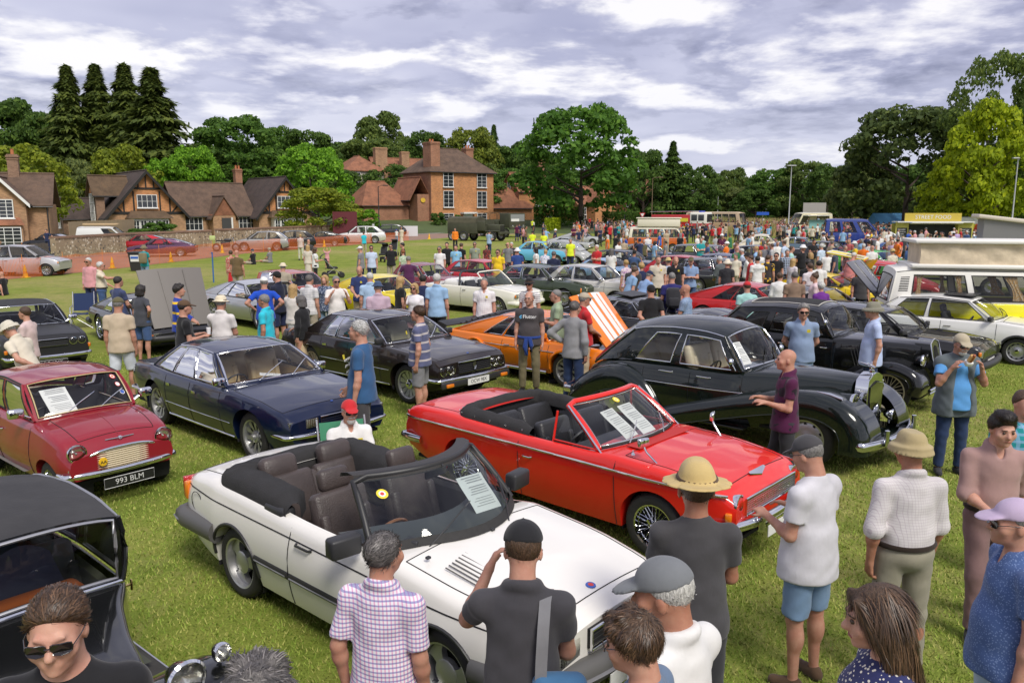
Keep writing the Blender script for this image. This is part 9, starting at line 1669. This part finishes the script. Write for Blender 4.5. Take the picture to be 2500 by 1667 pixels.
# ---- open grass and the rows behind
G = dict(res=.022)
V(577,611,-4,cloth((.14,.095,.045)),'stone','bald man in brown shirt walking over the open grass','grey','bald',('down','down'),1.80,tone=.5,b=.85,**G); V(563,612,20,cloth((.45,.12,.10),'floral',(.5,.4,.3),20),'red','woman in red flowered dress beside the man in brown','brown','short',female=1,trousers='skirt',skirt=.7,h=1.66,**G); V(690,640,0,'stone','stone','person in straw hat hidden behind the orange-red estate','grey','crop',hat='fedora',hatc=cloth((.66,.58,.42)),h=1.70,**G)
for px,py,c,lb,hc in((617,609,'black','man in black T-shirt and blue cap sitting on the grass','navy'),(658,606,'grey','man in grey polo and tan cap sitting cross-legged on the grass','stone')):V(px,py,70,c,'stone',lb,'grey','crop',('lap','lap'),1.74,hat='cap',hatc=hc,tone=.5,legs='floor',trousers='short',top=.9,**G)
V(4,664,80,'black','stone','man in black T-shirt sitting on the grass by the barrier','grey','bald',('lap','prop'),1.74,tone=.5,legs='floor',top=.9,**G); o,J,p = V(350,598,-10,'teal','ldenim','person in teal shirt and sun hat with rucksack beside the litter bin','grey','crop',('front','front'),1.72,hat='bush',hatc='khaki',**G); c_ = MB().rbox((0,0,0),(.32,.2,.46),.08).build('rucksack',K('khaki'),None,60); c_.location = p+Vector((.04,-.22,1.2)); tag(c_,'khaki rucksack on the back of the person in teal','rucksack')
V(113,560,170,'navy','navy','man in navy standing behind the black convertible with hands on hips','brown','short',('hips','hips'),1.78,**G); V(733,572,-5,cloth((.58,.42,.38),'floral',(.6,.55,.5),25),cloth((.55,.56,.42)),'blonde woman in flowered pink top with a shoulder bag','blond','short',female=1,h=1.68,**G); V(753,585,5,'dgrey','navy','bald man in dark top beside the woman in pink','grey','bald',h=1.74,**G); V(751,598,-5,cloth((.60,.54,.46)),cloth((.60,.54,.46)),'woman in long pale cardigan watching the lane','blond','long',female=1,h=1.68,trousers='skirt',skirt=.6,**G); V(768,604,-70,'white','black','woman in white T-shirt pushing a pushchair','brown','long',('hold','hold'),1.68,female=1,**G)
V(880,601,80,'grey','navy','man in grey polo and white cap on the open grass','grey','crop',h=1.76,hat='cap',hatc='white',b=.7,**G); V(906,599,195,cloth((.50,.58,.74)),'navy','man in pale blue shirt and dark glasses walking on the grass','dark','short',h=1.80,gl='sun',legs='step',**G); V(888,566,30,'turq','stone','woman in turquoise top near the white SUV','brown','bun',female=1,h=1.66,**G); V(980,554,170,cloth((.60,.52,.40)),cloth((.60,.52,.40)),'woman in long cream dress beside the dark pushchair','brown','long',female=1,trousers='skirt',skirt=.75,h=1.70,**G); V(968,560,170,'white','ldenim','child in white top and blue cap by the pushchair','brown','crop',h=1.25,hat='cap',hatc='royal',**G)
V(954,596,178,'black','stone','man in black T-shirt and sunglasses with hands behind him','dark','short',('back','back'),1.80,gl='sun',**G); V(983,593,90,'black','navy','man in black T-shirt facing sideways behind the green blouse','dark','short',h=1.80,**G); V(984,610,40,cloth((.34,.46,.30),'floral',(.6,.6,.5),22),'stone','woman in pale green flowered blouse','ginger','bun',female=1,h=1.66,**G); V(997,626,6,cloth((.085,.022,.075)),'stone','man in purple polo leaning beside the maroon small saloon','grey','thin',('side','side'),1.78,b=.75,**G); V(665+133,606,10,'pink','pink','small child in pink frock playing on the grass','blond','long',('up','up'),1.15,female=1,trousers='skirt',skirt=.3,**G)
V(1073,602,165,'white','navy','man in white polo walking before the maroon saloon','salt','short',h=1.78,b=.6,gl='sun',**G); V(1091,592,175,'black','black','youth in plain black T-shirt behind the white polo','dark','short',h=1.80,**G); V(1113,598,170,cloth((.24,.48,.68)),'navy','bearded man in sky blue T-shirt','dark','short',h=1.78,sticker_=True,**G); V(1126,594,-30,'black','dgrey','youth in black T-shirt turned away beside the sky blue one','brown','short',h=1.76,**G); V(1159,591,176,cloth((.25,.28,.22)),'olive','man in grey-green printed T-shirt and sunglasses','salt','short',h=1.80,gl='sun',sticker_=True,**G); V(1188,599,178,cloth((.05,.03,.03),'floral',(.5,.05,.04),25),'navy','child in black and red printed T-shirt','ginger','short',h=1.45,**G); V(1194,563,-40,cloth((.32,.44,.60)),'jeans','man in light blue shirt taking a photograph','dark','short',('hold','hold'),1.80,**G)
V(1216,609,160,'yellow','navy','man in bright yellow polo and sunglasses','brown','short',h=1.80,b=.9,collar=1,gl='sun',**M2); V(1240,592,150,'grey','navy','man in grey T-shirt with his hand at his mouth','grey','bald',('face','down'),1.78,gl='sun',**G); V(1249,592,160,'charcoal','navy','white-haired person behind the grey T-shirt','white','short',h=1.70,**G); V(1263,604,5,cloth((.03,.07,.24)),'navy','man in dark blue polo and white sun hat seen from behind','grey','crop',h=1.76,hat='bush',hatc='white',b=.7,**G); V(1309,604,85,'white','black','woman with long black hair in white top','dark','long',female=1,h=1.68,**G); V(1332,612,-20,cloth((.62,.62,.66),'floral',(.15,.2,.4),22),'black','stooping blonde woman in white flowered shirt','blond','short',female=1,h=1.66,lean=20,**G); V(1352,614,-15,cloth((.02,.025,.06)),'black','man in black T-shirt looking at the pale blue roadster','salt','short',h=1.78,b=.6,**G)
V(1111,557,175,cloth((.80,.22,.02)),'black','steward in orange high-visibility jacket by the half-track','dark','short',h=1.78,sleeve=1.9,cat='person' if False else None) if False else V(1111,557,175,cloth((.80,.22,.02)),'black','steward in orange high-visibility jacket by the half-track','dark','short',h=1.78,sleeve=1.9,**G)
for px,py,lb,hv in((1300,536,'marshal in yellow vest and blue shirt near the army lorry','hivis'),(1362,536,'marshal in yellow vest beside the low hedge','hivis'),(1300,564,'marshal in yellow vest and cap standing before the sports cars','hivis'),(1328,566,'second marshal in yellow vest and sun hat','hivis'),(1393,583,'blonde marshal in yellow vest carrying a blue bucket','hivis'),(1510,538,'marshal in yellow vest near the terraced houses','hivis'),(1532,540,'steward in orange vest at the rope line','orange')):V(px,py,random.choice((0,170,90)),hv,'navy',lb,random.choice(('brown','grey','dark')),'short',h=1.76,**G)
for px,py,c,t_,lb,hs in((1151,541,'black','stone','visitor in black T-shirt beside the half-track','cap'),(1160,558,'white','navy','small child in white shirt by the half-track',None),(1205,545,'sky','stone','person in pale blue vest at the lorry nose',None),(1262,548,'burgundy','navy','man in dark red jacket walking from the lorry',None),(1268,546,'navy','navy','man in navy jacket behind the dark red one',None)):V(px,py,random.choice((0,180)),c,t_,lb,'brown','short',h=1.15 if 'child' in lb else 1.74,hat=hs,hatc='tan',**G)
# ---- right half, rows of cars
V(1549,655,-70,cloth((.24,.38,.58)),'navy','young man in light blue tee bending over the black coupe','brown','short',lean=18,h=1.76,**M2); V(1584,664,-60,cloth((.24,.36,.58)),'navy','man in light blue shirt and cap with a black cross strap','grey','crop',lean=22,hat='cap',hatc='navy',b=.8,h=1.74,**M2); V(1590,695,0,'black','black','man in black polo and cap with hands clasped behind him','dark','crop',('back','back'),1.76,hat='cap',hatc='black',b=.85,tone=.5,**M2); V(1676,695,62,cloth((.20,.28,.42),'floral',(.28,.36,.48),40),'navy','bald man in blue flowered shirt facing the black coupe','grey','bald',('front','front'),1.78,b=.75,tone=.65,**M2)
o,J,p = V(1641,666,-4,'indigo','black','man in indigo T-shirt with a black rucksack','grey','crop',h=1.80,b=.7,**M2); c_ = MB().rbox((0,0,0),(.34,.2,.5),.08).rbox((0,-.1,-.08),(.24,.08,.2),.03).build('rucksack',K('charcoal'),None,60); c_.location = p+Vector((0,-.24,1.22)); tag(c_,'black rucksack on the back of the man in indigo','rucksack')
V(1607,624,178,cloth((.58,.52,.42)),'charcoal','tall man in cream shirt gazing over the cars','salt','short',h=1.90,collar=1,sticker_=True,**M2); V(1650,627,176,'black','black','bald bearded man in black polo with yellow sticker','dark','bald',h=1.84,b=.7,collar=1,sticker_=True,**M2); V(1687,627,172,cloth((.22,.32,.50)),'denim','man in blue shirt and khaki cap with folded arms','grey','crop',('cross','cross'),1.80,hat='cap',hatc='olive',collar=1,**M2); V(1529,635,30,cloth((.62,.52,.54),'floral',(.4,.2,.45),16),'stone','woman in pink and lilac flowered dress','blond','short',female=1,h=1.68,trousers='skirt',skirt=.7,**M2); V(1547,640,-30,'dgrey','dgrey','man in dark shirt and black cap beside the flowered dress','grey','crop',hat='cap',hatc='black',h=1.78,**M2); V(1567,643,10,'navy','navy','woman with curly fair hair seen from behind','blond','curly',female=1,h=1.66,**M2)
V(1632,627,0,'pale','stone','person in pale shirt and yellow straw hat','grey','crop',hat='straw',hatc='straw',h=1.74,**M2); V(1758,627,30,cloth((.10,.115,.12)),'black','white-haired man in grey jumper among the cars','white','short',('front','front'),1.76,sleeve=1.9,lean=8,**M2); V(1776,632,-30,'charcoal','black','man in black with cream sun hat and rucksack','grey','crop',hat='bush',hatc='cream',h=1.74,**M2); V(1825,687,0,cloth((.36,.62,.58)),'navy','youth in mint T-shirt and red cap with a black cross strap','brown','crop',hat='cap',hatc='red',h=1.70,tone=.4,**M2)
o,J,p = V(1850,626,2,'white','navy','youth in white T-shirt lettered across the back','dark','short',h=1.76,**M2); link('shirt_lettering',text_mesh('REPRESENT',.07,INK),o,tuple(J['chest']+AR((0,-.155,.04))),(R_(96),0,0))
V(1834,624,70,'red','ldenim','youth in red football shirt','brown','short',h=1.74,**M2); V(1800,602,20,'green','navy','bald man in dark green T-shirt','grey','bald',h=1.78,**M2); o,J,p = V(1812,608,60,cloth((.42,.50,.62)),'navy','old man in pale blue shirt leaning on a walking stick','white','thin',('stick','front'),1.76,lean=10,**M2); c_ = MB().tube([(0,0,0),(0,0,.86),(.03,0,.92),(.08,0,.92)],.012,6).build('walking_stick',pbr('stick_wood',(.22,.09,.03),.5),None,60); c_.location = p+Vector((-.25,-.25,0)); tag(c_,'brown walking stick of the old man in pale blue','stick')
V(1875,623,-30,cloth((.05,.04,.04),'floral',(.75,.45,.03),8),'black','youth in black and orange patterned shirt','brown','short',h=1.76,**M2); V(1896,617,150,'black','navy','man in black printed T-shirt and sunglasses','dark','short',h=1.80,gl='sun',**M2); V(1855,612,178,'white','stone','woman with straight white-blond hair','blond','long',female=1,h=1.66,**M2); V(1904,666,-20,'white','navy','woman in white quilted gilet','brown','short',female=1,sleeve=1.8,loose=.03,h=1.66,**M2); V(1941,664,-4,cloth((.24,.165,.115)),'charcoal','broad man in tan T-shirt seen from behind','salt','crop',h=1.80,b=.9,**M2); V(1991,667,70,cloth((.66,.50,.52)),'stone','woman in pale pink tee with hair in a bun','brown','bun',female=1,h=1.70,b=.6,**M2); V(2006,690,0,'purple','navy','white curly-haired woman in purple top','white','curly',female=1,h=1.58,**M2)
V(1979,643,15,cloth((.66,.60,.62)),'navy','person in white shirt by the raised grey bonnet','brown','short',h=1.74,**M2); V(2000,637,-10,'white','navy','youth in white T-shirt with strap, back turned','dark','short',h=1.76,**M2); V(1974,635,-10,'black','black','curly-haired youth in black T-shirt by the yellow bonnet','dark','curly',h=1.74,**M2); V(1936,631,-60,'white:check:lilac:20','navy','blonde woman in checked shirt by the yellow bonnet','blond','long',female=1,h=1.66,**M2); V(1922,610,175,'dgrey:check:pale:16','navy','grey-haired man in dark checked shirt','grey','short',h=1.78,**M2); V(2006,596,30,cloth((.50,.60,.72)),'navy','grey-haired man in pale blue shirt by the dark grey saloon','white','short',h=1.80,**M2); V(2040,605,60,cloth((.05,.06,.09)),'navy','man in navy gilet and cap','grey','crop',hat='cap',hatc='navy',h=1.78,**M2); V(2084,618,-70,cloth((.55,.20,.19)),'stone','man in salmon shirt reaching for the raised hatch','white','thin',('out','down'),1.80,b=.8,sleeve=1.9,lean=12,**M2); V(2068,618,20,'lilac','navy','white-haired person in lilac shirt','white','short',h=1.70,lean=10,**M2); V(2074,583,120,cloth((.45,.10,.10)),'stone','man in faded red polo','grey','thin',h=1.80,b=.7,**G); V(2087,588,60,'lgrey','stone','woman in grey top and white sun hat','grey','crop',hat='bush',hatc='white',female=1,h=1.66,**G); V(2122,588,10,'white:check:dgrey:16','navy','man in black and white checked shirt with rucksack','dark','crop',hat='cap',hatc='black',h=1.78,**G); V(2130,600,0,'white','stone','bald man in white T-shirt','grey','bald',h=1.78,**G); V(2180,606,10,'cream','stone','person in cream jacket and straw boater by the red rounded car','grey','crop',hat='straw',hatc='straw',h=1.66,**M2)
V(2104,652,172,'dgrey','navy','man in sunglasses peering over the raised grey bonnet','salt','short',gl='sun',h=1.72,**M2); V(2180,585,5,'purple','navy','woman in purple jacket with brown hair','brown','bob',female=1,h=1.66,**G); V(2205,578,10,'charcoal','charcoal','youth in black T-shirt beside the purple jacket','blond','short',h=1.70,**G); V(2222,577,0,'navy','denim','woman with brown hair in navy top','brown','bob',female=1,h=1.66,**G); V(2272,572,30,'teal','stone','man in green-blue T-shirt with hand on hip','brown','short',('hips','down'),h=1.80,**G); V(2250,562,20,'lgrey','stone','man in light grey T-shirt near the teal one','brown','short',h=1.80,**G); V(2335,562,160,cloth((.48,.36,.62)),'navy','balding man in lilac shirt in the packed crowd','grey','bald',h=1.80,b=.7,**G); V(2360,562,20,'grey','navy','person in grey T-shirt with cross strap','dark','short',h=1.76,**G); V(2385,566,10,'navy:floral:sky:14','navy','person in blue patterned shirt and cap','brown','crop',hat='cap',hatc='navy',h=1.76,**G); V(2405,560,0,'black','black','tall man in black beside the tilted camper roof','dark','short',h=1.86,**G); V(1748,573,10,'lgrey',cloth((.80,.06,.30)),'person in grey top and vivid pink skirt','grey','short',female=1,h=1.70,trousers='skirt',skirt=.7,**G)
# ---- the packed crowd: small single figures, then one mass at the very back
def figure(q,res=.036):
 J = skeleton(q); sets = [body_prims(J,q,False),shirt_prims(J,q),leg_prims(J,q)+shoe_prims(J,q,'RL'),hair_prims(J,q)+hat_prims(J,q)]; allp = [p for s_ in sets for p in s_]; bs = [p.box() for p in allp if not p.sub]; lo = np.min([b[0] for b in bs],0)-.09; hi = np.max([b[1] for b in bs],0)+.09
 F_ = [field(s_,res,lo,hi)[0] if s_ else None for s_ in sets]; D = np.min([f for f in F_ if f is not None],0); P,Q = polygonise(D,lo,res,1); C = P[Q].mean(1); ix = np.clip(((C-lo)/res).round().astype(int),0,AR(D.shape)-1); A = np.stack([(f if f is not None else np.full_like(D,9))[tuple(ix.T)] for f in F_],1); return P,Q,A.argmin(1)
FIGS = [figure(dict(q,h=1.75)) for q in(dict(arms=('down','down')),dict(arms=('hips','down'),b=.8),dict(arms=('hold','hold'),nod=14),dict(arms=('cross','cross'),b=.6),dict(arms=('down','pocket'),trousers='short'),dict(arms=('front','down'),female=1,hair='long'),dict(arms=('down','down'),female=1,hair='bob',trousers='skirt'),dict(arms=('photo','photo'),hat='cap',hair='crop'),dict(arms=('back','back'),hat='bush',hair='crop',b=.7),dict(arms=('swing_f','swing_b'),legs='walk',b=.4))]
FM = []
for P,Q,a in FIGS:
 me = np_mesh('person',P,Q,[skin(.4),cloth(CO['white']),cloth(CO['navy']),hairmat(HAIRC['brown'])]); me.polygons.foreach_set('material_index',a[:len(me.polygons)].astype(np.int32)); FM.append(me)
TOPS = ['white']*6+['navy']*4+['black']*4+['sky','pale','grey','lgrey','red','pink','teal','green','lilac','tan','burgundy','blue','cream','orange','olive','denim','beige','mint','yellow']
NM = dict(sky='sky blue',pale='pale blue',lgrey='light grey',mint='mint green',navy='navy',denim='denim blue',beige='beige',burgundy='dark red',stone='stone',charcoal='charcoal',jeans='dark blue',khaki='khaki')
TAKEN = [(o.location.x,o.location.y,1.7 if 'van' not in o.name and 'stall' not in o.name else 2.2,o.rotation_euler.z) for o in COL.objects if o.parent is None and any(k in o.name for k in('_car','saloon','van','stall','engine','coach'))]
def clear(x,y):
 for a,b_,r_,h_ in TAKEN:
  dx,dy = x-a,y-b_; u = dx*cos(h_)+dy*sin(h_); v = -dx*sin(h_)+dy*cos(h_)
  if abs(u)<r_+.75 and abs(v)<1.15:return False
 return True
def scatter(n,x0,x1,y0,y1,rnd,power=1.0):
 out = []; k = 0
 while len(out)<n and k<n*40:
  k+=1; p = spot(rnd.uniform(x0,x1),y0+(y1-y0)*rnd.random()**power,1.72)
  if clear(p.x,p.y) and all((p.x-q[0])**2+(p.y-q[1])**2>.30 for q in out):out.append((p.x,p.y))
 return out
rnd = random.Random(21); PTS = scatter(70,1950,2440,541,572,rnd,.8)+scatter(34,1480,1950,548,600,rnd)+scatter(14,2100,2200,558,590,rnd)+scatter(14,1270,1480,541,566,rnd)+scatter(30,1440,2110,572,618,rnd)
for(x,y) in PTS:
 i = rnd.randrange(10); tc = rnd.choice(TOPS); lc = rnd.choice(('navy','stone','charcoal','jeans','khaki')); hc = rnd.choice(('brown','grey','dark','white','blond','salt')); o = link('person',FM[i],None,(x,y,0),(0,0,rnd.uniform(0,6.28)),rnd.uniform(.93,1.06))
 for s_,m in zip(o.material_slots,(skin(rnd.choice((.2,.4,.6,.8))),cloth(CO[tc]),cloth(CO[lc]),hairmat(HAIRC[hc]) if i not in(7,8) else cloth(CO[rnd.choice(('stone','navy','white','black'))]))):s_.link = 'OBJECT'; s_.material = m
 kind = {4:'shorts',6:'skirt'}.get(i,'trousers'); tag(o,'visitor in %s top and %s %s standing in the crowd'%(NM.get(tc,tc),NM[lc],kind),'person','visitors in the packed crowd')
def back_crowd():
 Vs,Fs,Ms = [],[],[]; n0 = 0; cols = ['white','navy','black','sky','grey','red','lgrey','teal','pink','tan']
 for x,y in scatter(430,1900,2450,530,552,rnd)+scatter(230,1400,1900,531,552,rnd):
  P,Q,a = FIGS[rnd.randrange(10)]; an = rnd.uniform(0,6.28); s = rnd.uniform(.93,1.06); c,sn = cos(an),sin(an); Vs.append(np.stack([(P[:,0]*c-P[:,1]*sn)*s+x,(P[:,0]*sn+P[:,1]*c)*s+y,P[:,2]*s],1)); Fs.append(Q+n0); n0+=len(P); t = 3+rnd.randrange(len(cols)); Ms.append(np.choose(a,[0,t,1,2]))
 me = np_mesh('crowd',np.concatenate(Vs),np.concatenate(Fs),[skin(.4),cloth(CO['charcoal']),hairmat(HAIRC['brown'])]+[cloth(CO[c]) for c in cols]); me.polygons.foreach_set('material_index',np.concatenate(Ms)[:len(me.polygons)].astype(np.int32)); tag(link('crowd',me),'far-off mass of visitors around the food stall and meadow','crowd',None,'stuff')
back_crowd()
